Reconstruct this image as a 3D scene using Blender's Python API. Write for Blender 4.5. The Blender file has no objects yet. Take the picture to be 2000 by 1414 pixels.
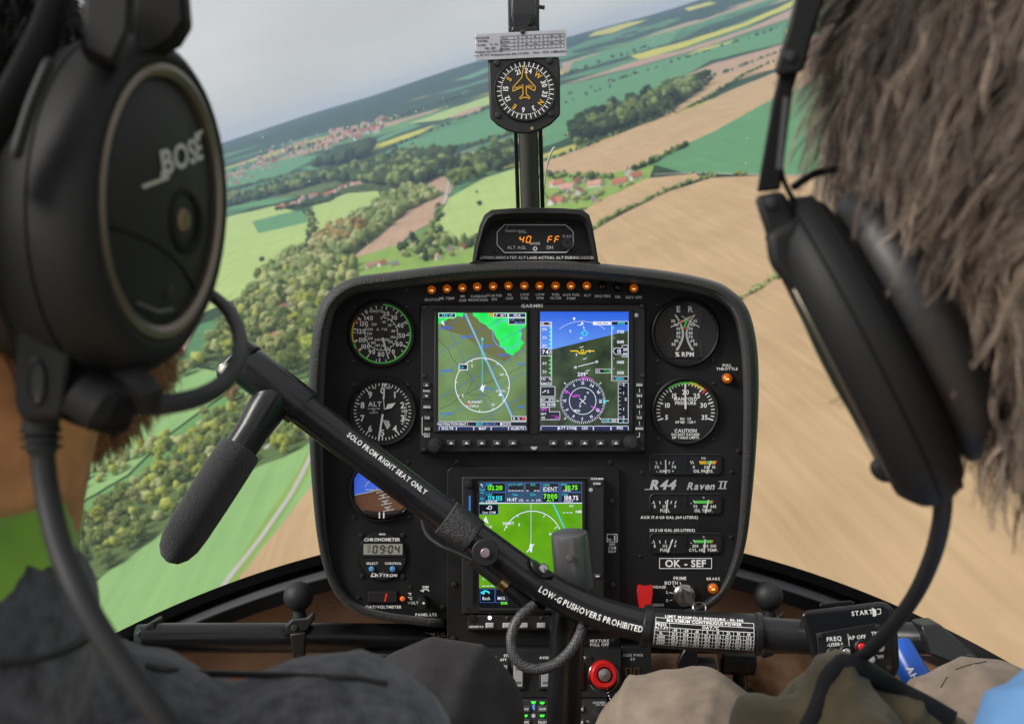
import bpy, bmesh, math, random
import numpy as np
from mathutils import Vector, Matrix, noise as mnoise
from mathutils.bvhtree import BVHTree

random.seed(7)
rng = np.random.default_rng(7)
sc = bpy.context.scene
COL = sc.collection
R_ = math.radians

# ------------------------------------------------------------------ camera
# The cockpit is built in the cabin's own axes (X right, Y forward, Z up) and then
# banked and pitched as one with the aircraft, 230 m above level ground.
F = 1950.0                     # focal length in photograph pixels (2000 wide)
ALT = 230.0
BANK, PITCH = R_(16.3), R_(15.9)
_U = Vector((-math.sin(BANK)*math.cos(PITCH), -math.sin(PITCH), math.cos(BANK)*math.cos(PITCH)))
_Yw = (Vector((0, 1, 0)) - _U*_U.y).normalized()
_Xw = _Yw.cross(_U).normalized()
ROT = Matrix((_Xw, _Yw, _U))
MW = Matrix.Translation((0, 0, ALT)) @ ROT.to_4x4()

cam = bpy.data.cameras.new('camera')
camo = bpy.data.objects.new('camera', cam)
COL.objects.link(camo)
camo.matrix_world = MW @ Matrix.Rotation(math.pi/2, 4, 'X')
cam.sensor_width = 36.0
cam.lens = 36.0*F/2000.0
cam.clip_start, cam.clip_end = 0.01, 90000.0
cam.dof.use_dof = True
cam.dof.focus_distance = 1.08
cam.dof.aperture_fstop = 11.0
sc.camera = camo

# ------------------------------------------------------------------ sky, sun, exposure
SUN_EL, SUN_AZ = R_(52), R_(-105)     # azimuth from world +Y towards +X
world = bpy.data.worlds.new('World')
sc.world = world
world.use_nodes = True
wn, wl = world.node_tree.nodes, world.node_tree.links
wn.clear()
w_out = wn.new('ShaderNodeOutputWorld')
w_bg = wn.new('ShaderNodeBackground')
w_bg.inputs['Strength'].default_value = 0.10
w_sky = wn.new('ShaderNodeTexSky')
w_sky.sky_type = 'NISHITA'
w_sky.sun_disc = False
w_sky.sun_elevation = SUN_EL
w_sky.sun_rotation = SUN_AZ
w_tc = wn.new('ShaderNodeTexCoord')
w_no = wn.new('ShaderNodeTexNoise')
w_no.inputs['Scale'].default_value = 2.6
w_no.inputs['Detail'].default_value = 4
w_mp = wn.new('ShaderNodeMapping')
w_mp.inputs['Scale'].default_value = (1, 1, 3.0)
w_cr = wn.new('ShaderNodeValToRGB')
w_cr.color_ramp.elements[0].position = 0.3
w_cr.color_ramp.elements[0].color = (1.95, 1.93, 1.9, 1)
w_cr.color_ramp.elements[1].position = 0.7
w_cr.color_ramp.elements[1].color = (2.65, 2.6, 2.54, 1)
w_mx = wn.new('ShaderNodeMix')
w_mx.data_type = 'RGBA'
w_mx.inputs[0].default_value = 0.95
wl.new(w_tc.outputs['Generated'], w_mp.inputs['Vector'])
wl.new(w_mp.outputs['Vector'], w_no.inputs['Vector'])
wl.new(w_no.outputs['Fac'], w_cr.inputs['Fac'])
wl.new(w_sky.outputs['Color'], w_mx.inputs[6])
wl.new(w_cr.outputs['Color'], w_mx.inputs[7])
wl.new(w_mx.outputs[2], w_bg.inputs['Color'])
wl.new(w_bg.outputs['Background'], w_out.inputs['Surface'])

sun = bpy.data.lights.new('sun', 'SUN')
sun.energy = 1.5
sun.angle = R_(25)
sun.color = (1.0, 0.96, 0.9)
suno = bpy.data.objects.new('sun', sun)
COL.objects.link(suno)
_sd = Vector((math.sin(SUN_AZ)*math.cos(SUN_EL), math.cos(SUN_AZ)*math.cos(SUN_EL), math.sin(SUN_EL)))
suno.rotation_euler = _sd.to_track_quat('Z', 'Y').to_euler()
suno.location = (0, 0, 400)

sc.view_settings.view_transform = 'Standard'
sc.view_settings.look = 'None'
sc.view_settings.gamma = 1
sc.view_settings.use_curve_mapping = False
sc.view_settings.exposure = 1.5
EXPO = 2**1.5
cy = sc.cycles
cy.use_denoising = True
cy.max_bounces = 6
cy.diffuse_bounces = 3
cy.glossy_bounces = 3
cy.transmission_bounces = 4
cy.transparent_max_bounces = 12
cy.volume_bounces = 0
cy.caustics_reflective = False
cy.caustics_refractive = False

# ------------------------------------------------------------------ helpers
def P(x, y, d):
    """point at distance d ahead, seen at photograph pixel x, y"""
    return Vector(((x-1000.0)*d/F, d, (707.0-y)*d/F))
def Pm(d):
    return lambda x, y: P(x, y, d)

def lin(c):
    return tuple(((v/255.0)/12.92 if v/255.0 <= 0.04045 else ((v/255.0+0.055)/1.055)**2.4) for v in c)

MATS = {}
def mat(name, base=(0.5, 0.5, 0.5), rough=0.5, metal=0.0, spec=0.5, bump=0.0, bscale=200.0, bdist=0.001,
        var=0.0, vscale=20.0, emit=None, estr=1.0, coat=0.0, alpha=1.0, sheen=0.0, stretch=None, detail=3.0, rvar=0.0):
    if name in MATS:
        return MATS[name]
    m = bpy.data.materials.new(name)
    m.use_nodes = True
    nt = m.node_tree
    n, l = nt.nodes, nt.links
    b = n['Principled BSDF']
    b.inputs['Base Color'].default_value = (*base, 1)
    b.inputs['Roughness'].default_value = rough
    b.inputs['Metallic'].default_value = metal
    b.inputs['Specular IOR Level'].default_value = spec
    b.inputs['Coat Weight'].default_value = coat
    if sheen:
        b.inputs['Sheen Weight'].default_value = sheen
    if emit is not None:
        b.inputs['Emission Color'].default_value = (*emit, 1)
        b.inputs['Emission Strength'].default_value = estr
    if bump or var or rvar:
        tc = n.new('ShaderNodeTexCoord')
        vec = tc.outputs['Object']
        if stretch:
            mp = n.new('ShaderNodeMapping')
            mp.inputs['Rotation'].default_value = (0, 0, stretch[3] if len(stretch) > 3 else 0)
            mp.inputs['Scale'].default_value = stretch[:3]
            l.new(vec, mp.inputs['Vector'])
            vec = mp.outputs['Vector']
        if bump:
            t = n.new('ShaderNodeTexNoise')
            t.inputs['Scale'].default_value = bscale
            t.inputs['Detail'].default_value = detail
            l.new(tc.outputs['Object'], t.inputs['Vector'])
            bm_ = n.new('ShaderNodeBump')
            bm_.inputs['Strength'].default_value = bump
            bm_.inputs['Distance'].default_value = bdist
            l.new(t.outputs['Fac'], bm_.inputs['Height'])
            l.new(bm_.outputs['Normal'], b.inputs['Normal'])
        if var or rvar:
            t2 = n.new('ShaderNodeTexNoise')
            t2.inputs['Scale'].default_value = vscale
            t2.inputs['Detail'].default_value = 5
            l.new(vec, t2.inputs['Vector'])
            if var:
                r = n.new('ShaderNodeMapRange')
                r.inputs[1].default_value = 0.3
                r.inputs[2].default_value = 0.7
                r.inputs[3].default_value = 1-var
                r.inputs[4].default_value = 1+var
                l.new(t2.outputs['Fac'], r.inputs[0])
                h = n.new('ShaderNodeVectorMath')
                h.operation = 'SCALE'
                h.inputs[0].default_value = base
                l.new(r.outputs[0], h.inputs['Scale'])
                l.new(h.outputs[0], b.inputs['Base Color'])
            if rvar:
                r = n.new('ShaderNodeMapRange')
                r.inputs[1].default_value = 0.3
                r.inputs[2].default_value = 0.7
                r.inputs[3].default_value = max(0.05, rough-rvar)
                r.inputs[4].default_value = min(1, rough+rvar)
                l.new(t2.outputs['Fac'], r.inputs[0])
                l.new(r.outputs[0], b.inputs['Roughness'])
    MATS[name] = m
    return m

def emis(name, rgb, k=1.0):
    """light-giving display colour: rgb as seen (0-255), k extra gain"""
    c = lin(rgb)
    return mat(name, base=(0.004, 0.004, 0.005), rough=0.25, emit=c, estr=k/EXPO)

def glassmat(name, tint=(0.96, 0.97, 0.97), refl=0.5, rough=0.02, dust=0.0):
    if name in MATS:
        return MATS[name]
    m = bpy.data.materials.new(name)
    m.use_nodes = True
    n, l = m.node_tree.nodes, m.node_tree.links
    n.clear()
    o = n.new('ShaderNodeOutputMaterial')
    t = n.new('ShaderNodeBsdfTransparent')
    t.inputs['Color'].default_value = (*tint, 1)
    g = n.new('ShaderNodeBsdfGlossy')
    g.inputs['Roughness'].default_value = rough
    fr = n.new('ShaderNodeLayerWeight')
    fr.inputs['Blend'].default_value = 0.5
    pw = n.new('ShaderNodeMath')
    pw.operation = 'POWER'
    pw.inputs[1].default_value = 4.0
    mu = n.new('ShaderNodeMath')
    mu.operation = 'MULTIPLY_ADD'
    mu.inputs[1].default_value = refl
    mu.inputs[2].default_value = 0.035*refl
    mx = n.new('ShaderNodeMixShader')
    l.new(fr.outputs['Facing'], pw.inputs[0])
    l.new(pw.outputs[0], mu.inputs[0])
    l.new(mu.outputs[0], mx.inputs[0])
    l.new(t.outputs[0], mx.inputs[1])
    l.new(g.outputs[0], mx.inputs[2])
    last = mx
    if dust:
        # a film of dust on the acrylic scatters a little light
        tl_ = n.new('ShaderNodeBsdfTranslucent')
        tl_.inputs['Color'].default_value = (0.85, 0.85, 0.85, 1)
        last = n.new('ShaderNodeMixShader')
        last.inputs[0].default_value = dust
        l.new(mx.outputs[0], last.inputs[1])
        l.new(tl_.outputs[0], last.inputs[2])
    l.new(last.outputs[0], o.inputs['Surface'])
    MATS[name] = m
    return m

# ---- glyph cache for lettering (cap height = 1)
_glyphs = {}
def _mkglyph(ch, bold):
    key = (ch, bold)
    if key in _glyphs:
        return _glyphs[key]
    cu = bpy.data.curves.new('glyph', 'FONT')
    cu.body = ch
    cu.size = 1.0
    cu.resolution_u = 3
    cu.fill_mode = 'FRONT'
    cu.offset = 0.03 if bold else 0.004
    ob = bpy.data.objects.new('glyph', cu)
    me = bpy.data.meshes.new_from_object(ob)
    vs = np.array([v.co[:2] for v in me.vertices]) if len(me.vertices) else np.zeros((0, 2))
    fs = [tuple(p.vertices) for p in me.polygons]
    bpy.data.objects.remove(ob)
    bpy.data.curves.remove(cu)
    bpy.data.meshes.remove(me)
    if len(vs):
        x0 = vs[:, 0].min()
        vs[:, 0] -= x0
        w = vs[:, 0].max()
    else:
        w = 0.0
    _glyphs[key] = (vs, fs, w)
    return _glyphs[key]
_H = _mkglyph('H', False)[0]
CAP = float(_H[:, 1].max())

class MB:
    def __init__(s):
        s.v, s.f = [], []
    def add(s, vs, fs):
        o = len(s.v)
        s.v.extend(vs)
        s.f.extend(tuple(i+o for i in f) for f in fs)
        return s
    def grid(s, rows, cu=False, cv=False):
        nr, nc = len(rows), len(rows[0])
        vs = [p for r in rows for p in r]
        fs = []
        for i in range(nr if cv else nr-1):
            for j in range(nc if cu else nc-1):
                fs.append((i*nc+j, i*nc+(j+1) % nc, ((i+1) % nr)*nc+(j+1) % nc, ((i+1) % nr)*nc+j))
        return s.add(vs, fs)
    def tube(s, pts, rad, n=14, caps=True, flat=None):
        """swept tube; rad a number or list; flat=(axis vector, factor) squashes along an axis"""
        pts = [Vector(p) for p in pts]
        if not hasattr(rad, '__len__'):
            rad = [rad]*len(pts)
        rows = []
        ref = None
        for i, p in enumerate(pts):
            t = (pts[min(i+1, len(pts)-1)] - pts[max(i-1, 0)]).normalized()
            if ref is None:
                a = Vector((0, 1, 0)) if abs(t.y) < 0.9 else Vector((1, 0, 0))
                ref = (a - t*a.dot(t)).normalized()
            else:
                ref = (ref - t*ref.dot(t)).normalized()
            b = t.cross(ref)
            row = []
            for k in range(n):
                a = 2*math.pi*k/n
                q = (ref*math.cos(a) + b*math.sin(a))*rad[i]
                if flat:
                    ax, fc = flat
                    q = q - ax*q.dot(ax)*(1-fc)
                row.append(p+q)
            rows.append(row)
        s.grid(rows, cu=True)
        if caps:
            o = len(s.v) - len(rows)*n
            s.f.append(tuple(range(o+n-1, o-1, -1)))
            e = len(s.v)-n
            s.f.append(tuple(range(e, e+n)))
        return s
    def cyl(s, p0, p1, r0, r1=None, n=24, bev=0.0):
        r1 = r0 if r1 is None else r1
        p0, p1 = Vector(p0), Vector(p1)
        if bev:
            t = (p1-p0).normalized()
            return s.tube([p0, p0+t*bev, p1-t*bev, p1], [r0-bev, r0, r1, r1-bev], n)
        return s.tube([p0, p1], [r0, r1], n)
    def lathe(s, c, axis, prof, n=32, ref=None, sy=1.0):
        """prof: list of (radius, height along axis)"""
        c = Vector(c)
        axis = Vector(axis).normalized()
        if ref is None:
            ref = Vector((1, 0, 0)) if abs(axis.x) < 0.9 else Vector((0, 0, 1))
        ref = (ref - axis*axis.dot(ref)).normalized()
        b = axis.cross(ref)
        rows = [[c + axis*h + (ref*math.cos(2*math.pi*k/n) + b*math.sin(2*math.pi*k/n)*sy)*max(r, 1e-5) for k in range(n)] for r, h in prof]
        return s.grid(rows, cu=True)
    def plathe(s, cx, cy, d, prof, n=48):
        """rings in the panel plane: prof (radius in px, height towards the cabin in m)"""
        rows = [[P(cx+max(r, .01)*math.cos(2*math.pi*k/n), cy+max(r, .01)*math.sin(2*math.pi*k/n), d-h) for k in range(n)] for r, h in prof]
        return s.grid(rows, cu=True)
    def box(s, c, sx, sy, sz, R=None):
        c = Vector(c)
        vs = []
        for x in (-.5, .5):
            for y in (-.5, .5):
                for z in (-.5, .5):
                    q = Vector((x*sx, y*sy, z*sz))
                    vs.append(c + (R @ q if R else q))
        return s.add(vs, [(0, 1, 3, 2), (4, 6, 7, 5), (0, 4, 5, 1), (2, 3, 7, 6), (0, 2, 6, 4), (1, 5, 7, 3)])
    def prism(s, poly, back):
        """front polygon (3-D points) and matching back polygon or an offset vector"""
        n = len(poly)
        if isinstance(back, Vector):
            back = [p+back for p in poly]
        return s.add(list(poly)+list(back), [tuple(range(n)), tuple(range(2*n-1, n-1, -1))] + [(i, n+i, n+(i+1) % n, (i+1) % n) for i in range(n)])
    def pbox(s, x0, y0, x1, y1, d, h, taper=0.0):
        """block on the panel: pixel rectangle, standing h metres proud of depth d"""
        t = taper
        return s.prism([P(x0+t, y0+t, d-h), P(x1-t, y0+t, d-h), P(x1-t, y1-t, d-h), P(x0+t, y1-t, d-h)],
                       [P(x0, y0, d), P(x1, y0, d), P(x1, y1, d), P(x0, y1, d)])
    def ppoly(s, pts, d, h, taper=0.0):
        cx = sum(p[0] for p in pts)/len(pts)
        cy = sum(p[1] for p in pts)/len(pts)
        def tp(p):
            L = math.hypot(p[0]-cx, p[1]-cy)
            k = 1-taper/L if L > 0 else 1
            return cx+(p[0]-cx)*k, cy+(p[1]-cy)*k
        return s.prism([P(*tp(p), d-h) for p in pts], [P(*p, d) for p in pts])
    def sph(s, c, r, nu=20, nv=12, R=None):
        c = Vector(c)
        if not hasattr(r, '__len__'):
            r = (r, r, r)
        rows = []
        for i in range(nv+1):
            th = math.pi*i/nv
            th = min(max(th, 1e-3), math.pi-1e-3)
            row = []
            for j in range(nu):
                a = 2*math.pi*j/nu
                q = Vector((r[0]*math.sin(th)*math.cos(a), r[1]*math.sin(th)*math.sin(a), r[2]*math.cos(th)))
                row.append(c + (R @ q if R else q))
            rows.append(row)
        return s.grid(rows, cu=True)
    # ---- flat print
    def fpoly(s, pts, mp):
        return s.add([mp(*p) for p in pts], [tuple(range(len(pts)))])
    def frect(s, x0, y0, x1, y1, mp):
        return s.fpoly([(x0, y0), (x1, y0), (x1, y1), (x0, y1)], mp)
    def fframe(s, x0, y0, x1, y1, w, mp):
        s.frect(x0, y0, x1, y0+w, mp)
        s.frect(x0, y1-w, x1, y1, mp)
        s.frect(x0, y0+w, x0+w, y1-w, mp)
        return s.frect(x1-w, y0+w, x1, y1-w, mp)
    def fline(s, x0, y0, x1, y1, w, mp, w1=None):
        w1 = w if w1 is None else w1
        L = math.hypot(x1-x0, y1-y0) or 1
        nx, ny = -(y1-y0)/L/2, (x1-x0)/L/2
        return s.fpoly([(x0+nx*w, y0+ny*w), (x1+nx*w1, y1+ny*w1), (x1-nx*w1, y1-ny*w1), (x0-nx*w, y0-ny*w)], mp)
    def fpath(s, pts, w, mp):
        for a, b in zip(pts[:-1], pts[1:]):
            s.fline(*a, *b, w, mp)
        return s
    def farc(s, cx, cy, r0, r1, a0, a1, mp, n=None):
        """clock angles in degrees (0 = up, clockwise)"""
        n = n or max(3, int(abs(a1-a0)/5))
        rows = [[mp(cx+r*math.sin(R_(a0+(a1-a0)*i/n)), cy-r*math.cos(R_(a0+(a1-a0)*i/n))) for i in range(n+1)] for r in (r0, r1)]
        return s.grid(rows)
    def fdisc(s, cx, cy, r, mp, n=24):
        return s.fpoly([(cx+r*math.cos(2*math.pi*k/n), cy+r*math.sin(2*math.pi*k/n)) for k in range(n)], mp)
    def ftick(s, cx, cy, a, r0, r1, w, mp):
        sa, ca = math.sin(R_(a)), math.cos(R_(a))
        return s.fline(cx+r0*sa, cy-r0*ca, cx+r1*sa, cy-r1*ca, w, mp)
    def text(s, t, cx, cy, h, mp, al='c', rot=0.0, shear=0.0, xs=1.0, bold=True, track=0.16):
        """lettering of cap height h (px), centred on cy; rot in degrees clockwise"""
        x = 0.0
        vs, fs = [], []
        for ch in t:
            if ch == ' ':
                x += 0.42
                continue
            gv, gf, w = _mkglyph(ch, bold)
            o = len(vs)
            vs.extend((x + q[0]/CAP, q[1]/CAP) for q in gv)
            fs.extend(tuple(i+o for i in f) for f in gf)
            x += w/CAP + track
        W = max(0.0, x-track)
        off = {'c': -W/2, 'l': 0.0, 'r': -W}[al]
        c_, s_ = math.cos(R_(rot)), math.sin(R_(rot))
        out = []
        for (u, v) in vs:
            uu = (u+off)*h*xs + shear*(v-0.5)*h
            vv = (v-0.5)*h
            out.append(mp(cx + uu*c_ + vv*s_, cy + uu*s_ - vv*c_))
        return s.add(out, fs)

def build(name, mb, m, parent=None, org=None, smooth=True, angle=38, recalc=True, bevel=0.0, bseg=2, sub=0, attr=None):
    me = bpy.data.meshes.new(name)
    if parent is not None:
        org = parent['_o']
    elif org is None:
        org = Vector((0, 0, 0))
    org = Vector(org)
    V = np.array([tuple(p) for p in mb.v], dtype=np.float64) - np.array(org)
    me.from_pydata(V.tolist(), [], mb.f)
    me.update()
    if recalc:
        b = bmesh.new()
        b.from_mesh(me)
        bmesh.ops.recalc_face_normals(b, faces=b.faces)
        b.to_mesh(me)
        b.free()
    if smooth:
        me.polygons.foreach_set('use_smooth', [True]*len(me.polygons))
        me.set_sharp_from_angle(angle=R_(angle))
    ob = bpy.data.objects.new(name, me)
    COL.objects.link(ob)
    if m is not None:
        me.materials.append(MATS[m] if isinstance(m, str) else m)
    ob['_o'] = tuple(org)
    if parent is not None:
        ob.parent = parent
    else:
        ob.location = org
    if bevel:
        md = ob.modifiers.new('bevel', 'BEVEL')
        md.width = bevel
        md.segments = bseg
        md.limit_method = 'ANGLE'
        md.angle_limit = R_(35)
    if sub:
        md = ob.modifiers.new('sub', 'SUBSURF')
        md.levels = md.render_levels = sub
    return ob

def tag(o, label=None, cat=None, group=None, kind=None):
    if label: o['label'] = label
    if cat: o['category'] = cat
    if group: o['group'] = group
    if kind: o['kind'] = kind
    return o

def thing(name, org, label, cat, group=None):
    o = bpy.data.objects.new(name, None)
    o.empty_display_size = 0.05
    COL.objects.link(o)
    o.location = org
    o['_o'] = tuple(org)
    return tag(o, label, cat, group)

def smoothcurve(pts, n=8):
    """Catmull-Rom through 3-D points"""
    pts = [Vector(p) for p in pts]
    out = []
    for i in range(len(pts)-1):
        p0, p1, p2, p3 = pts[max(i-1, 0)], pts[i], pts[i+1], pts[min(i+2, len(pts)-1)]
        for k in range(n):
            t = k/n
            out.append(0.5*((2*p1) + (p2-p0)*t + (2*p0-5*p1+4*p2-p3)*t*t + (3*p1-p0-3*p2+p3)*t*t*t))
    out.append(pts[-1])
    return out
WORLD_OBJS = set()          # things standing on the ground, not in the aircraft
# ================================================================== the land below
def ridge(az):
    return 318 + 38*math.sin(az*5.1+0.6) + 26*math.sin(az*11.0+2.0) + 12*math.sin(az*23.0) + 60*max(0, az)
def height(x, y):
    d = math.hypot(x, y)
    if d < 3800:
        return 0.0
    t = min(1.0, (d-3800)/8600)
    t = t*t*(3-2*t)
    az = math.atan2(x, y)
    return ridge(az)*t + 22*t*math.sin(x*0.0017+1)*math.sin(y*0.0013)

def G(px, py, up=0.0):
    """where the line of sight through a pixel meets the land"""
    dv = ROT @ Vector(((px-1000)/F, 1.0, (707-py)/F))
    t, p = 200.0, None
    step = 20.0
    while t < 14500:
        x, y, z = dv.x*t, dv.y*t, ALT+dv.z*t
        if z <= height(x, y):
            lo, hi = t-step, t
            for _ in range(14):
                m_ = (lo+hi)/2
                if ALT+dv.z*m_ <= height(dv.x*m_, dv.y*m_):
                    hi = m_
                else:
                    lo = m_
            t = hi
            break
        step = max(10.0, t*0.02)
        t += step
    x, y = dv.x*t, dv.y*t
    return Vector((x, y, height(x, y)+up))

def fieldmat(name, c1, c2, scale, ang, amt=1.0, patch=0.012, rough=0.95, tram=0.14):
    """soil or crop: broad patches plus drill lines running one way"""
    m = bpy.data.materials.new(name)
    m.use_nodes = True
    n, l = m.node_tree.nodes, m.node_tree.links
    b = n['Principled BSDF']
    b.inputs['Roughness'].default_value = rough
    b.inputs['Specular IOR Level'].default_value = 0.1
    tc = n.new('ShaderNodeTexCoord')
    mp = n.new('ShaderNodeMapping')
    mp.inputs['Rotation'].default_value = (0, 0, ang)
    mp.inputs['Scale'].default_value = (scale, scale*0.05, 1)
    t1 = n.new('ShaderNodeTexNoise')
    t1.inputs['Scale'].default_value = 1.0
    t1.inputs['Detail'].default_value = 4
    t2 = n.new('ShaderNodeTexNoise')
    t2.inputs['Scale'].default_value = patch
    t2.inputs['Detail'].default_value = 5
    mu = n.new('ShaderNodeMix')
    mu.data_type = 'FLOAT'
    mu.inputs[0].default_value = 0.45
    rp = n.new('ShaderNodeValToRGB')
    rp.color_ramp.elements[0].position = 0.5-0.22/amt
    rp.color_ramp.elements[0].color = (*c1, 1)
    rp.color_ramp.elements[1].position = 0.5+0.22/amt
    rp.color_ramp.elements[1].color = (*c2, 1)
    l.new(tc.outputs['Object'], mp.inputs['Vector'])
    l.new(mp.outputs['Vector'], t1.inputs['Vector'])
    l.new(tc.outputs['Object'], t2.inputs['Vector'])
    l.new(t1.outputs['Fac'], mu.inputs[2])
    l.new(t2.outputs['Fac'], mu.inputs[3])
    l.new(mu.outputs[0], rp.inputs['Fac'])
    # wheel tracks every 21 m
    m3 = n.new('ShaderNodeMapping')
    m3.inputs['Rotation'].default_value = (0, 0, ang)
    m3.inputs['Scale'].default_value = (1/21.0, 1, 1)
    s3 = n.new('ShaderNodeSeparateXYZ')
    fr = n.new('ShaderNodeMath')
    fr.operation = 'FRACT'
    lt = n.new('ShaderNodeMath')
    lt.operation = 'LESS_THAN'
    lt.inputs[1].default_value = 0.06
    ml = n.new('ShaderNodeMath')
    ml.operation = 'MULTIPLY_ADD'
    ml.inputs[1].default_value = -tram
    ml.inputs[2].default_value = 1.0
    vs_ = n.new('ShaderNodeVectorMath')
    vs_.operation = 'SCALE'
    l.new(tc.outputs['Object'], m3.inputs['Vector'])
    l.new(m3.outputs['Vector'], s3.inputs[0])
    l.new(s3.outputs['X'], fr.inputs[0])
    l.new(fr.outputs[0], lt.inputs[0])
    l.new(lt.outputs[0], ml.inputs[0])
    l.new(rp.outputs['Color'], vs_.inputs[0])
    l.new(ml.outputs[0], vs_.inputs['Scale'])
    l.new(vs_.outputs[0], b.inputs['Base Color'])
    MATS[name] = m
    return m
fieldmat('soil', (0.31, 0.21, 0.115), (0.47, 0.33, 0.19), 0.2, R_(-62), 0.85, 0.009, tram=.0)
fieldmat('soil_pink', (0.30, 0.20, 0.14), (0.42, 0.29, 0.20), 0.10, R_(-50), 0.9, 0.01)
fieldmat('crop_teal', (0.07, 0.19, 0.085), (0.105, 0.26, 0.12), 0.1, R_(-55), 0.8, 0.006)
fieldmat('crop_light', (0.26, 0.36, 0.11), (0.36, 0.46, 0.17), 0.08, R_(30), 0.9, 0.01)
fieldmat('crop_bright', (0.15, 0.29, 0.10), (0.24, 0.39, 0.15), 0.12, R_(35), 0.9, 0.009)
fieldmat('rape', (0.36, 0.36, 0.055), (0.5, 0.47, 0.08), 0.1, R_(-50), 0.9, 0.01)
fieldmat('meadow', (0.07, 0.13, 0.035), (0.15, 0.24, 0.07), 0.05, R_(10), 0.8, 0.006)
fieldmat('garden', (0.13, 0.24, 0.045), (0.24, 0.34, 0.08), 0.06, R_(70), 0.7, 0.02, tram=0)
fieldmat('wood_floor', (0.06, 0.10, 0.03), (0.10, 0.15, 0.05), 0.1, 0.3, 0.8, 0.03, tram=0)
fieldmat('asphalt', (0.32, 0.31, 0.29), (0.40, 0.38, 0.36), 0.2, 0.3, 0.8, 0.05, tram=0)

# ---- the ground: one sheet out past the hills
def make_ground():
    mb = MB()
    dists = [40]+list(np.geomspace(120, 15500, 120))
    azs = np.radians(np.linspace(-180, 180, 241))
    rows = []
    for d in dists:
        rows.append([Vector((d*math.sin(a), d*math.cos(a), height(d*math.sin(a), d*math.cos(a)))) for a in azs])
    mb.grid(rows)
    mb.f.append(tuple(range(240)))
    g = build('ground', mb, None, smooth=True, angle=60, recalc=False)
    m = bpy.data.materials.new('land')
    m.use_nodes = True
    n, l = m.node_tree.nodes, m.node_tree.links
    b = n['Principled BSDF']
    b.inputs['Roughness'].default_value = 0.95
    b.inputs['Specular IOR Level'].default_value = 0.1
    tc = n.new('ShaderNodeTexCoord')
    # patchwork of parcels
    mp = n.new('ShaderNodeMapping')
    mp.inputs['Rotation'].default_value = (0, 0, R_(-24))
    mp.inputs['Scale'].default_value = (1/900, 1/330, 0)
    vo = n.new('ShaderNodeTexVoronoi')
    vo.voronoi_dimensions = '2D'
    vo.inputs['Scale'].default_value = 1.0
    rp = n.new('ShaderNodeValToRGB')
    els = rp.color_ramp.elements
    rp.color_ramp.interpolation = 'CONSTANT'
    cols = [(0.0, (0.06, 0.17, 0.075)), (0.22, (0.02, 0.05, 0.02)), (0.42, (0.10, 0.22, 0.07)), (0.55, (0.022, 0.055, 0.02)),
            (0.72, (0.33, 0.24, 0.15)), (0.8, (0.07, 0.18, 0.08)), (0.93, (0.36, 0.34, 0.07))]
    els[0].position, els[0].color = cols[0][0], (*cols[0][1], 1)
    els[1].position, els[1].color = cols[1][0], (*cols[1][1], 1)
    for p_, c_ in cols[2:]:
        e = els.new(p_)
        e.color = (*c_, 1)
    sx = n.new('ShaderNodeSeparateColor')
    no = n.new('ShaderNodeTexNoise')
    no.inputs['Scale'].default_value = 0.004
    no.inputs['Detail'].default_value = 6
    # wooded tops: height and noise decide where forest covers the parcels
    sp = n.new('ShaderNodeSeparateXYZ')
    mr = n.new('ShaderNodeMapRange')
    mr.inputs[1].default_value = 90
    mr.inputs[2].default_value = 300
    mr.inputs[3].default_value = -0.12
    mr.inputs[4].default_value = 0.22
    n2 = n.new('ShaderNodeTexNoise')
    n2.inputs['Scale'].default_value = 0.0011
    n2.inputs['Detail'].default_value = 4
    ad = n.new('ShaderNodeMath')
    gt = n.new('ShaderNodeMath')
    gt.operation = 'GREATER_THAN'
    gt.inputs[1].default_value = 0.55
    mx = n.new('ShaderNodeMix')
    mx.data_type = 'RGBA'
    mx.inputs[7].default_value = (0.016, 0.04, 0.016, 1)
    mv = n.new('ShaderNodeMix')
    mv.data_type = 'RGBA'
    mv.blend_type = 'OVERLAY'
    mv.inputs[0].default_value = 0.6
    l.new(tc.outputs['Object'], mp.inputs['Vector'])
    l.new(mp.outputs['Vector'], vo.inputs['Vector'])
    l.new(vo.outputs['Color'], sx.inputs[0])
    l.new(sx.outputs[0], rp.inputs['Fac'])
    l.new(tc.outputs['Object'], no.inputs['Vector'])
    l.new(tc.outputs['Object'], n2.inputs['Vector'])
    l.new(tc.outputs['Object'], sp.inputs[0])
    l.new(sp.outputs['Z'], mr.inputs[0])
    l.new(mr.outputs[0], ad.inputs[0])
    l.new(n2.outputs['Fac'], ad.inputs[1])
    l.new(ad.outputs[0], gt.inputs[0])
    l.new(gt.outputs[0], mx.inputs[0])
    l.new(rp.outputs['Color'], mv.inputs[6])
    l.new(no.outputs['Fac'], mv.inputs[7])
    l.new(mv.outputs[2], mx.inputs[6])
    l.new(mx.outputs[2], b.inputs['Base Color'])
    g.data.materials.append(m)
    tag(g, kind='structure')
    WORLD_OBJS.add(g)
make_ground()

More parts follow.
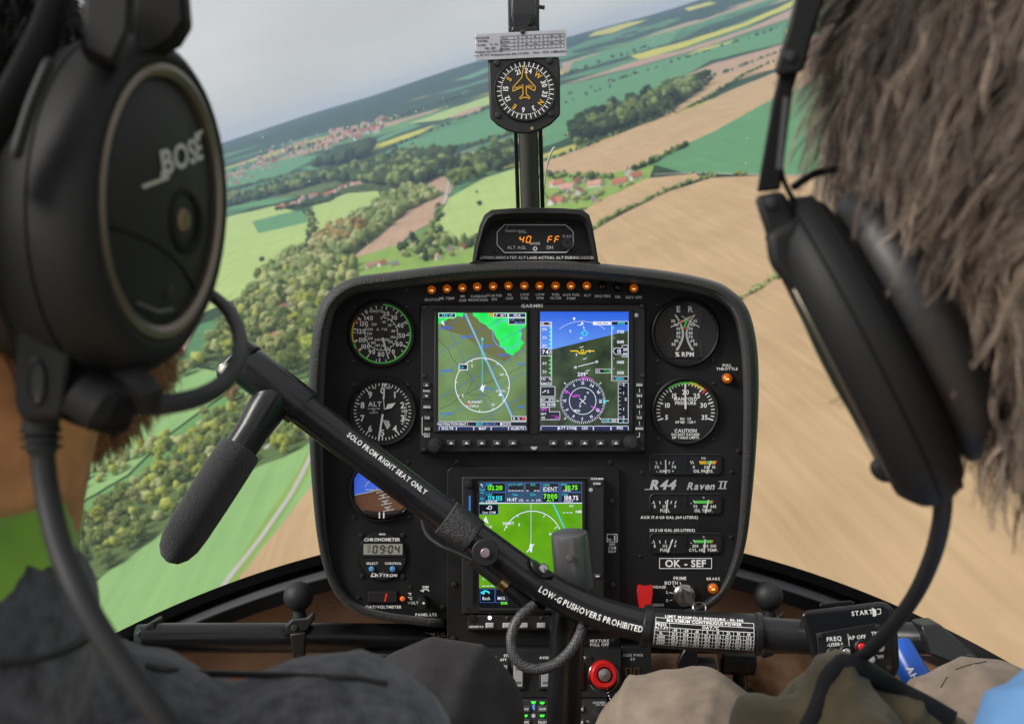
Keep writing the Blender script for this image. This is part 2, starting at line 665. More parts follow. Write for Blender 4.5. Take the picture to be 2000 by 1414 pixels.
_layer = [0]
def field(name, pts, m, grain=16.0, wob=1.2):
    """a parcel of land: outline by sight lines, draped on the terrain"""
    _layer[0] += 1
    b = bmesh.new()
    # wobble the outline so that edges are not ruled
    out = []
    n = len(pts)
    for i in range(n):
        a, c = Vector(pts[i]), Vector(pts[(i+1) % n])
        L = (c-a).length
        k = max(1, int(L/22))
        for j in range(k):
            q = a+(c-a)*(j/k)
            w = wob*(1 if j else 0.3)
            out.append((q.x+random.uniform(-w, w), q.y+random.uniform(-w, w)*0.6))
    vs = [b.verts.new((x, y, 0)) for x, y in out]
    f = b.faces.new(vs)
    bmesh.ops.triangulate(b, faces=[f])
    for _ in range(4):
        es = [e for e in b.edges if e.calc_length() > grain*2.2]
        if not es:
            break
        bmesh.ops.subdivide_edges(b, edges=es, cuts=1)
        bmesh.ops.triangulate(b, faces=[f for f in b.faces if len(f.verts) > 3])
    up = 0.08+0.035*_layer[0]
    for v in b.verts:
        q = G(v.co.x, v.co.y)
        d = math.hypot(q.x, q.y)
        v.co = q + Vector((0, 0, up + d*2.5e-4))
    bmesh.ops.recalc_face_normals(b, faces=b.faces)
    me = bpy.data.meshes.new(name)
    b.to_mesh(me)
    b.free()
    me.materials.append(MATS[m])
    o = bpy.data.objects.new(name, me)
    COL.objects.link(o)
    tag(o, kind='structure')
    WORLD_OBJS.add(o)
    return o

# far side, left to right, then nearer
field('field', [(581, 331), (655, 311), (705, 286), (802, 243), (824, 246), (683, 299), (626, 333)], 'crop_teal')
field('field', [(796, 243), (950, 190), (1010, 170), (1010, 190), (950, 207), (864, 235)], 'crop_light')
field('field', [(864, 229), (943, 204), (937, 218), (881, 232)], 'soil_pink')
field('field', [(657, 317), (705, 294), (853, 243), (824, 260), (740, 291), (694, 311)], 'rape')
field('field', [(740, 305), (796, 277), (950, 226), (1060, 195), (1060, 245), (950, 272), (895, 283), (824, 303), (782, 314)], 'crop_teal')
field('field', [(880, 160), (960, 130), (985, 128), (920, 155)], 'crop_teal')
field('field', [(558, 354), (587, 342), (638, 334), (604, 347)], 'crop_light')
field('field', [(423, 416), (536, 399), (655, 367), (690, 358), (650, 352), (540, 383), (425, 405)], 'crop_teal')
field('field', [(425, 350), (520, 322), (575, 308), (640, 300), (560, 340), (470, 362), (425, 372)], 'crop_teal')
field('field', [(380, 440), (420, 430), (535, 403), (575, 413), (604, 413), (640, 440), (612, 455), (590, 500), (545, 510), (520, 560), (400, 610), (330, 640), (340, 520)], 'crop_light')
field('field', [(493, 434), (575, 413), (604, 413), (598, 436), (505, 457)], 'crop_teal', wob=0.4)
field('field', [(608, 405), (655, 388), (691, 373), (737, 371), (744, 390), (711, 413), (683, 430), (655, 450), (626, 470), (598, 495), (615, 455)], 'crop_light')
field('field', [(380, 490), (420, 480), (415, 540), (395, 610), (360, 690), (330, 690)], 'soil_pink')
field('field', [(819, 351), (875, 334), (898, 317), (880, 380), (822, 367)], 'soil_pink')
field('field', [(691, 503), (720, 478), (751, 455), (796, 413), (870, 378), (878, 388), (858, 410), (850, 433), (816, 450), (796, 464), (782, 478), (705, 506)], 'soil_pink')
field('meadow', [(878, 388), (949, 348), (1010, 330), (1070, 325), (1070, 400), (1000, 480), (930, 470), (878, 484), (838, 458), (858, 424)], 'crop_light')
field('meadow', [(700, 503), (790, 475), (853, 470), (923, 470), (1000, 470), (960, 560), (680, 560)], 'garden')
# right of the centre post
field('field', [(1160, 64), (1230, 45), (1265, 40), (1195, 66), (1148, 74)], 'rape')
field('field', [(1336, 18), (1385, 5), (1400, 8), (1345, 23)], 'rape')
field('field', [(1096, 125), (1165, 106), (1188, 102), (1150, 118), (1100, 140)], 'soil_pink')
field('field', [(1120, 120), (1260, 80), (1330, 60), (1310, 85), (1200, 118), (1110, 145)], 'crop_teal')
field('field', [(1230, 110), (1325, 86), (1456, 45), (1560, -2), (1600, -2), (1545, 15), (1456, 53), (1334, 95), (1248, 118)], 'rape')
field('field', [(1096, 168), (1194, 137), (1266, 113), (1337, 98), (1462, 57), (1580, 5), (1580, 20), (1542, 37), (1367, 97), (1248, 130), (1159, 150)], 'soil_pink')
field('field', [(1060, 190), (1096, 168), (1206, 145), (1307, 118), (1503, 62), (1600, 30), (1600, 70), (1503, 92), (1390, 119), (1340, 148), (1283, 165), (1307, 185), (1248, 220), (1135, 262), (1060, 290)], 'crop_teal')
field('field', [(1307, 122), (1367, 98), (1527, 57), (1600, 38), (1600, 55), (1521, 75), (1396, 104), (1325, 122)], 'rape')
field('field', [(1340, 148), (1396, 125), (1515, 92), (1600, 68), (1600, 95), (1506, 119), (1411, 151), (1390, 154)], 'soil_pink')
field('field', [(1270, 240), (1337, 199), (1384, 166), (1390, 154), (1503, 119), (1600, 92), (1600, 120), (1450, 150), (1378, 193), (1286, 240)], 'soil')
field('field', [(1060, 318), (1159, 285), (1260, 243), (1367, 208), (1408, 187), (1509, 145), (1650, 100), (1650, 135), (1494, 207), (1396, 260), (1337, 287), (1248, 329), (1182, 346), (1060, 342)], 'soil')
field('meadow', [(1060, 338), (1182, 344), (1248, 327), (1278, 326), (1270, 348), (1188, 386), (1153, 407), (1060, 420)], 'garden')
field('field', [(1278, 324), (1337, 285), (1396, 258), (1491, 205), (1700, 110), (1800, 200), (1700, 350), (1470, 343), (1337, 340)], 'crop_teal')
field('field', [(1120, 425), (1188, 386), (1266, 350), (1358, 341), (1372, 350), (1292, 374), (1190, 430), (1140, 460)], 'soil')
field('field', [(1120, 480), (1180, 440), (1300, 378), (1390, 350), (1480, 346), (2150, 348), (2500, 1500), (1700, 1700), (900, 1700), (400, 1300), (470, 1130), (600, 905), (660, 820), (900, 640)], 'soil', grain=30)
# lower left
field('field', [(645, 905), (600, 965), (470, 1130), (400, 1250), (100, 1500), (-50, 1400), (60, 1250), (200, 1130), (330, 1010), (470, 930), (560, 890), (640, 850)], 'crop_bright', grain=26)
field('field', [(480, 690), (440, 770), (330, 850), (250, 930), (130, 1000), (20, 1060), (0, 990), (130, 900), (230, 830), (330, 760), (400, 700), (430, 680)], 'crop_bright', grain=22)
field('meadow', [(640, 850), (614, 905), (595, 945), (520, 1060), (455, 1150), (440, 1140), (505, 1040), (575, 935), (600, 890)], 'garden')
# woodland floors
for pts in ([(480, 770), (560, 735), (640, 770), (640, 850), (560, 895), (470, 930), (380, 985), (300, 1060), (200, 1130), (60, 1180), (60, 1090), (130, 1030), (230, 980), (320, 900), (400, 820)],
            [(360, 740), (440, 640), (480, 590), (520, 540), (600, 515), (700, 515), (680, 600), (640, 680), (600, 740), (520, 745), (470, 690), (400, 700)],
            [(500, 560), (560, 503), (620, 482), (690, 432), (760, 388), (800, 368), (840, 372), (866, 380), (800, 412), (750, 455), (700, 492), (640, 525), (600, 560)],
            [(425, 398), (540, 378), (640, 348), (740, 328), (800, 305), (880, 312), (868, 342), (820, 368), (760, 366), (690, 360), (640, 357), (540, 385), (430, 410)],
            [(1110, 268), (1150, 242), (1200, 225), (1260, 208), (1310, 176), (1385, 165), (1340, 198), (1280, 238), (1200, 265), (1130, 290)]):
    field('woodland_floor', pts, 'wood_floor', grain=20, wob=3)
# roads
def road(pts, w):
    _layer[0] += 1
    up = 0.2+0.035*_layer[0]
    c = smoothcurve([G(*p) for p in pts], 6)
    mb = MB()
    rows = []
    for i, p in enumerate(c):
        t = (c[min(i+1, len(c)-1)]-c[max(i-1, 0)])
        nrm = Vector((-t.y, t.x, 0)).normalized()
        rows.append([p+nrm*w/2+Vector((0, 0, up)), p-nrm*w/2+Vector((0, 0, up))])
    mb.grid(rows)
    o = build('road', mb, 'asphalt', recalc=False)
    tag(o, kind='structure')
    WORLD_OBJS.add(o)
road([(660, 800), (625, 860), (598, 915), (570, 968), (540, 1012), (505, 1062), (455, 1125), (400, 1200), (330, 1290)], 4.2)
road([(600, 845), (560, 850), (530, 868), (520, 880)], 5)
road([(868, 400), (874, 372), (878, 350), (884, 325), (905, 300), (935, 285)], 7)
road([(1278, 343), (1340, 340), (1420, 342), (1500, 344), (1650, 344)], 4)
road([(1110, 400), (1150, 380), (1190, 362), (1250, 335)], 5)

# ---- houses
mat('house_white', (0.62, 0.60, 0.56), 0.9, var=0.1, vscale=0.4)
mat('house_cream', (0.52, 0.44, 0.32), 0.9, var=0.1, vscale=0.4)
mat('roof_red', (0.36, 0.12, 0.075), 0.9, var=0.25, vscale=0.5)
mat('roof_pink', (0.42, 0.22, 0.17), 0.9, var=0.2, vscale=0.5)
mat('roof_grey', (0.20, 0.19, 0.19), 0.9, var=0.2, vscale=0.5)
mat('chimney', (0.28, 0.14, 0.10), 0.9)
def house_proto(L, W, H, wallm, roofm):
    wall, roof, chim = MB(), MB(), MB()
    hl, hw, rh, e = L/2, W/2, W*0.48, 0.5
    wall.add([Vector(p) for p in [(-hl, -hw, 0), (hl, -hw, 0), (hl, hw, 0), (-hl, hw, 0), (-hl, -hw, H), (hl, -hw, H), (hl, hw, H), (-hl, hw, H), (-hl, 0, H+rh*.96), (hl, 0, H+rh*.96)]],
             [(0, 1, 5, 4), (2, 3, 7, 6), (1, 2, 6, 9, 5), (3, 0, 4, 8, 7)])
    z = H-e*rh/hw
    roof.add([Vector(p) for p in [(-hl-e, -hw-e, z), (hl+e, -hw-e, z), (hl+e, 0, H+rh), (-hl-e, 0, H+rh), (-hl-e, hw+e, z), (hl+e, hw+e, z),
                                  (-hl-e, -hw-e, z+.25), (hl+e, -hw-e, z+.25), (hl+e, 0, H+rh+.25), (-hl-e, 0, H+rh+.25), (-hl-e, hw+e, z+.25), (hl+e, hw+e, z+.25)]],
             [(0, 1, 2, 3), (3, 2, 5, 4), (6, 7, 8, 9), (9, 8, 11, 10), (0, 1, 7, 6), (4, 5, 11, 10), (1, 2, 8, 7), (2, 5, 11, 8), (0, 3, 9, 6), (3, 4, 10, 9)])
    chim.box((hl*.45, hw*.2, H+rh+.3), .8, .8, 2.0)
    return wall, roof, chim
HP = []
HOUSES = []
for L, W, H, a, b_ in [(13, 9, 4.6, 'house_white', 'roof_red'), (16, 9, 3.6, 'house_cream', 'roof_red'), (10, 9, 5.4, 'house_white', 'roof_pink'),
                       (20, 10, 3.8, 'house_white', 'roof_pink'), (12, 8, 4.2, 'house_cream', 'roof_grey')]:
    w_, r_, c_ = house_proto(L, W, H, a, b_)
    ms = []
    for nm, mb, m_ in (('wall', w_, a), ('roof', r_, b_), ('chimney', c_, 'chimney')):
        o = build(nm, mb, m_, smooth=False)
        ms.append((nm, o.data))
        bpy.data.objects.remove(o)
    HP.append(ms)
def house(px, py, k, label, group, ang=None, s=1.0, full=True):
    q = G(px, py)
    HOUSES.append((q.x, q.y, 11*s))
    t = bpy.data.objects.new('house', None)
    COL.objects.link(t)
    t.location = q + Vector((0, 0, 0.3))
    t.rotation_euler = (0, 0, random.uniform(0, 6.28) if ang is None else ang)
    t.scale = (s, s, s)
    tag(t, label, 'house', group)
    WORLD_OBJS.add(t)
    par = t
    for nm, me in HP[k][:3 if full else 2]:
        o = bpy.data.objects.new(nm, me)
        COL.objects.link(o)
        o.parent = par
        if nm == 'roof':
            par = o
    return t
gr = 'houses of the village right of the centre post'
for (x, y, k, nm) in [(1094, 366, 0, 'small white house at the upper left of the village right of the centre post'),
                      (1112, 372, 3, 'long house with a pale red roof in the middle of the right village'),
                      (1126, 362, 1, 'red roofed house at the top of the right village'),
                      (1147, 360, 4, 'grey roofed house at the right end of the main village row'),
                      (1083, 366, 2, 'pink roofed cottage closest to the centre post'),
                      (1113, 384, 4, 'grey roofed house in front of the long red roof'),
                      (1132, 382, 0, 'white gabled house with red roof in the village foreground'),
                      (1096, 398, 1, 'red roofed house lowest in the right village, above the pod'),
                      (1083, 400, 0, 'white house half behind the foot of the centre post'),
                      (1165, 366, 3, 'low pink roofed shed right of the village row'),
                      (1164, 397, 4, 'lone grey roofed pale building by the lower field edge'),
                      (1212, 362, 1, 'small red roofed house between village and lone white house'),
                      (1228, 343, 2, 'pinkish house at the hedge end right of the village'),
                      (1244, 352, 0, 'bright white house with red roof at the right edge of the village')]:
    house(x, y, k, nm, gr, s=1.45)
gr = 'houses among the trees beside the stick grip'
for (x, y, k, nm) in [(527, 600, 3, 'uppermost pink roofed house in the trees left of the panel'),
                      (553, 606, 0, 'white walled house with pink roof right of the uppermost one'),
                      (571, 600, 4, 'grey roofed house nearest the panel in the left village'),
                      (540, 618, 2, 'house with a square pink roof below the uppermost houses'),
                      (563, 632, 3, 'long pale house with two pink gables close to the panel'),
                      (585, 630, 2, 'pink roofed house touching the panel edge in the left village'),
                      (505, 652, 1, 'red roofed house above the microphone boom tip'),
                      (520, 668, 2, 'pink roofed house just over the stick head'),
                      (478, 668, 3, 'long roofed house right beside the microphone boom'),
                      (545, 660, 0, 'white house right of the stick head among trees'),
                      (498, 684, 4, 'grey roofed house directly behind the stick head')]:
    house(x, y, k, nm, gr, s=0.95)
gr = 'houses in the gardens above the panel'
for (x, y, k, nm) in [(727, 523, 3, 'long red roofed house peeping over the panel rim'), (748, 520, 0, 'red roofed white house over the panel rim'),
                      (772, 520, 4, 'grey roofed house right of the red ones over the panel rim'), (683, 512, 1, 'cream walled red roofed house by the river wood'),
                      (858, 508, 2, 'pink roofed house left of the radar altimeter pod'), (905, 488, 1, 'small red roofed house touching the pod edge'),
                      (880, 492, 4, 'grey shed in the gardens left of the pod')]:
    house(x, y, k, nm, gr, s=1.0)
gr = 'farmhouses along the hedge in the middle distance'
_n = 0
for (x, y) in [(554, 404), (588, 396), (594, 390), (609, 388), (616, 384), (638, 384), (648, 380), (655, 378), (668, 370), (679, 368), (690, 364), (700, 362), (708, 360),
               (716, 358), (750, 360), (758, 357), (822, 334), (832, 331), (842, 328), (850, 326), (858, 320), (880, 308), (886, 306), (545, 408), (575, 402)]:
    house(x, y, random.choice([0, 1, 1, 3, 2]), 'small red or pink roofed farmhouse in the hedge row across the middle distance', gr, s=1.4, full=False)
gr = 'roofs of the far town under the hills'
for i in range(120):
    t = i/119
    x = 468+ (755-468)*t + random.uniform(-16, 16)
    y = 338 - 92*t - 8*math.sin(t*3.1) + random.gauss(0, 9)
    house(x, y, random.choice([1, 2, 2, 3, 0, 0 if t > .6 else 1]), 'tiny red or pink roofed house of the distant town under the hills', gr, s=random.uniform(1.4, 2.4) if t < .6 else random.uniform(1.8, 3.2), full=False)
for i in range(14):
    house(430+random.uniform(0, 40), 362-random.uniform(0, 20), random.choice([1, 2]), 'tiny red or pink roofed house of the distant town under the hills', gr, s=1.6, full=False)

# ---- trees
def leafmat(name, c, v=0.35):
    m = mat(name, c, 0.8, spec=0.15, var=v, vscale=0.35, bump=0.0)
    n, l = m.node_tree.nodes, m.node_tree.links
    b = n['Principled BSDF']
    tr = n.new('ShaderNodeBsdfTranslucent')
    tr.inputs['Color'].default_value = (min(1, c[0]*1.5), min(1, c[1]*1.5), c[2]*1.1, 1)
    mx = n.new('ShaderNodeMixShader')
    mx.inputs[0].default_value = .4
    l.new(b.outputs[0], mx.inputs[1])
    l.new(tr.outputs[0], mx.inputs[2])
    l.new(mx.outputs[0], n['Material Output'].inputs['Surface'])
    return m
LEAF = ['leaf_yellow', 'leaf_mid', 'leaf_dark', 'leaf_rust', 'leaf_pale']
leafmat('leaf_yellow', (0.46, 0.50, 0.13))
leafmat('leaf_mid', (0.25, 0.32, 0.11))
leafmat('leaf_dark', (0.07, 0.12, 0.04))
leafmat('leaf_rust', (0.36, 0.26, 0.10))
leafmat('leaf_pale', (0.45, 0.47, 0.23))
mat('bark', (0.09, 0.07, 0.05), 0.95, bump=0.3, bscale=2, bdist=.05)
def crown_mesh(seed, w, h, conic=False):
    """leaf clumps spread through a crown, unit metres, base at z=0"""
    r = np.random.default_rng(seed)
    V, Fc = [], []
    nl = 13
    lumps = []
    for i in range(nl):
        a = r.uniform(0, 6.283)
        z = r.uniform(0.28, 0.95)
        k = math.sqrt(max(0.05, 1-((z-0.55)/0.5)**2)) if not conic else (1.02-z)
        rr = w*0.5*k*r.uniform(0.25, 0.8)
        lumps.append((rr*math.cos(a), rr*math.sin(a), z*h, w*r.uniform(0.17, 0.27)))
    for (cx, cy_, cz, R) in lumps:
        m_ = 46
        d = r.normal(size=(m_, 3))
        d /= np.linalg.norm(d, axis=1)[:, None]
        d[:, 2] = np.abs(d[:, 2])*0.9-0.25
        rad = R*r.uniform(0.72, 1.1, m_)
        c = np.array([cx, cy_, cz]) + d*rad[:, None]
        for i in range(m_):
            nrm = d[i] + r.normal(scale=0.35, size=3)
            nrm /= np.linalg.norm(nrm)
            u = np.cross(nrm, r.normal(size=3))
            u /= np.linalg.norm(u)
            v = np.cross(nrm, u)
            s = w*r.uniform(0.055, 0.10)
            o = len(V)
            V += [c[i]-u*s-v*s*.6, c[i]+u*s-v*s*.6, c[i]+u*s*.5+v*s, c[i]-u*s*.6+v*s*.8]
            Fc.append((o, o+1, o+2, o+3))
    me = bpy.data.meshes.new('crown')
    me.from_pydata([tuple(p) for p in V], [], Fc)
    me.update()
    return me
def trunk_mesh(seed, w, h):
    r = random.Random(seed)
    mb = MB()
    mb.tube([(0, 0, -0.5), (r.uniform(-.2, .2), r.uniform(-.2, .2), h*.3), (r.uniform(-.3, .3), r.uniform(-.3, .3), h*.75)], [h*.028, h*.02, h*.006], n=7)
    for k in range(4):
        a = r.uniform(0, 6.28)
        mb.tube([(0, 0, h*(.25+.1*k)), (w*.3*math.cos(a), w*.3*math.sin(a), h*(.45+.1*k))], [h*.012, h*.004], n=5)
    o = build('trunk', mb, 'bark')
    me = o.data
    bpy.data.objects.remove(o)
    return me
CR = {}
TR = []
_dims = [(9, 11), (8, 13), (11, 11), (7, 9), (6, 14)]
for i, (w, h) in enumerate(_dims):
    for lm in LEAF:
        me = crown_mesh(i, w, h, conic=(i == 4))
        me.materials.append(MATS[lm])
        CR[i, lm] = me
    TR.append(trunk_mesh(i, w, h))
TREES = []    # (screen size, location, proto, leaf, scale, label, group)
def put(q, s, leafs, label, group):
    dl = math.hypot(q.x, q.y)
    for hx, hy, hr in HOUSES:
        # not inside a house, nor right in front of it
        ex, ey = q.x-hx, q.y-hy
        al = -(ex*hx+ey*hy)/math.hypot(hx, hy)
        if ex*ex+ey*ey < hr*hr or (0 < al < 34 and ex*ex+ey*ey-al*al < 60):
            return
    d = math.sqrt(q.x**2+q.y**2+ALT**2)
    TREES.append((s/d, q, random.randrange(4) if random.random() > .06 else 4, random.choice(leafs), s, label, group))
def inpoly(x, y, pts):
    c = False
    n = len(pts)
    for i in range(n):
        x1, y1 = pts[i]
        x2, y2 = pts[(i+1) % n]
        if (y1 > y) != (y2 > y) and x < (x2-x1)*(y-y1)/(y2-y1)+x1:
            c = not c
    return c
def wood(pts, n, leafs, label, group, smin=.8, smax=1.25):
    """n trees spread evenly over the piece of ground outlined by sight lines"""
    gp = [G(*p) for p in pts]
    g2 = [(p.x, p.y) for p in gp]
    x0, x1 = min(p[0] for p in g2), max(p[0] for p in g2)
    y0, y1 = min(p[1] for p in g2), max(p[1] for p in g2)
    k = tries = 0
    got = []
    A = abs(sum(g2[i][0]*g2[(i+1) % len(g2)][1]-g2[(i+1) % len(g2)][0]*g2[i][1] for i in range(len(g2))))/2
    sep = 0.62*math.sqrt(A/max(n, 1))
    while k < n and tries < n*30:
        tries += 1
        x, y = random.uniform(x0, x1), random.uniform(y0, y1)
        if not inpoly(x, y, g2):
            continue
        if any((x-a)**2+(y-b)**2 < sep*sep for a, b in got[-400:]):
            continue
        got.append((x, y))
        put(Vector((x, y, height(x, y))), random.uniform(smin, smax)*max(1.0, sep/7.5), leafs, label, group)
        k += 1
def hedge(pts, step, leafs, label, group, smin=.4, smax=.9, jit=3.0):
    c = [G(*p) for p in pts]
    for a, b in zip(c[:-1], c[1:]):
        L = (b-a).length
        for i in range(max(1, int(L/step))):
            q = a.lerp(b, random.random())
            q = Vector((q.x+random.gauss(0, jit), q.y+random.gauss(0, jit), 0))
            q.z = height(q.x, q.y)
            put(q, random.uniform(smin, smax), leafs, label, group)
Yw, Mi, Dk, Ru, Pa = LEAF
wood([(480, 775), (560, 740), (640, 775), (640, 850), (560, 890), (470, 925), (380, 980), (300, 1050), (200, 1120), (60, 1170), (60, 1095), (130, 1035), (230, 985), (320, 905), (400, 825)], 215,
     [Yw, Pa, Mi, Mi, Yw, Mi], 'leafy spring tree in the wood belt between the two green fields', 'trees of the wood belt behind the foam grip', .6, 1.2)
wood([(440, 780), (470, 770), (480, 790), (440, 800)], 3, [Ru], 'rust coloured tree in the belt just left of the foam grip', 'rust coloured trees of the belt', .9, 1.1)
wood([(0, 1010), (110, 950), (260, 890), (330, 845), (330, 870), (260, 915), (110, 985), (0, 1060)], 40, [Pa, Mi, Yw], 'pale tree in the row along the upper green field', 'trees in the row under the beard', .6, .9)
wood([(360, 740), (440, 645), (480, 595), (520, 545), (600, 520), (700, 520), (680, 600), (640, 680), (600, 740), (520, 745), (470, 695), (400, 705)], 250,
     [Mi, Pa, Mi, Pa, Yw, Mi], 'green tree among the houses of the left village', 'trees around the left village', .8, 1.2)
wood([(500, 560), (560, 505), (620, 484), (690, 434), (760, 390), (800, 370), (840, 374), (862, 384), (800, 412), (750, 453), (700, 490), (640, 522), (600, 556)], 330,
     [Mi, Pa, Mi, Mi], 'tree of the wood along the stream', 'trees along the stream', .9, 1.3)
wood([(612, 500), (640, 455), (700, 445), (712, 465), (650, 495)], 45, [Ru, Ru, Pa], 'rust tinged tree at the bend of the stream wood', 'rust tinged trees of the stream wood', 1.0, 1.4)
wood([(425, 398), (540, 378), (640, 348), (740, 328), (800, 305), (880, 312), (868, 342), (820, 368), (760, 366), (690, 360), (640, 357), (540, 385), (430, 410)], 420,
     [Mi, Dk, Dk], 'x', 'y', 1.1, 1.6)
wood([(620, 330), (640, 318), (700, 300), (730, 288), (725, 305), (690, 318)], 60, [Dk], 'x', 'y', 1.2, 1.7)
hedge([(690, 312), (760, 290), (860, 250), (950, 215)], 16, [Dk, Mi], 'x', 'y', 1.0, 1.6, 8)
hedge([(425, 378), (540, 350), (640, 338), (740, 318)], 12, [Dk, Mi], 'x', 'y', 1.0, 1.8, 25)
hedge([(470, 335), (560, 305), (640, 285), (740, 250)], 22, [Dk, Mi], 'x', 'y', 1.0, 1.8, 60)
hedge([(560, 300), (640, 275), (760, 235), (900, 190)], 18, [Dk], 'x', 'y', 1.4, 2.4, 35)
hedge([(800, 310), (900, 290), (1000, 262)], 12, [Dk, Mi], 'x', 'y', 1.0, 1.6, 12)
wood([(880, 350), (900, 320), (1000, 290), (1010, 325), (940, 350), (890, 372)], 80, [Mi, Dk], 'tree of the copse left of the compass post', 'copse trees left of the centre post', .9, 1.3)
wood([(1110, 268), (1150, 242), (1200, 225), (1260, 208), (1310, 176), (1385, 167), (1340, 198), (1280, 236), (1200, 262), (1130, 286)], 260,
     [Dk, Dk, Mi], 'dark tree of the long wood right of the compass', 'dark trees right of the compass', 1.1, 1.8)
hedge([(1062, 318), (1160, 282), (1260, 242), (1370, 202), (1450, 150), (1510, 122)], 8, [Mi, Dk], 'x', 'y', .5, 1.0, 5)
hedge([(1110, 265), (1200, 246), (1300, 200)], 8, [Mi, Pa], 'x', 'y', .6, 1.0, 9)
hedge([(1236, 338), (1270, 322), (1300, 306), (1340, 288)], 4.5, [Mi, Dk], 'bushy tree in the hedge running up from the white house', 'hedge trees above the white house', .6, 1.2, 3)
hedge([(1165, 447), (1200, 425), (1260, 397), (1300, 377), (1345, 360), (1400, 347)], 2.6, [Mi, Pa, Mi], 'bush in the hedge between the two ploughed fields', 'hedge bushes between the ploughed fields', .4, .75, 2)
hedge([(1440, 592), (1470, 575), (1500, 556), (1550, 530)], 2.0, [Mi, Pa], 'bush of the short hedge right of the panel top', 'hedge bushes right of the panel', .35, .6, 1.2)
hedge([(1340, 341), (1400, 343), (1475, 345)], 16, [Mi], 'lone roadside bush along the pale track', 'bushes along the track', .4, .7, 2)
hedge([(1062, 345), (1110, 350), (1160, 352), (1200, 350)], 8, [Dk, Mi], 'tree behind the houses of the right village', 'trees of the right village', .7, 1.3, 6)
hedge([(1075, 380), (1140, 395), (1200, 375), (1240, 360)], 7, [Mi, Pa], 'garden tree of the right village', 'garden trees of the right village', .4, .9, 9)
hedge([(1100, 205), (1170, 178), (1240, 160)], 60, [Dk], 'x', 'y', 1.0, 1.6, 10)
hedge([(1100, 190), (1200, 160), (1300, 128), (1400, 96), (1520, 58)], 30, [Dk], 'x', 'y', 1.0, 1.8, 16)
hedge([(1096, 150), (1200, 118), (1260, 95)], 40, [Dk], 'x', 'y', 1.4, 2.4, 60)
hedge([(1340, 152), (1400, 150), (1500, 112), (1600, 85)], 14, [Dk, Mi], 'x', 'y', .8, 1.4, 8)
hedge([(604, 412), (615, 450), (600, 490), (590, 515)], 7, [Dk, Mi], 'tree of the thin hedge between the two pale green fields', 'thin hedge trees', .6, 1.1, 5)
hedge([(535, 412), (552, 410), (600, 402), (640, 396), (655, 388)], 9, [Dk], 'x', 'y', .8, 1.3, 6)
hedge([(838, 458), (858, 424), (856, 405)], 6, [Mi, Dk], 'tree of the hedge beside the bare strip', 'trees beside the bare strip', .5, .9, 4)
wood([(780, 500), (800, 470), (860, 450), (880, 470), (940, 470), (900, 500), (850, 515)], 55, [Mi, Dk, Pa], 'garden tree above the panel rim', 'garden trees above the panel rim', .5, 1.0)
for (x, y, s, lb) in [(513, 511, 1.0, 'round grey green tree standing alone in the pale field'), (553, 509, 1.1, 'larger lone tree right of the grey green one in the pale field'),
                      (938, 402, 1.0, 'lone dark tree in the meadow left of the pod'), (932, 378, .7, 'small lone tree above the dark one in the meadow')]:
    put(G(x, y), s, [Mi, Dk], lb, None)
TREES.sort(key=lambda t: -t[0])
N_IND = 290
for i, (sz, q, k, lf, s, label, group) in enumerate([t for t in TREES if t[5] != 'x'][:N_IND]):
    t = bpy.data.objects.new('tree', None)
    COL.objects.link(t)
    t.location = q
    t.rotation_euler = (0, 0, random.uniform(0, 6.28))
    t.scale = (s*random.uniform(.9, 1.1), s*random.uniform(.9, 1.1), s*random.uniform(.8, 1.1))
    tag(t, label, 'tree', group)
    WORLD_OBJS.add(t)
    for nm, me in (('trunk', TR[k]), ('crown', CR[k, lf])):
        o = bpy.data.objects.new(nm, me)
        COL.objects.link(o)
        o.parent = t
# everything beyond reads as woodland mass: one object per leaf colour tone
ind = set(id(t) for t in [t for t in TREES if t[5] != 'x'][:N_IND])
ico = bmesh.new()
bmesh.ops.create_icosphere(ico, subdivisions=2, radius=1.0)
IV = np.array([v.co[:] for v in ico.verts])
IF = np.array([[v.index for v in f.verts] for f in ico.faces])
ico.free()
far = [t for t in TREES if id(t) not in ind]
V, Fc, MI = [], [], []
o_ = 0
for (sz, q, k, lf, s, label, group) in far:
    w, h = _dims[k]
    for j in range(2):
        dr = 1+rng.normal(scale=0.16, size=len(IV))
        v = IV*dr[:, None]*np.array([w*.5, w*.5, h*.42])*s*(1 if j == 0 else .66)
        v += np.array([q.x+(0 if j == 0 else rng.normal()*w*.3*s), q.y+(0 if j == 0 else rng.normal()*w*.3*s), q.z+h*.5*s*(1 if j == 0 else 1.25)])
        V.append(v)
        Fc.append(IF+o_)
        MI.append(np.full(len(IF), LEAF.index(lf)))
        o_ += len(IV)
me = bpy.data.meshes.new('woodland')
V, Fc, MI = np.concatenate(V), np.concatenate(Fc), np.concatenate(MI)
me.vertices.add(len(V))
me.vertices.foreach_set('co', V.ravel())
me.loops.add(len(Fc)*3)
me.loops.foreach_set('vertex_index', Fc.ravel())
me.polygons.add(len(Fc))
me.polygons.foreach_set('loop_start', np.arange(len(Fc))*3)
me.polygons.foreach_set('material_index', MI)
for lm in LEAF:
    me.materials.append(MATS[lm])
me.update()
me.validate()
o = bpy.data.objects.new('woodland', me)
COL.objects.link(o)
tag(o, 'far hedges and woods that read as one green mass', 'woodland', kind='stuff')
WORLD_OBJS.add(o)

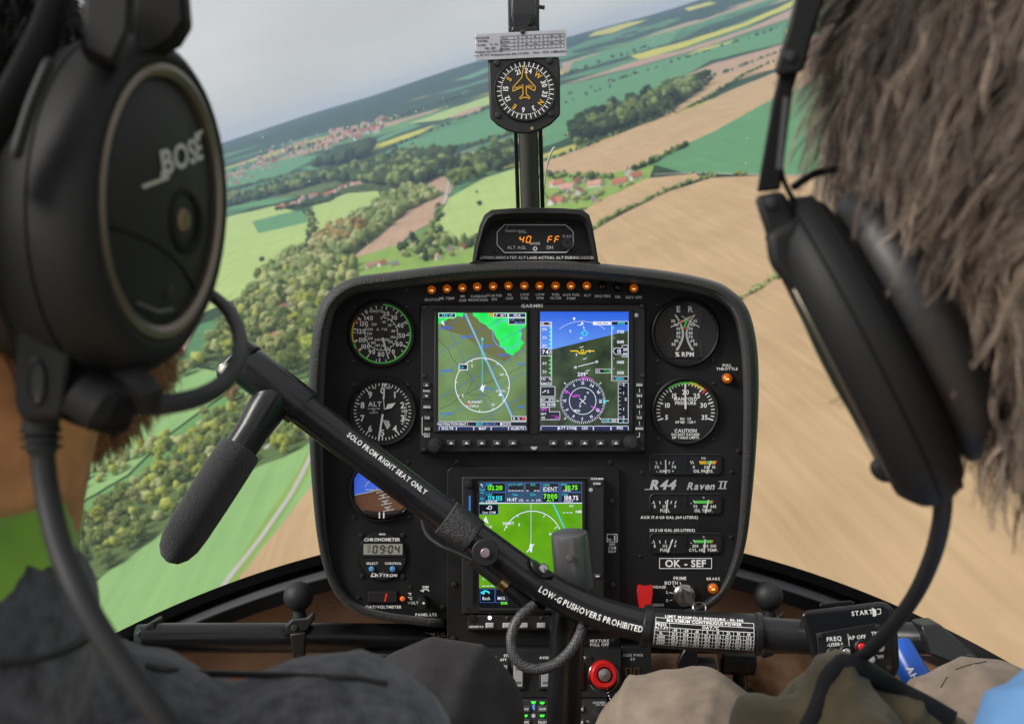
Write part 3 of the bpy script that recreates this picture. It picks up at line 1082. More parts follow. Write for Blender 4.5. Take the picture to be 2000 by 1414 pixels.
# ---- the air
hz = MB()
hz.box((0, 0, (470-2)/2-1), 33000, 33000, 474)
ho = build('haze', hz, None, smooth=False)
m = bpy.data.materials.new('haze')
m.use_nodes = True
n, l = m.node_tree.nodes, m.node_tree.links
n.clear()
ov = n.new('ShaderNodeOutputMaterial')
pv = n.new('ShaderNodeVolumePrincipled')
pv.inputs['Color'].default_value = (0.47, 0.69, 1.0, 1)
pv.inputs['Density'].default_value = 0.00005
pv.inputs['Anisotropy'].default_value = 0.2
l.new(pv.outputs[0], ov.inputs['Volume'])
ho.data.materials.append(m)
tag(ho, kind='stuff')
WORLD_OBJS.add(ho)
# ================================================================== cockpit materials
mat('panel_paint', (0.0105, 0.0105, 0.011), 0.55, spec=.3, bump=0.35, bscale=1400, bdist=0.0004, var=0.3, vscale=22, rvar=.12)
mat('bezel_black', (0.009, 0.009, 0.0095), 0.5, bump=0.12, bscale=900, bdist=0.0003)
mat('bezel_grey', (0.018, 0.018, 0.019), 0.5, bump=0.12, bscale=900, bdist=0.0003)
mat('leather', (0.012, 0.012, 0.012), 0.5, bump=0.9, bscale=420, bdist=0.0012, detail=4, sheen=0.15)
mat('dial_black', (0.006, 0.006, 0.007), 0.6)
mat('print_white', (0.90, 0.90, 0.88), 0.6)
mat('print_grey', (0.5, 0.5, 0.51), 0.6)
mat('print_green', (0.13, 0.72, 0.10), 0.6)
mat('print_red', (0.75, 0.05, 0.03), 0.6)
mat('print_yellow', (0.80, 0.62, 0.03), 0.6)
mat('print_amber', (0.85, 0.45, 0.03), 0.6)
mat('needle_white', (0.85, 0.85, 0.82), 0.5)
mat('matte_black', (0.007, 0.007, 0.0075), 0.55)
mat('satin_black', (0.011, 0.011, 0.013), 0.27, bump=0.06, bscale=500, bdist=0.0003, rvar=0.08, vscale=30)
mat('rubber', (0.013, 0.013, 0.015), 0.6, bump=0.15, bscale=300, bdist=0.0004)
mat('screw_metal', (0.05, 0.05, 0.052), 0.35, metal=0.6)
mat('steel', (0.55, 0.54, 0.52), 0.25, metal=1.0, bump=0.05, bscale=300, bdist=.0002)
mat('brass', (0.55, 0.38, 0.16), 0.3, metal=1.0)
mat('red_plastic', (0.62, 0.012, 0.012), 0.3)
mat('blue_button', (0.10, 0.32, 0.68), 0.4)
mat('key_grey', (0.06, 0.06, 0.065), 0.5)
mat('carpet', (0.66, 0.42, 0.27), 0.95, bump=0.5, bscale=350, bdist=0.002, var=0.18, vscale=7)
mat('cabin_grey', (0.22, 0.21, 0.20), 0.8, bump=0.1, bscale=200, bdist=0.001)
mat('post_paint', (0.085, 0.08, 0.066), 0.4, bump=0.05, bscale=300, bdist=.0003)
mat('frame_black', (0.012, 0.0115, 0.012), 0.45, bump=0.1, bscale=200, bdist=.0005, rvar=.1, vscale=12)
mat('frame_grey', (0.085, 0.085, 0.088), 0.4, bump=0.08, bscale=150, bdist=.0005, var=.2, vscale=9)
mat('tube_paint', (0.013, 0.0135, 0.015), 0.28, bump=0.08, bscale=250, bdist=.0004, rvar=.1, vscale=14)
glassmat('glass', (0.965, 0.972, 0.97), 0.55, 0.015, 0.025)
glassmat('dial_glass', (0.97, 0.97, 0.97), 0.5, 0.03)

# ================================================================== airframe
D0 = 1.12
def bowy(x): return 1031.7 + 0.0003095*(x-1045)**2
def bowd(x): return 1.52 - 0.47*((x-1045)/950.0)**2
heli = thing('helicopter_cabin', P(1040, 1560, 1.2), 'banked helicopter cabin: clear windshield, centre post, curved black sill frame and tan nose lining', 'helicopter')
mb = MB()
top, rows = [], []
for j in range(25):
    v = j/24
    row = []
    for i in range(49):
        u = -1+2*i/48
        T = Vector((0.62*u, 0.80+0.16*(1-u*u), 0.44))
        x = 1045+950*u
        B = P(x, bowy(x)-2, bowd(x)+0.004)
        q = T.lerp(B, v)
        bl = math.sin(math.pi*v)*0.17
        row.append(q + Vector((0.35*u, 0.8, 0.35)).normalized()*bl)
    rows.append(row)
mb.grid(rows)
ws = build('windshield', mb, 'glass', heli, recalc=False, angle=180)
WS = BVHTree.FromPolygons([Vector(p) for p in mb.v], mb.f)
def on_glass(px, py):
    h = WS.ray_cast(Vector((0, 0, 0)), P(px, py, 1.0).normalized())
    return h[0], h[1]
mb = MB()
for (x, y, s) in [(513, 269, 3), (509, 296, 2.4), (604, 355, 3), (680, 248, 3), (812, 218, 3.4), (827, 212, 2), (872, 209, 2.4), (771, 225, 2.6), (865, 191, 1.6), (498, 355, 2),
                  (486, 366, 1.6), (817, 334, 3), (768, 429, 1.6), (853, 447, 2.4), (836, 454, 2), (717, 475, 2), (792, 504, 2), (646, 439, 1.4), (622, 433, 1.4), (1192, 160, 6),
                  (1276, 82, 2), (1211, 74, 1.6), (1273, 140, 1.8), (1162, 202, 2), (1108, 262, 2.4), (1168, 290, 1.6), (1459, 271, 4), (1457, 320, 3.4), (1465, 229, 2.2), (1469, 206, 1.8),
                  (1350, 299, 1.4), (833, 118, 1.5), (520, 1130, 2), (390, 834, 2), (515, 805, 1.5), (1390, 60, 1.5)]:
    q, nn = on_glass(x, y)
    if q is None:
        continue
    s2 = s*0.00026
    for k in range(2):
        e = q + Vector((random.uniform(-1, 1), 0, random.uniform(-1, 1)))*s2*1.2*k
        mb.sph(e-nn*0.0004*(1 if nn.y > 0 else -1), (s2*random.uniform(.5, 1), 0.0005, s2*random.uniform(.8, 1.8)), 8, 5, Matrix.Rotation(random.uniform(-.8, .8), 3, 'Y'))
mat('bug_white', (0.75, 0.75, 0.72), 0.8)
o = build('insect_speck', mb, 'bug_white', ws)
o['kind'] = 'stuff'
# sill frame
prof = [(-3, .05), (-3, .0), (15, 0), (17, .02), (24, .02), (25, -.004), (42, -.052), (64, -.055), (66, .03)]
xs = np.linspace(95, 1995, 90)
mb = MB()
mb.grid([[P(x, bowy(x)+o_*(1+0.25*abs(x-1045)/950), bowd(x)+dd) for o_, dd in prof] for x in xs])
build('sill_frame', mb, 'frame_black', heli, angle=25)
mb = MB()
mb.grid([[P(x, bowy(x)+o_*(1+0.25*abs(x-1045)/950), bowd(x)+dd) for o_, dd in ((27.5, -.0135), (40, -.0485))] for x in xs])
build('lit_sill_ledge', mb, 'frame_grey', heli)  # strip coloured lighter than the frame for the light on the ledge top
# nose lining and floor
mb = MB()
rows = []
for j in range(18):
    t = j/17
    rows.append([P(x, (bowy(x)+58)*(1-t)+1640*t, (bowd(x)+.02)*(1-t)+(1.24-0.2*((x-1045)/950)**2)*t + .05*math.sin(math.pi*t)) + Vector((0, 0.006*math.sin(x*.031+j*.9), 0.004*math.sin(x*.017+j*1.7))) for x in xs])
mb.grid(rows)
build('nose_lining', mb, 'carpet', heli, recalc=False, angle=180)
mb = MB()
mb.box((0, .35, -.70), 1.4, 2.4, .03)
build('floor', mb, 'carpet', heli, smooth=False)
for s in (-1, 1):
    mb = MB()
    mb.tube([(s*.66, .80, .46), (s*.655, .95, .1), (s*.63, 1.06, -.42)], .022, 10)
    build('door_post', mb, 'frame_black', heli)
    mb = MB()
    mb.tube([(s*.66, -.15, .46), (s*.67, -.15, 0), (s*.66, -.15, -.44)], .03, 10)
    build('door_post', mb, 'frame_black', heli)
# centre post behind compass and pod
post = MB()
a, b_ = P(1038, 470, 1.30), P(1021, -90, 1.13)
def pl(t, dx, dy=0.0): return a.lerp(b_, t) + Vector((dx, dy, 0))
mb = MB()
for s in (-1, 1):
    mb.prism([pl(0, s*.0135, 0), pl(0, s*.0185, 0), pl(1, s*.0165, 0), pl(1, s*.012, 0)], Vector((0, .02, 0)))
build('post_rail', mb, 'frame_black', heli, bevel=.001)
mb = MB()
mb.tube([pl(t, 0, .005) for t in np.linspace(0, 1, 8)], [.0125-.0015*t for t in np.linspace(0, 1, 8)], 20)
build('centre_post', mb, 'post_paint', heli)
# bracket at the top of the post
mb = MB()
mb.ppoly([(996, -60), (1048, -60), (1046, 30), (1040, 48), (1030, 58), (1012, 58), (1002, 48), (998, 30)], 1.12, .03, 2)
mb.ppoly([(991, -60), (1054, -60), (1053, 70), (993, 70)], 1.14, .012, 0)
mb.ppoly([(1000, 52), (1046, 52), (1048, 64), (998, 64)], 1.118, .03, 0)
build('post_bracket', mb, 'satin_black', heli, bevel=.0015)
mb = MB()
mb.tube([P(1052, 14, 1.12), P(1064, 16, 1.12)], .0022, 10)
build('bracket_stud', mb, 'matte_black', heli)
# cross tubes
mb = MB()
mb.tube([P(268, 1248, 1.10), P(300, 1246, 1.11), P(600, 1245, 1.16), P(900, 1248, 1.19)], [.0155, .0165, .0172, .0172], 24)
build('cross_tube', mb, 'tube_paint', heli)
mb = MB()
mb.tube([P(1200, 1246, 1.18), P(1480, 1246, 1.16), P(1750, 1246, 1.08), P(1832, 1248, 1.06)], .0172, 24)
build('cross_tube', mb, 'tube_paint', heli)
mb = MB()
mb.prism([P(1800, 1222, 1.045), P(1836, 1218, 1.05), P(1912, 1284, 1.04), P(1908, 1300, 1.03), P(1880, 1304, 1.03), P(1812, 1278, 1.04)], Vector((0, .03, 0)))
build('tube_end_fitting', mb, 'tube_paint', heli, bevel=.003)
mb = MB()
mb.lathe(P(1893, 1287, 1.022), (0, -1, .2), [(.0001, .004), (.004, .004), (.005, .002), (.005, 0)], 14)
build('bolt', mb, 'screw_metal', heli)
mb = MB()
mb.prism([P(262, 1236, 1.09), P(300, 1212, 1.10), P(312, 1270, 1.10), P(285, 1275, 1.09)], Vector((0, .03, 0)))
build('tube_end_fitting', mb, 'tube_paint', heli, bevel=.003)
for x_, d_ in ((840, 1.1695), (1240, 1.1615)):
    mb = MB()
    mb.text('MAXIMUM LOAD', x_, 1239, 7.5, Pm(d_), track=.2)
    mb.text('10 LB (4.5 KG)', x_, 1249.5, 7.5, Pm(d_-.0013), track=.2)
    build('tube_lettering', mb, 'print_grey', heli, smooth=False, recalc=False)

# yaw string outside the glass
q = [on_glass(*p) for p in ((1062, 400), (1063, 372), (1068, 330), (1076, 300), (1084, 284))]
mb = MB()
mb.tube(smoothcurve([h[0]+Vector((0, .006+.004*i, .002)) for i, h in enumerate(q)], 5), [.0009]*12+[.0014]*9, 8)
mat('yarn', (0.72, 0.70, 0.62), 0.9)
tag(build('yaw_string', mb, 'yarn', org=q[0][0]), 'thin white yaw string on the windshield right of the centre post', 'string')

# ================================================================== shared small parts
def _screw_mesh():
    mb = MB()
    mb.lathe((0, 0, 0), (0, -1, 0), [(1, 0), (1, .25), (.85, .5), (.5, .62), (.001, .66)], 14)
    o = build('screw', mb, 'screw_metal')
    me = o.data
    bpy.data.objects.remove(o)
    mb = MB()
    for (w, h) in ((.22, 1.2), (1.2, .22)):
        mb.add([Vector((-w/2, -.69, -h/2)), Vector((w/2, -.69, -h/2)), Vector((w/2, -.69, h/2)), Vector((-w/2, -.69, h/2))], [(0, 1, 2, 3)])
    o = build('screw_slot', mb, 'dial_black', smooth=False, recalc=False)
    m2 = o.data
    bpy.data.objects.remove(o)
    return me, m2
SCREW, SLOT = _screw_mesh()
def screw(parent, x, y, d=D0, r=4.6, slot=True):
    k = r*d/F
    o = bpy.data.objects.new('screw', SCREW)
    COL.objects.link(o)
    o.parent = parent
    o.location = P(x, y, d) - Vector(parent['_o'])
    o.scale = (k, k, k)
    o.rotation_euler = (0, random.uniform(0, 1.5), 0)
    if slot:
        s = bpy.data.objects.new('slot', SLOT)
        COL.objects.link(s)
        s.parent = o
def flat(name, mb, m, parent):
    return build(name, mb, m, parent, smooth=False, recalc=False)

# ================================================================== instrument panel
panel = thing('instrument_panel', P(1040, 1225, 1.2), 'black instrument panel with padded leather rim and row of amber warning lights', 'instrument panel')
OUT = [(612, 640), (605, 700), (603, 760), (603, 830), (606, 900), (611, 970), (619, 1045), (632, 1108), (652, 1156), (688, 1192), (740, 1210), (800, 1219), (870, 1226),
       (1000, 1230), (1120, 1230), (1211, 1226), (1300, 1215), (1375, 1194), (1418, 1160), (1443, 1110), (1459, 1050), (1470, 960), (1478, 860), (1482, 770), (1480, 690), (1470, 630),
       (1455, 594), (1430, 568), (1392, 548), (1300, 529), (1150, 513), (1040, 509), (900, 515), (750, 533), (690, 542), (652, 562), (626, 594)]
oc = smoothcurve([Vector((x, y, 0)) for x, y in OUT+[OUT[0]]], 5)[:-1]
oc = [(p.x, p.y) for p in oc]
def inset(poly, k):
    n = len(poly)
    res = []
    for i in range(n):
        x0, y0 = poly[i-2]
        x1, y1 = poly[(i+2) % n]
        tx, ty = x1-x0, y1-y0
        L = math.hypot(tx, ty)
        kk = k
        # the visor lip is deeper along the top
        if ty/L > -.6 and poly[i][1] < 640 and False:
            kk = k*1.4
        nx, ny = ty/L, -tx/L
        res.append((poly[i][0]+nx*kk, poly[i][1]+ny*kk))
    return res
# make sure the inset goes inwards
_t = inset(oc, 10)
SGN = 1 if sum(math.hypot(p[0]-1040, p[1]-870) for p in _t) < sum(math.hypot(p[0]-1040, p[1]-870) for p in oc) else -1
mb = MB()
loops = []
def lipw(x, y):
    t = min(1, max(0, (y-640)/520))
    return 1-.82*t*t*(3-2*t)
for k, d in [(36, 1.34), (10, 1.24), (0, 1.10), (0, 1.085), (3, 1.075), (9, 1.069), (17, 1.069), (23, 1.074), (26, 1.083), (28, 1.10), (33, 1.1215)]:
    row = []
    for (x, y), (xo, yo) in zip(inset(oc, SGN*k), oc):
        w = lipw(xo, yo)
        kk = .45+.55*w
        x, y = xo+(x-xo)*kk, yo+(y-yo)*kk
        dd = D0-(D0-d)*w if d < D0 else d
        if yo > 1180 and 868 < xo < 1216:
            dd = max(dd, D0+.006)
        row.append(P(x, y, dd))
    loops.append(row)
mb.grid(loops, cu=True)
mb.f.append(tuple(range(len(oc)))[::-1])
build('rim', mb, 'leather', panel, angle=60)
mb = MB()
ins = [(xo+(x-xo)*(.45+.55*lipw(xo, yo)), yo+(y-yo)*(.45+.55*lipw(xo, yo))) for (x, y), (xo, yo) in zip(inset(oc, SGN*32), oc)]
mb.prism([P(x, y, D0) for x, y in ins], [P(x, y, D0+.004) for x, y in ins])
build('face_plate', mb, 'panel_paint', panel, smooth=False)
# warning lights
mat('amber_lens', (0.5, 0.10, 0.004), 0.1, emit=(0.95, 0.2, 0.008), estr=0.07, coat=0.6)
mat('dark_lens', (0.035, 0.008, 0.008), 0.12, coat=0.6)
mat('lamp_glint', (0.9, 0.6, 0.25), 0.3, emit=(1.0, 0.55, 0.15), estr=0.45)
def lamp(x, y, r, cap, lens='amber_lens'):
    mb = MB()
    mb.plathe(x, y, D0, [(r*1.12, 0), (r*1.12, .0025), (r*.95, .0035), (r*.9, .002)], 20)
    s = build('warning_light', mb, 'matte_black', panel)
    mb = MB()
    mb.plathe(x, y, D0, [(r*.95, .002), (r*.93, .005), (r*.82, .0072), (r*.6, .009), (r*.3, .0099), (.01, .0102)], 20)
    build('lens', mb, lens, s)
    if lens == 'amber_lens':
        mb = MB()
        mb.fdisc(x-1.5, y+1.5, r*.16, Pm(D0-.0106), 10)
        mb.fdisc(x+1.8, y+1.6, r*.16, Pm(D0-.0106), 10)
        flat('filament_glint', mb, 'lamp_glint', s)  # glowing dots stand in for bright filament reflections in the lens
    if cap:
        mb = MB()
        for (t, cx, cy_, h) in cap:
            mb.text(t, cx, cy_, h, Pm(D0-.0008), track=.18)
        flat('caption', mb, 'print_white', s)
CAPS = [[('CLUTCH', 844, 585.5, 4.6)], [('MR TEMP', 873, 583, 4.6)], [('MR', 904, 579, 4.4), ('CHIP', 904, 587, 4.4)], [('CARBON', 934, 579, 4.4), ('MONOXIDE', 934, 586, 4.4)],
        [('STARTER', 965, 577.5, 4.4), ('ON', 965, 584.5, 4.4)], [('TR', 995, 576, 4.4), ('CHIP', 995, 583, 4.4)], [('LOW', 1025, 575.5, 4.4), ('FUEL', 1025, 582.5, 4.4)],
        [('LOW', 1055, 575.5, 4.4), ('RPM', 1055, 582.5, 4.4)], [('FUEL', 1086, 575.5, 4.4), ('FILTER', 1086, 582.5, 4.4)], [('AUX FUEL', 1116, 576, 4.4), ('PUMP', 1116, 583, 4.4)],
        [('ALT', 1147, 577, 4.6)], [('ENG FIRE', 1177, 578.5, 4.6)], [('OIL', 1207, 580, 4.6)], [('GOV OFF', 1238, 581, 4.6)]]
for i, x in enumerate([843, 873, 903, 932, 963, 993, 1024, 1054, 1085, 1115, 1146, 1177, 1207, 1238]):
    y = [566, 564, 562, 560, 559, 558, 558, 558, 558, 558, 558, 559, 561, 563][i]
    lamp(x, y, 9.0 if i not in (11, 12) else 8.4, CAPS[i], 'dark_lens' if i in (11, 12) else 'amber_lens')
lamp(1420.5, 739, 10.5, [('FULL', 1420, 713.5, 5), ('THROTTLE', 1420, 720.5, 5)])
lamp(1393, 1149, 11, [('BRAKE', 1393, 1130, 5)])
for (x, y) in [(795, 565), (1281, 561), (1442, 881), (892, 902), (1191, 903), (700, 1167), (802, 1147), (864, 1186), (1253, 923), (1250, 1086), (1429, 922), (1428, 1049)]:
    screw(panel, x, y, D0, 5.2 if (x, y) in ((1442, 881), (864, 1186), (892, 902), (1191, 903)) else 4.0)
# lettering and badges on the face
mb = MB()
mp = Pm(D0-.0007)
mb.text('AUX 17.0 US GAL (64 LITERS)', 1307, 1010, 5.2, mp)
mb.text('29.5 US GAL (112 LITERS)', 1313, 1035.3, 5.0, mp)
mb.text('ENGAGE', 1286, 1146, 4.8, mp, track=.12)
mb.text('DISENG', 1284, 1181, 4.8, mp, track=.12)
mb.text('PRIME', 1328, 1129, 6, mp)
mb.text('BOTH', 1311, 1138, 6, mp)
mb.text('L', 1303.5, 1156, 5.6, mp)
mb.text('R', 1303.5, 1172.5, 5.6, mp)
for (x0, y0, x1, y1) in ((1330, 1142, 1328, 1136), (1320, 1148, 1315, 1143), (1314, 1158, 1307, 1156.5), (1313, 1171, 1308, 1172)):
    mb.fline(x0, y0, x1, y1, 1.4, mp)
mb.text('PANEL LTS', 832, 1200, 5.2, mp)
mb.text('DIM', 831, 1146, 4.6, mp)
mb.farc(831, 1160, 8.5, 10.5, -45, 50, mp)
mb.fpoly([(820, 1153), (829, 1149.5), (827.5, 1156)], mp)
mb.text('OAT/VOLTMETER', 749, 1185, 5.2, mp)
mb.text('°F', 797, 1160, 5, mp, al='l')
mb.text('°C', 797, 1168, 5, mp, al='l')
mb.text('VOLTS', 796, 1177, 5, mp, al='l')
flat('panel_lettering', mb, 'print_white', panel)
mb = MB()
for o_ in (-.7, 0, .7):
    mb.text('R44', 1296+o_, 946.5-o_*.3, 17.5, Pm(D0-.0007-.00005*o_), shear=.28, xs=1.06, track=.1)
mb.text('Raven', 1370, 949, 13.5, mp, shear=.28, xs=.98, track=.09)
mb.text('II', 1412, 947, 14, mp, shear=.2, xs=1.0, track=.35)
mb.fline(1404, 940, 1421, 940, 1.6, mp)
mb.fline(1402, 954, 1419, 954, 1.6, mp)
mb.fline(1259, 955.6, 1276, 955.6, 1.6, mp)
mat('badge_silver', (0.72, 0.73, 0.76), 0.3, metal=.4)
flat('model_badge', mb, 'badge_silver', panel)
mb = MB()
mb.pbox(1287, 1089, 1391, 1111, D0, .0008)
rp_ = build('registration_plate', mb, 'dial_black', panel, smooth=False)
mb = MB()
mb.fframe(1287.5, 1089.5, 1390.5, 1110.5, 1.3, Pm(D0-.0013))
mb.text('OK - SEF', 1339, 1100, 13.2, Pm(D0-.0013), track=.13)
flat('registration_lettering', mb, 'print_white', rp_)

# ================================================================== round gauges
def gauge(name, cx, cy, r, label, cat='gauge', bez=7.0, scr=True, screws=None):
    g = thing(name, P(cx, cy, D0), label, cat)
    mb = MB()
    mb.plathe(cx, cy, D0, [(r+bez, -.001), (r+bez, .003), (r+bez-1.5, .0052), (r+bez*.45, .006), (r+1.5, .005), (r, .0035), (r, .0015)], 64)
    build('bezel', mb, 'bezel_black', g, angle=50)
    mb = MB()
    mb.fdisc(cx, cy, r+.5, Pm(D0-.0016), 48)
    flat('dial', mb, 'dial_black', g)
    for (x, y) in (screws or []):
        screw(g, x, y, D0, 4.0)
    return g
def gglass(g, cx, cy, r):
    mb = MB()
    mb.fdisc(cx, cy, r+.3, Pm(D0-.0046), 48)
    flat('cover_glass', mb, 'dial_glass', g)
mk, nd = Pm(D0-.0022), Pm(D0-.0034)
def pol(cx, cy, a, r): return cx+r*math.sin(R_(a)), cy-r*math.cos(R_(a))

# airspeed
cx, cy_ = 745, 652
g = gauge('airspeed_indicator', cx, cy_, 60, 'round airspeed indicator at the upper left with green and yellow arc', screws=[(690, 598), (796, 599), (690, 706), (797, 707)])
mb = MB()
mb.farc(cx, cy_, 55.5, 58.5, 3, 232, mk)
mb.farc(cx, cy_, 55.5, 58.5, 240, 251, mk)
flat('green_arc', mb, 'print_green', g)
mb = MB()
mb.farc(cx, cy_, 55.5, 58.5, 253, 293, mk)
flat('yellow_arc', mb, 'print_yellow', g)
mb = MB()
mb.ftick(cx, cy_, 297, 51, 59, 3.5, mk)
mb.ftick(cx, cy_, 236, 50, 58, 3.0, mk)
flat('red_line', mb, 'print_red', g)
mb, nm = MB(), MB()
for t_, a in (('20', 13), ('30', 38), ('40', 66), ('50', 95), ('60', 120), ('70', 151), ('80', 181), ('90', 208), ('100', 231), ('110', 252), ('120', 277), ('130', 300), ('140', 321)):
    mb.ftick(cx, cy_, a+(3 if a > 180 else -2), 47.5, 55, 2.2, mk)
    x, y = pol(cx, cy_, a, 40 if len(t_) == 2 else 39.5)
    nm.text(t_, x, y, 8.6, mk, xs=.95, bold=True)
for k in range(14):
    mb.ftick(cx, cy_, 25+k*14.3*1.6 if False else 27+k*20.5, 50.5, 55, 1.6, mk)
for k in range(5):
    mb.ftick(cx, cy_, 305+k*11, 49, 56, 1.6, mk)
nm.text('KNOTS', 735, 608, 5, mk, xs=.95)
nm.text('0', 746, 601, 3.6, mk)
nm.text('KM/H', 746, 643.5, 5, mk)
nm.text('AIRSPEED', 746, 663.5, 4.2, mk)
mb.farc(cx, cy_, 31.5, 32.8, -3, 300, mk)
for k in range(24):
    mb.ftick(cx, cy_, k*13, 29.5 if k % 2 else 27.5, 32, 1.2, mk)
for t_, a in (('40', 12), ('60', 44), ('80', 77), ('100', 106), ('120', 131), ('140', 170), ('160', 198), ('180', 222), ('200', 248), ('220', 271), ('240', 292), ('260', 322)):
    x, y = pol(cx, cy_, a, 23.5)
    nm.text(t_, x, y, 4.8, mk, xs=.85)
flat('scale_marks', mb, 'print_white', g)
flat('numerals', nm, 'print_white', g)
mb = MB()
x, y = pol(cx, cy_, 164, 51)
x2, y2 = pol(cx, cy_, 164, 8)
mb.fline(x2, y2, x, y, 4.2, nd, 2.0)
flat('needle', mb, 'needle_white', g)
mb = MB()
x, y = pol(cx, cy_, 344, 22)
mb.fline(x2, y2, x, y, 4, nd, 7)
mb.plathe(cx, cy_, D0-.0034, [(8, 0), (7, .0006), (.01, .0008)], 20)
flat('needle_hub', mb, 'matte_black', g)
gglass(g, cx, cy_, 60)

# altimeter
cx, cy_ = 747, 804
g = gauge('altimeter', cx, cy_, 61, 'black round altimeter with long white hand, below the airspeed dial', screws=[(690, 752), (797, 752), (690, 858), (797, 859)])
mb, nm = MB(), MB()
for k in range(50):
    mb.ftick(cx, cy_, k*7.2, 51 if k % 5 else 47, 56, 1.7 if k % 5 else 2.2, mk)
for i, t_ in enumerate('0123456789'):
    x, y = pol(cx, cy_, i*36, 41)
    nm.text(t_, x, y, 11.5, mk, xs=.95)
nm.text('ALT', 732, 789, 8.6, mk)
nm.text('100', 731, 757.5, 3.4, mk)
nm.text('FEET', 760, 757.5, 3.4, mk)
for i, t_ in enumerate(('CALIBRATED', 'TO', '20,000 FT')):
    nm.text(t_, 730, 798+i*4, 2.4, mk)
for k in range(12):
    mb.ftick(cx, cy_, 78+k*4, 43, 48, 1.0, mk)
nm.text('29.9', 790, 803, 4, mk)
flat('scale_marks', mb, 'print_white', g)
flat('numerals', nm, 'print_white', g)
mb = MB()
for k in range(4):
    mb.fline(748+k*3.4, 820+k*.4, 757+k*1.6, 838-k*2, 1.6, mk)
flat('warning_flag', mb, 'print_white', g)
mb = MB()
mb.fline(748, 806, 740, 856, 3.8, nd, 3.6)
mb.fline(740, 856, 739.5, 862, 3.6, nd, .5)
mb.fline(751, 803, 749, 778, 1.4, nd, 1.4)
mb.fline(749, 779, 752, 754, 4, nd, .6)
mb.fpoly([(747, 749), (758, 749), (752, 757)], nd)
mb.fpoly([(752, 800), (757, 789), (773, 786.5), (765, 797)], nd)
flat('needle', mb, 'needle_white', g)
mb = MB()
mb.plathe(748, 804, D0-.0034, [(5, 0), (4, .0008), (.01, .001)], 16)
flat('needle_hub', mb, 'matte_black', g)
gglass(g, cx, cy_, 61)

# attitude indicator
cx, cy_ = 745, 956
g = gauge('attitude_indicator', cx, cy_, 58, 'attitude indicator with blue sky and brown earth, half behind the control bar', screws=[(797, 903), (692, 1010), (800, 1010)], bez=7)
mp = Pm(D0-.0021)
win = [(692, 935), (706, 912), (785, 912), (798, 935), (798, 982), (780, 999), (708, 999), (692, 982)]
h0, h1 = 968, 948
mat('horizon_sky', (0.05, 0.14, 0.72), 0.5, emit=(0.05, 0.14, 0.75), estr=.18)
mat('horizon_earth', (0.22, 0.10, 0.055), 0.5)
mb = MB()
mb.fpoly([(692, 967), (692, 935), (706, 912), (785, 912), (798, 935), (798, 945)], mp)
flat('sky_half', mb, 'horizon_sky', g)
mb = MB()
mb.fpoly([(692, 967), (798, 945), (798, 982), (780, 999), (708, 999), (692, 982)], mp)
flat('earth_half', mb, 'horizon_earth', g)
mb = MB()
mp2 = Pm(D0-.0026)
mb.fline(692, 967, 798, 945, 1.4, mp2)
for k in range(7):
    c_x, c_y = 746+k*2.2, 960+k*6.0
    w = 7 if k % 2 else 11
    mb.fline(c_x-w, c_y+w*.22, c_x+w, c_y-w*.22, 1.4, mp2)
    if k % 2:
        mb.text('%d0' % (k//2+1), c_x, c_y+3, 4, mp2, rot=-12)
mb.farc(733, 956, 19, 20.2, -75, 10, mp2)
for a in (-70, -50, -30, -10):
    mb.ftick(733, 956, a, 19, 23, 1.2, mp2)
mb.fline(714, 956, 736, 957, 1.4, mp2)
flat('horizon_marks', mb, 'print_white', g)
mb = MB()
mb.fline(728, 958, 737, 957, 2.0, Pm(D0-.003))
mb.fline(736, 953, 737, 960, 2.0, Pm(D0-.003))
flat('aircraft_symbol', mb, 'print_yellow', g)
mb = MB()
cc = [P(710+k*7.1, 1001+4.5*math.sin(math.pi*k/10), D0-.006) for k in range(11)]
mb.tube(cc, [.0028]+[.0034]*9+[.0028], 12)
build('slip_tube', mb, 'satin_black', g)
mb = MB()
for x in (741, 749.5):
    mb.fline(x, 1000, x, 1012, 2.6, Pm(D0-.0098))
flat('slip_marks', mb, 'print_white', g)
gglass(g, cx, cy_, 58)

# chronometer
cx, cy_ = 746.5, 1086
g = thing('chronometer', P(cx, cy_, D0), 'round digital chronometer reading 09:04 with two blue buttons', 'clock')
mb = MB()
mb.plathe(cx, cy_, D0, [(48.5, -.001), (48.5, .002), (47, .003), (46.4, .0012), (45.8, .0028), (.01, .003)], 56)
build('case', mb, 'bezel_black', g)
for (x, y) in [(706, 1045), (787, 1045), (707, 1125), (787, 1126)]:
    screw(g, x, y, D0, 5.2)
mb = MB()
mb.pbox(707, 1060, 789, 1088, D0-.003, .0012, 1)
w = build('window_frame', mb, 'matte_black', g, smooth=False)
mat('lcd', (0.30, 0.31, 0.26), 0.35, emit=(0.3, .31, .26), estr=.03)
mb = MB()
mb.frect(710, 1062, 786, 1083, Pm(D0-.0045))
flat('lcd_screen', mb, 'lcd', w)
SEG = {'0': 'abcdef', '1': 'bc', '2': 'abged', '3': 'abgcd', '4': 'fgbc', '5': 'afgcd', '6': 'afgedc', '7': 'abc', '8': 'abcdefg', '9': 'abcdfg', 'F': 'aefg'}
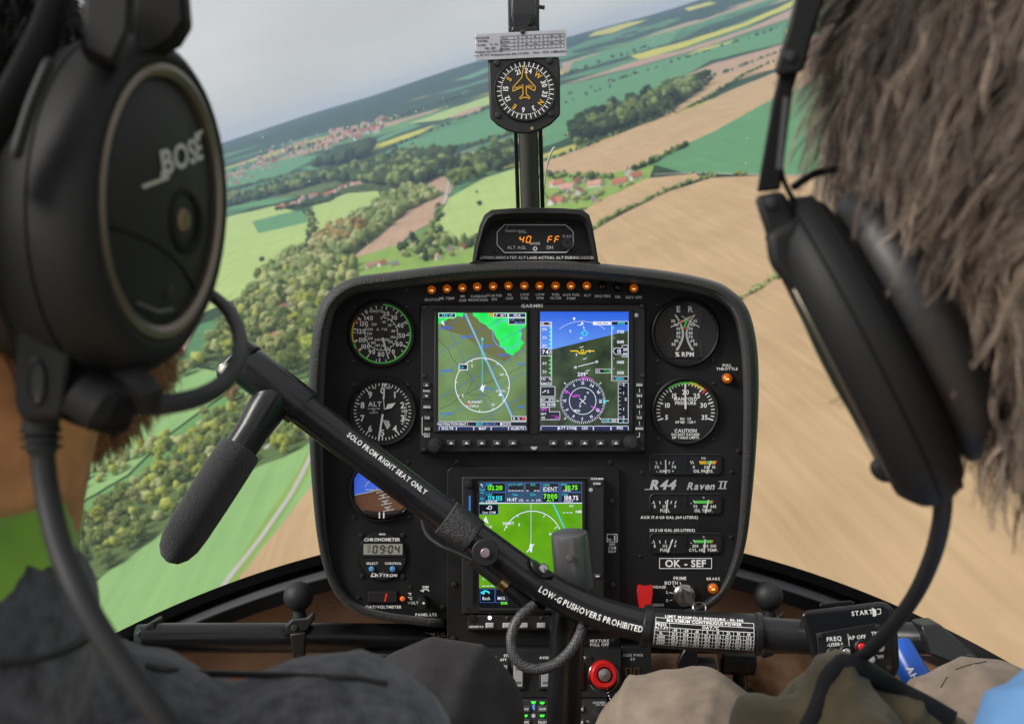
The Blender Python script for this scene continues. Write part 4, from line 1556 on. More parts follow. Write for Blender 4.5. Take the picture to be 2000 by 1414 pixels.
def seg7(mb, ch, x, y, w, h, t, mp, sh=0.0):
    S = {'a': ((0, 0), (1, 0)), 'b': ((1, 0), (1, .5)), 'c': ((1, .5), (1, 1)), 'd': ((0, 1), (1, 1)), 'e': ((0, .5), (0, 1)), 'f': ((0, 0), (0, .5)), 'g': ((0, .5), (1, .5))}
    for s_ in SEG[ch]:
        (a0, b0), (a1, b1) = S[s_]
        e = .1
        f = lambda u, v: (x+w*u+sh*(.5-v)*h, y+h*v)
        p0, p1 = f(a0+(a1-a0)*e, b0+(b1-b0)*e), f(a1-(a1-a0)*e, b1-(b1-b0)*e)
        mb.fline(*p0, *p1, t, mp)
mb = MB()
mp = Pm(D0-.0049)
for ch, x in (('0', 729), ('9', 743), ('0', 759), ('4', 772)):
    seg7(mb, ch, x, 1065.5, 7, 14, 2.2, mp, .1)
mb.frect(753.5, 1068, 755.5, 1070, mp)
mb.frect(753, 1074, 755, 1076, mp)
for i, t_ in enumerate(('UT', 'LT', 'ET')):
    mb.text(t_, 721, 1066+i*5.5, 3, mp)
flat('digits', mb, 'dial_black', w)
mb = MB()
mp = Pm(D0-.0034)
mb.text('CHRONOMETER', 746.5, 1053.5, 6.0, mp, track=.14)
mb.text('M800', 746.5, 1043, 3.4, mp)
mb.text('SELECT', 727, 1100, 4.2, mp)
mb.text('CONTROL', 768, 1100, 4.2, mp)
mb.text('D', 730, 1122.5, 7.5, mp, shear=.35, xs=1.3)
mb.text('AVTRON', 754, 1123.5, 5.4, mp, shear=.3, xs=1.15)
mb.fpoly([(738, 1120), (750, 1117.5), (743, 1120)], mp)
flat('lettering', mb, 'print_white', g)
for x in (726, 767):
    mb = MB()
    mb.plathe(x, 1111, D0-.003, [(7, 0), (6.6, .0015)], 20)
    b2 = build('button', mb, 'matte_black', g)
    mb = MB()
    mb.plathe(x, 1111, D0-.003, [(5.8, 0), (5.8, .002), (4.5, .0034), (.01, .004)], 20)
    build('button_cap', mb, 'blue_button', b2)

# volt meter
g = thing('voltmeter', P(748, 1166, D0), 'small red digit voltmeter window under the chronometer', 'gauge')
mb = MB()
mb.pbox(718, 1154, 777, 1178, D0, .003, 1.2)
build('frame', mb, 'matte_black', g, smooth=False, bevel=.0006)
mb = MB()
mb.frect(721, 1157, 774, 1175, Pm(D0-.0034))
flat('window', mb, 'dial_black', g)
mb = MB()
mb.fline(755, 1159, 753.5, 1166, 2.2, Pm(D0-.0038))
mb.fline(753.3, 1167, 751.8, 1174, 2.2, Pm(D0-.0038))
emis('led_red', (255, 40, 15), 1.2)
flat('digit', mb, 'led_red', g)
mb = MB()
mb.plathe(786, 1169, D0, [(5.2, 0), (5.2, .004), (3.5, .006), (.01, .0066)], 16)
mat('orange_button', (0.75, 0.14, 0.03), 0.35, emit=(1, .2, .03), estr=.1)
build('select_button', mb, 'orange_button', g)
# dimmer knob
g = thing('dimmer_knob', P(827, 1174, D0), 'small black panel light dimmer knob with white dot', 'knob')
mb = MB()
mb.plathe(827, 1173, D0, [(12, 0), (11, .003), (10, .004)], 24)
mb.lathe(P(827, 1173, D0), (0, -1, 0), [(.0055, .003), (.0055, .014), (.0048, .0155), (.0001, .0158)], 18)
build('knob', mb, 'matte_black', g)
mb = MB()
mb.fdisc(827.5, 1177.5, 2.4, Pm(D0-.0162), 10)
flat('dot', mb, 'print_white', g)

# dual tachometer
cx, cy_ = 1339, 650
g = gauge('tachometer', cx, cy_, 60, 'round dual rotor and engine tachometer with crossed red and green arcs', bez=8, screws=[(1284, 705), (1394, 704), (1285, 595), (1392, 596)])
mb = MB()
mask = [(1306, 700), (1304, 668), (1313, 655), (1309, 640), (1306, 615), (1306, 600), (1373, 600), (1373, 620), (1370, 640), (1364, 655), (1374, 668), (1374, 700)]
mb.prism([P(x, y, D0-.0027) for x, y in mask], [P(x, y, D0-.0017) for x, y in mask])
build('dial_mask', mb, 'bezel_black', g, smooth=False, bevel=.0008)
mk2 = Pm(D0-.0031)
mb, nm = MB(), MB()
nm.text('E', 1325, 604, 11, mk2)
nm.text('R', 1349, 604, 11, mk2)
nm.text('% RPM', 1337, 692, 8.4, mk2, track=.1)
def tarc(s, v):
    # the two scales lean towards each other and touch in the middle
    y = 685-(v-45)*1.0
    t = (v-78)/38
    return (1337.5 + s*(2.0+16*abs(t)**1.7), y)
for s in (-1, 1):
    pts = [tarc(s, v) for v in range(46, 115, 2)]
    for i, v in enumerate(range(46, 115, 2)):
        x, y = tarc(s, v)
        big = v % 10 == 0
        mb.fline(x, y, x+s*(5.0 if big else 3.6), y-1.0, 1.2, mk2)
    mb.fpath(pts, 1.0, mk2)
for v, x0, x1, y in ((110, 1315, 1358, 627), (100, 1321, 1353, 634.5), (90, 1325, 1349, 642.5), (80, 1325, 1349, 650.5), (70, 1324.5, 1349, 658), (60, 1321, 1352.5, 665.5), (50, 1315.5, 1358, 672.5)):
    nm.text(str(v), x0, y, 5.2, mk2, xs=.9)
    nm.text(str(v), x1, y, 5.2, mk2, xs=.9)
flat('scale_marks', mb, 'print_white', g)
flat('numerals', nm, 'print_white', g)
mk3 = Pm(D0-.0034)
mb = MB()
mb.fline(1335, 628, 1346, 620, 5, mk3)
mb.fline(1344, 620, 1336, 640, 4, mk3)
flat('green_arc', mb, 'print_green', g)
mb = MB()
mb.fline(1326, 630, 1334, 627, 6, mk3)
mb.fline(1346, 619, 1352, 621, 5, mk3)
mb.fline(1335, 641, 1343, 642, 3, mk3)
flat('red_line', mb, 'print_red', g)
mb = MB()
mb.fline(1310, 639, 1352, 618, 1.6, Pm(D0-.004), 1.4)
mb.fline(1366, 639, 1331, 617, 1.6, Pm(D0-.004), 1.4)
flat('needle', mb, 'needle_white', g)
gglass(g, cx, cy_, 60)

# manifold pressure
cx, cy_ = 1339, 803
g = gauge('manifold_pressure_gauge', cx, cy_, 60, 'round manifold pressure gauge with green, yellow and red arc on the right', bez=7, screws=[(1285, 750), (1394, 749), (1286, 857), (1394, 857)])
mb, nm = MB(), MB()
for v in range(5, 36):
    a = -108+(v-5)*7.2
    if v % 5 == 0:
        mb.ftick(cx, cy_, a, 46, 57, 2.8, mk)
        x, y = pol(cx, cy_, a, 37 if v not in (5, 35) else 39)
        nm.text(str(v), x, y, 8.8, mk, xs=.95)
    else:
        mb.ftick(cx, cy_, a, 50, 57, 2.0, mk)
for t_, y, h in (('MANIFOLD', 779, 6.2), ('PRESSURE', 787, 6.2), ('INCHES', 818, 4.4), ('OF MERCURY', 824.5, 4.4), ('CAUTION', 841, 6.4), ('DO NOT EXCEED', 848.5, 4.6), ('MP TABLE LIMITS', 854.5, 4.6)):
    nm.text(t_, cx, y, h, mk, xs=.95, track=.12)
flat('scale_marks', mb, 'print_white', g)
flat('numerals', nm, 'print_white', g)
for nm_, m_, a0, a1 in (('green_arc', 'print_green', -38, 8), ('yellow_arc', 'print_yellow', 8, 40), ('green_edge', 'print_green', 8, 24)):
    mb = MB()
    if nm_ == 'green_edge':
        mb.farc(cx, cy_, 57.2, 58.8, a0, a1, mk)
    else:
        mb.farc(cx, cy_, 53, 57, a0, a1, Pm(D0-.0025))
    flat(nm_, mb, m_, g)
mb = MB()
mb.ftick(cx, cy_, 43, 48, 58, 4, Pm(D0-.0026))
flat('red_line', mb, 'print_red', g)
mb = MB()
mb.fline(1339, 800, 1338, 749, 3.8, nd, 2.6)
flat('needle', mb, 'needle_white', g)
mb = MB()
mb.fline(1339, 799, 1340, 829, 3, nd, 5)
mb.plathe(cx, cy_, D0-.0034, [(4.5, 0), (4, .001), (.01, .0012)], 16)
flat('needle_hub', mb, 'matte_black', g)
gglass(g, cx, cy_, 60)

# ================================================================== twin strip gauges
def strip(y0, name, label, left, right, red=False):
    g = thing(name, P(1339, y0+19, D0), label, 'gauge')
    x0, x1, y1 = 1270, 1409, y0+38
    def rr(x0, y0, x1, y1, r, n=5):
        pts = []
        for (cx, cy_, a) in ((x1-r, y0+r, -90), (x1-r, y1-r, 0), (x0+r, y1-r, 90), (x0+r, y0+r, 180)):
            for k in range(n+1):
                b2 = R_(a+90*k/n)
                pts.append((cx+r*math.cos(b2), cy_+r*math.sin(b2)))
        return pts
    o_, i_ = rr(x0-2, y0-2, x1+2, y1+2, 10), rr(x0, y0, x1, y1, 9)
    mb = MB()
    mb.grid([[P(*p, D0) for p in o_], [P(*p, D0-.0018) for p in o_], [P(*p, D0-.0024) for p in i_], [P(*p, D0-.0008) for p in i_]], cu=True)
    build('frame', mb, 'bezel_black', g)
    mb = MB()
    mb.fpoly(i_, Pm(D0-.0009))
    flat('dial', mb, 'dial_black', g)
    mb = MB()
    mb.pbox(1337, y0, 1341, y1-12, D0-.0009, .0016)
    build('divider', mb, 'bezel_black', g, smooth=False)
    wm, gm, ym, rm, nl = MB(), MB(), MB(), MB(), MB()
    m_, m3, n_ = Pm(D0-.0013), Pm(D0-.0016), Pm(D0-.002)
    left(wm, gm, ym, rm, nl, m_, m3, n_, y0)
    right(wm, gm, ym, rm, nl, m_, m3, n_, y0)
    flat('scale_marks', wm, 'print_white', g)
    if gm.v: flat('green_band', gm, 'print_green', g)
    if ym.v: flat('yellow_band', ym, 'print_amber', g)
    if rm.v: flat('red_band', rm, 'print_red', g)
    flat('needle', nl, 'needle_white', g)
    mb = MB()
    mb.fpoly(i_, Pm(D0-.0026))
    flat('cover_glass', mb, 'dial_glass', g)
    return g
def amps(w, gm, y_, r, nl, m_, m3, n_, y0):
    for x, a in ((1281, -25), (1290, -12), (1300, 0), (1308, 12), (1316, 25)):
        w.fline(x, y0+13, x-math.sin(R_(a))*6, y0+19, 1.6, m_)
    w.text('70', 1283, y0+24, 5.4, m_)
    w.text('70', 1316, y0+24, 5.4, m_)
    w.text('- AMPS +', 1299, y0+32, 5.4, m_)
    nl.fline(1300.5, y0+37, 1300, y0+10, 2.6, n_)
def oilp(w, gm, y_, r, nl, m_, m3, n_, y0):
    w.text('PSI', 1374, y0+7, 4.6, m_, bold=False)
    for x in (1349, 1353):
        w.fline(x-1, y0+12, x+2, y0+18, 1.4, m_)
    y_.fpoly([(1365, y0+12), (1380, y0+12), (1380, y0+18.5), (1367, y0+18.5)], m3)
    gm.frect(1381, y0+12, 1391, y0+18.5, m3)
    y_.fpoly([(1391, y0+12), (1399, y0+12), (1396, y0+18.5), (1391, y0+18.5)], m3)
    r.fpoly([(1399, y0+12), (1401, y0+12), (1398, y0+18.5), (1396, y0+18.5)], m3)
    w.text('0', 1355, y0+24, 5, m_)
    w.text('55', 1379, y0+24, 5, m_)
    w.text('115', 1394, y0+24, 5, m_, xs=.85)
    w.text('OIL PRESS.', 1374, y0+32, 5.4, m_, xs=.95)
    nl.fline(1380, y0+37, 1389, y0+12, 2.6, n_)
def fuel(w, gm, y_, r, nl, m_, m3, n_, y0, tilt=2):
    for x, a in ((1276, -25), (1288, -14), (1300, 0), (1312, 22), (1321, 28)):
        w.fline(x, y0+13, x-math.sin(R_(a))*6, y0+19, 1.6, m_)
    w.fdisc(1274, y0+18, 1, m_, 8)
    w.text('E', 1279, y0+24, 5.2, m_)
    w.text('1/2', 1299, y0+24, 5, m_)
    w.text('F', 1319, y0+24, 5.2, m_)
    w.text('FUEL', 1299, y0+32, 5.6, m_)
    nl.fline(1301 if tilt < 5 else 1304, y0+37, 1304 if tilt < 5 else 1314, y0+11, 2.6, n_)
def temp(t3, name):
    def f(w, gm, y_, r, nl, m_, m3, n_, y0):
        w.text('°F', 1374, y0+7, 4, m_, bold=False)
        w.fdisc(1350, y0+18, 1, m_, 8)
        w.fline(1354, y0+12, 1358, y0+18, 1.6, m_)
        gm.fpoly([(1356, y0+12.5), (1391, y0+12.5), (1390, y0+18), (1359, y0+18)], m3)
        r.fpoly([(1391, y0+12.5), (1395, y0+12.5), (1392, y0+18), (1390, y0+18)], m3)
        for t_, x in zip(t3, (1358, 1378, 1393)):
            w.text(t_, x, y0+24, 5.2, m_, xs=.9)
        w.text(name, 1374, y0+32, 5.4, m_, xs=.92)
        nl.fline(1378 if t3[0] == '75' else 1375, y0+37, 1384 if t3[0] == '75' else 1377.5, y0+11, 2.6, n_)
    return f
strip(888, 'ammeter_and_oil_pressure_gauge', 'topmost twin strip gauge with amps and oil pressure scales', amps, oilp)
strip(965, 'fuel_and_oil_temperature_gauge', 'twin strip gauge with aux fuel and oil temperature, below the badge', fuel, temp(('75', '180', '245'), 'OIL TEMP.'))
strip(1042, 'fuel_and_cylinder_temperature_gauge', 'twin strip gauge with fuel and cylinder temperature above the registration plate',
      lambda *a: fuel(*a, tilt=9), temp(('200', '350', '500'), 'CYL. HD. TEMP.'))

# ================================================================== clutch guard and ignition
g = thing('clutch_switch', P(1260, 1165, D0), 'bright red guarded clutch switch at the lower right of the panel', 'switch')
mb = MB()
mb.prism([P(1245, 1141, D0-.012), P(1274, 1141, D0-.012), P(1275, 1158, D0-.020), P(1272, 1190, D0-.018), P(1248, 1190, D0-.018), P(1244, 1158, D0-.020)],
         [P(1246, 1143, D0), P(1273, 1143, D0), P(1273, 1158, D0), P(1271, 1187, D0), P(1249, 1187, D0), P(1246, 1158, D0)])
build('guard', mb, 'red_plastic', g, bevel=.0015)
mb = MB()
mb.pbox(1252, 1139, 1266, 1143, D0-.004, .009)
build('hinge', mb, 'matte_black', g, smooth=False)
g = thing('ignition_switch', P(1337, 1164, D0), 'round steel ignition lock with a black headed key in it', 'ignition switch')
mb = MB()
mb.plathe(1337, 1163, D0, [(23, 0), (23, .003), (22, .0055), (18, .0075), (16, .0065), (15, .008), (13, .0085), (.01, .0085)], 40)
build('lock_body', mb, 'steel', g)
mb = MB()
mb.prism([P(1331, 1150, D0-.010), P(1336, 1151, D0-.010), P(1356, 1172, D0-.028), P(1364, 1186, D0-.03), P(1350, 1186, D0-.03), P(1340, 1172, D0-.026)], Vector((0, .003, 0)))
build('key', mb, 'matte_black', g, bevel=.0008)
mb = MB()
ring = [P(1366, 1186, D0-.03) + Vector((.007*math.cos(a), .003*math.sin(a), .005*math.sin(a))) for a in np.linspace(0, 2*math.pi, 20)]
mb.tube(ring, .0007, 6)
build('key_ring', mb, 'steel', g)
# ================================================================== twin screen flight display
g = thing('flight_display', P(1040, 885, D0), 'large twin screen flight display with green map and blue horizon pages', 'display')
FD = g
DB = D0-.012                  # front of the bezel
mb = MB()
mb.pbox(820, 593, 1262, 885, D0, .012, 2)
bz = build('bezel', mb, 'bezel_black', g, bevel=.0016, bseg=3, angle=30)
mb = MB()
mb.pbox(846, 604, 1034, 846, DB, .003, 3)
mb.pbox(1051, 604, 1239, 846, DB, .003, 3)
build('screen_surround', mb, 'bezel_grey', g, bevel=.001)
mb = MB()
mb.pbox(1033, 602, 1052, 848, DB, .0012, 1)
build('centre_strip', mb, 'matte_black', g, smooth=False)
mb = MB()
mb.frect(851, 607, 1031, 843, Pm(DB-.0034))
mb.frect(1052.5, 606, 1233, 843, Pm(DB-.0034))
flat('screen_border', mb, 'dial_black', g)
DS = DB-.0038
S1 = Pm(DS)
def layer(k): return Pm(DS-.00025*k)
# --- map page: ground shading
def mapmat(name, c1, c2, scale, k=1.0):
    m = bpy.data.materials.new(name)
    m.use_nodes = True
    n, l = m.node_tree.nodes, m.node_tree.links
    b = n['Principled BSDF']
    b.inputs['Base Color'].default_value = (.004, .004, .004, 1)
    b.inputs['Roughness'].default_value = .25
    tc = n.new('ShaderNodeTexCoord')
    t = n.new('ShaderNodeTexNoise')
    t.inputs['Scale'].default_value = scale
    t.inputs['Detail'].default_value = 5
    r = n.new('ShaderNodeValToRGB')
    r.color_ramp.elements[0].position, r.color_ramp.elements[1].position = .35, .65
    r.color_ramp.elements[0].color = (*lin(c1), 1)
    r.color_ramp.elements[1].color = (*lin(c2), 1)
    l.new(tc.outputs['Object'], t.inputs['Vector'])
    l.new(t.outputs['Fac'], r.inputs['Fac'])
    l.new(r.outputs['Color'], b.inputs['Emission Color'])
    b.inputs['Emission Strength'].default_value = k/EXPO
    MATS[name] = m
    return m
mapmat('map_green', (92, 118, 66), (118, 150, 96), 22)
mapmat('map_brown', (98, 92, 44), (108, 112, 66), 25)
mapmat('map_lime', (0, 225, 75), (40, 250, 110), 60)
mapmat('terrain_dark', (28, 44, 30), (70, 92, 58), 40)
mapmat('nav_green', (78, 150, 6), (112, 178, 22), 26)
emis('scr_white', (238, 240, 255))
emis('scr_cyan', (70, 225, 245))
emis('scr_blue', (40, 105, 225))
emis('scr_dash', (150, 215, 255))
emis('scr_line', (70, 110, 190))
emis('scr_dark', (14, 18, 34))
emis('scr_navy', (22, 34, 84))
emis('scr_magenta', (225, 70, 235))
emis('scr_yellow', (255, 215, 30))
emis('scr_lime', (120, 255, 20))
emis('scr_green', (30, 190, 60))
emis('scr_red', (235, 60, 50))
emis('scr_road', (70, 78, 82))
emis('scr_rose', (34, 46, 70))
emis('scr_ltblue', (110, 165, 255))
emis('scr_grey', (180, 182, 200))
emis('scr_orange', (205, 165, 60))
x0, y0, x1, y1 = 856, 611, 1028, 824
mb = MB()
mb.frect(x0, y0, x1, y1, S1)
scr = flat('map_screen', mb, 'map_green', g)
mb = MB()
mb.fpoly([(868, 611), (940, 611), (975, 650), (1000, 690), (1028, 705), (1028, 640), (1028, 611), (1000, 690), (985, 720), (950, 690), (905, 660), (880, 650), (860, 640), (857, 620)][:5]+[(1000, 692), (985, 706), (950, 690), (905, 655), (880, 648), (860, 640)], layer(1))
flat('high_ground', mb, 'map_brown', scr)
mb = MB()
random.seed(3)
edge = [(923, 611), (925, 618), (932, 622), (938, 630), (948, 634), (955, 642), (963, 646), (968, 658), (974, 666), (977, 676), (984, 682), (988, 688), (996, 693), (1003, 694), (1006, 688), (1014, 684), (1018, 676), (1024, 670), (1016, 661), (1020, 652), (1014, 646), (1024, 640), (1028, 636), (1028, 611)]
mb.fpoly(edge, layer(2))
mb.fpoly([(x0, 611), (907, 611), (903, 620), (895, 617), (885, 623), (876, 622), (866, 630), (x0, 633)], layer(2))
flat('low_ground', mb, 'map_lime', scr)
mb = MB()
for k in range(-4, 8):
    # slanted graticule
    xs_ = 860+k*44
    mb.fpath([(max(x0, min(x1, xs_ + (yy-611)*.5)), yy) for yy in (611, 680, 750, 824)] if x0 < xs_ < x1-110 else [(x0, 611)]*2, .9, layer(3))
    ya = 690+k*44
    pts = [(x0, ya), (x1, ya-96)]
    def cl(p, q):
        out = []
        for t in np.linspace(0, 1, 60):
            y = p[1]+(q[1]-p[1])*t
            if 612 < y < 823:
                out.append((p[0]+(q[0]-p[0])*t, y))
        return out
    c = cl(*pts)
    if len(c) > 2:
        mb.fline(*c[0], *c[-1], .9, layer(3))
flat('map_grid', mb, 'scr_line', scr)
mb = MB()
mb.fpath([(x0, 663), (876, 683), (884, 702), (898, 716), (918, 733), (923, 745), (917, 757), (911, 767), (922, 773), (942, 770), (955, 775), (962, 790)], 1.0, layer(3))
mb.fpath([(858, 799), (880, 790), (900, 775), (940, 753), (980, 735), (1028, 712)], 1.0, layer(3))
flat('map_roads', mb, 'scr_road', scr)
mb = MB()
for (x, y, t_) in ((873, 640.5, "E014°00'00\""), (911, 658, "N50°00'00\""), (949, 675.5, "E014°15'00\""), (985, 693, "N50°10'00\""), (1018, 711, "E014°2"), (873, 724, "E014°02'00\""), (950, 759.5, "E014°00'00\""),
                    (1018, 795, "E014°2"), (873, 808, "E014°02'00\"")):
    mb.text(t_, x, y, 4.2, layer(4), xs=.8, bold=True, track=.1)
flat('coordinates', mb, 'scr_blue', scr)
mb = MB()
L = 0
p, q = (909, 613), (1000, 814)
n_ = 52
for k in range(n_):
    t0, t1 = k/n_, (k+.62)/n_
    mb.fline(p[0]+(q[0]-p[0])*t0, p[1]+(q[1]-p[1])*t0, p[0]+(q[0]-p[0])*t1, p[1]+(q[1]-p[1])*t1, 3.6, layer(5))
flat('track_line', mb, 'scr_dash', scr)
mb = MB()
for k in range(38):
    mb.frect(941, 664+k*2.3, 942.6, 665.4+k*2.3, layer(6))
mb.fpoly([(942, 658), (945, 664), (939, 664)], layer(6))
mb.text('TRK UP', 873.5, 615.8, 4.4, layer(8), xs=.9)
mb.text('MAP', 936.5, 828, 4.2, layer(8), xs=.95)
mb.text('1.3', 902, 717.5, 4, layer(9))
flat('cyan_marks', mb, 'scr_cyan', scr)
mb = MB()
mb.farc(990, 653, 27, 28.4, 0, 360, layer(6), 48)
flat('range_ring', mb, 'scr_ltblue', scr)
mb = MB()
mb.farc(942, 752, 52, 53.6, 0, 360, layer(6), 64)
for a in range(0, 360, 30):
    mb.ftick(942, 752, a+6, 48.5, 53, 1.3, layer(6))
for t_, x, y in (('S', 922, 714.5), ('W', 980, 732), ('N', 963, 790), ('E', 904, 772.5)):
    mb.text(t_, x, y, 5.4, layer(7), bold=False)
mb.fpoly([(942, 750), (946, 756), (944, 765), (941, 765), (938, 758)], layer(7))
mb.fline(937, 761, 948, 752, 1.8, layer(7))
mb.text('PLANANY', 928, 785, 4, layer(7), xs=.9)
mb.text('CVPLA', 926, 793, 4, layer(7), xs=.9)
mb.text('DOUN', 978, 763.5, 4, layer(7), bold=False)
mb.fpoly([(977, 766), (981, 773), (973, 773)], layer(7))
mb.fpoly([(865, 625), (869, 637), (861, 631)], layer(7))
mb.fframe(896, 711, 914, 723, 1.4, layer(8))
mb.fframe(856.5, 611.5, 890, 620.5, 1.0, layer(8))
mb.fframe(964, 611.5, 992, 620.5, 1.0, layer(8))
mb.text('2KT', 983, 616, 4.2, layer(8), xs=.9)
mb.fline(968, 618, 971, 613, 1.4, layer(8))
mb.fframe(993, 611.5, 1027, 620.5, 1.0, layer(8))
mb.text('FIS-B', 1010, 616, 4.2, layer(8), xs=.9)
mb.fframe(993, 621, 1027, 634, .9, layer(8))
mb.fframe(999, 813, 1028, 822, 1.0, layer(8))
for x in (1004, 1013):
    mb.fline(x-1.5, 820, x, 815, 1, layer(8))
    mb.fline(x+1.5, 820, x, 815, 1, layer(8))
mb.text('NAVIGATION MAP 1', 884, 828, 4.2, layer(8), xs=.95)
for k in range(4):
    (mb.frect if k == 0 else lambda a, b, c, d, m_: mb.fframe(a, b, c, d, .8, m_))(977+k*5.5, 825.5, 981+k*5.5, 830.5, layer(8))
mb.frect(x0, 823, x1, 824, layer(8))
for i, t_ in enumerate(('DCLTR', '', 'MAP', '', 'ALERTS')):
    xa = 857.5+i*34
    mb.fpath([(xa, 840), (xa, 834), (xa+1.5, 832.6), (xa+32, 832.6), (xa+33.5, 834), (xa+33.5, 840)], 1.0, layer(8))
    if t_:
        mb.text(t_, xa+17, 836.8, 4.8, layer(8), xs=.95)
flat('white_marks', mb, 'scr_white', scr)
mb = MB()
mb.text('TFR', 996.5, 624.8, 3.4, layer(8), al='l', bold=False)
mb.text('No Data', 1026, 630, 3.6, layer(8), al='r', bold=False)
mb.text('WX', 946.5, 828, 3.6, layer(8), bold=False)
mb.text('AUX', 956, 828, 3.6, layer(8), bold=False)
mb.text('FPL', 967, 828, 3.6, layer(8), bold=False)
flat('blue_marks', mb, 'scr_ltblue', scr)
mb = MB()
mb.frect(x0, 824, x1, 832, layer(2))
mb.frect(857, 612, 889.5, 620, layer(6))
mb.frect(964.5, 612, 991.5, 620, layer(6))
mb.frect(993.5, 621.5, 1026.5, 633.5, layer(6))
mb.frect(897.4, 712.4, 912.6, 721.6, layer(7))
mb.frect(999.5, 813.5, 1027.5, 821.5, layer(6))
flat('dark_boxes', mb, 'scr_dark', scr)
mb = MB()
mb.frect(993.5, 612, 1026.5, 620, layer(6))
mb.frect(x0, 832, x1, 840, layer(2))
flat('navy_boxes', mb, 'scr_navy', scr)
mb = MB()
mb.fdisc(913.5, 788.5, 2.6, layer(6), 10)
mb.frect(1019, 815, 1026, 820, layer(7))
flat('red_marks', mb, 'scr_red', scr)
mb = MB()
mb.fpoly([(953, 611), (963, 611), (963, 620), (958, 618)], layer(4))
flat('orange_patch', mb, 'scr_orange', scr)

# --- primary flight page
x0, y0, x1, y1 = 1055, 609, 1228, 840
H = lambda x: 682-(x-1080)*.243
m = bpy.data.materials.new('pfd_sky')
m.use_nodes = True
n, l = m.node_tree.nodes, m.node_tree.links
b_ = n['Principled BSDF']
b_.inputs['Base Color'].default_value = (.004, .004, .004, 1)
b_.inputs['Roughness'].default_value = .25
tc = n.new('ShaderNodeTexCoord')
sp = n.new('ShaderNodeSeparateXYZ')
mr = n.new('ShaderNodeMapRange')
mr.inputs[1].default_value, mr.inputs[2].default_value = .11, .16
rp = n.new('ShaderNodeValToRGB')
rp.color_ramp.elements[0].color = (*lin((105, 160, 248)), 1)
rp.color_ramp.elements[1].color = (*lin((22, 92, 225)), 1)
l.new(tc.outputs['Object'], sp.inputs[0])
l.new(sp.outputs['Z'], mr.inputs[0])
l.new(mr.outputs[0], rp.inputs['Fac'])
l.new(rp.outputs['Color'], b_.inputs['Emission Color'])
b_.inputs['Emission Strength'].default_value = 1/EXPO
MATS['pfd_sky'] = m
mb = MB()
mb.fpoly([(x0, y0), (x1, y0), (x1, H(x1)), (x0, H(x0))], S1)
scr = flat('flight_screen', mb, 'pfd_sky', g)
mb = MB()
mb.fpoly([(x0, H(x0)), (x1, H(x1)), (x1, y1), (x0, y1)], S1)
flat('terrain', mb, 'terrain_dark', scr)
W, C, K, NV, MG, GN, YL = MB(), MB(), MB(), MB(), MB(), MB(), MB()
L2, L3, L4, L5 = layer(1), layer(2), layer(3), layer(4)
# speed tape
K.frect(1056, 629, 1077, 635, L2); W.fframe(1055.5, 628.5, 1078, 636, .9, L3)
W.text('GS', 1060, 632, 3.8, L4, xs=.8); W.text('78', 1074, 632, 3.8, L4, xs=.8)
W.fframe(1055.5, 636, 1078, 752, .8, L3)
for t_, y in (('100', 643), ('90', 659.5), ('80', 675), ('60', 709.5), ('50', 726)):
    W.text(t_, 1063.5, y, 5.4, L4, bold=False)
for y in range(640, 735, 8):
    W.fline(1072, y, 1076, y, 1, L3)
GN.frect(1074.4, 693, 1077.4, 734, L2)
C.frect(1074.4, 637, 1077.4, 680, L2)
K.fpoly([(1056, 680), (1070, 680), (1073, 686), (1070, 695), (1056, 695)], layer(3)); W.fpath([(1056, 680), (1072, 680), (1076, 687), (1072, 695), (1056, 695)], .9, layer(4))
W.text('74', 1065, 687.5, 7.5, layer(5))
K.frect(1056, 737, 1077, 744, L2); W.fframe(1055.5, 736.5, 1078, 752, .8, L3); W.text('TAS', 1061, 740.5, 3.8, L4, xs=.8); W.text('78', 1074, 740.5, 3.8, L4, xs=.8)
K.frect(1056, 745, 1077, 752, L2); W.text('KNOTS', 1066.5, 748.8, 4, L4, xs=.9)
# small boxes
K.frect(1056, 755, 1084, 774, L2); W.fframe(1055.5, 754.5, 1084.5, 774.5, 1.0, L3)
W.fline(1059, 767, 1066, 763, 1.2, L4); W.fpoly([(1067, 762), (1063, 762.5), (1065, 765.6)], L4); W.text('2', 1070.5, 764.5, 5.2, L4)
K.frect(1056, 777, 1084, 784, L2); W.fframe(1055.5, 776.5, 1084.5, 784.5, .8, L3); W.text('SAT', 1061, 780.5, 4, L4, xs=.75); W.text('12°C', 1077, 780.5, 4.4, L4, xs=.85)
K.frect(1056, 786, 1084, 794, L2); W.fframe(1055.5, 785.5, 1084.5, 794.5, .8, L3); W.text('TMR', 1061, 790, 4, L4, xs=.75); W.text('00:00', 1076, 790, 4.6, L4, xs=.85)
K.frect(1056, 796, 1073, 819, L2); K.frect(1073, 804, 1093, 819, L2); W.fpath([(1056, 796), (1073, 796), (1073, 804), (1093.5, 804), (1093.5, 819.5), (1056, 819.5)], .9, L3)
MG.text('GPS', 1062, 800, 4.6, L4, xs=.9); W.text('WPT', 1061.5, 808.5, 3.8, L4, xs=.8); W.text('DIS', 1061, 815.5, 3.8, L4, xs=.8); MG.text('_____', 1083, 809.5, 3.6, L4, xs=.8); MG.text('___NM', 1083, 815.5, 3.6, L4, xs=.85)
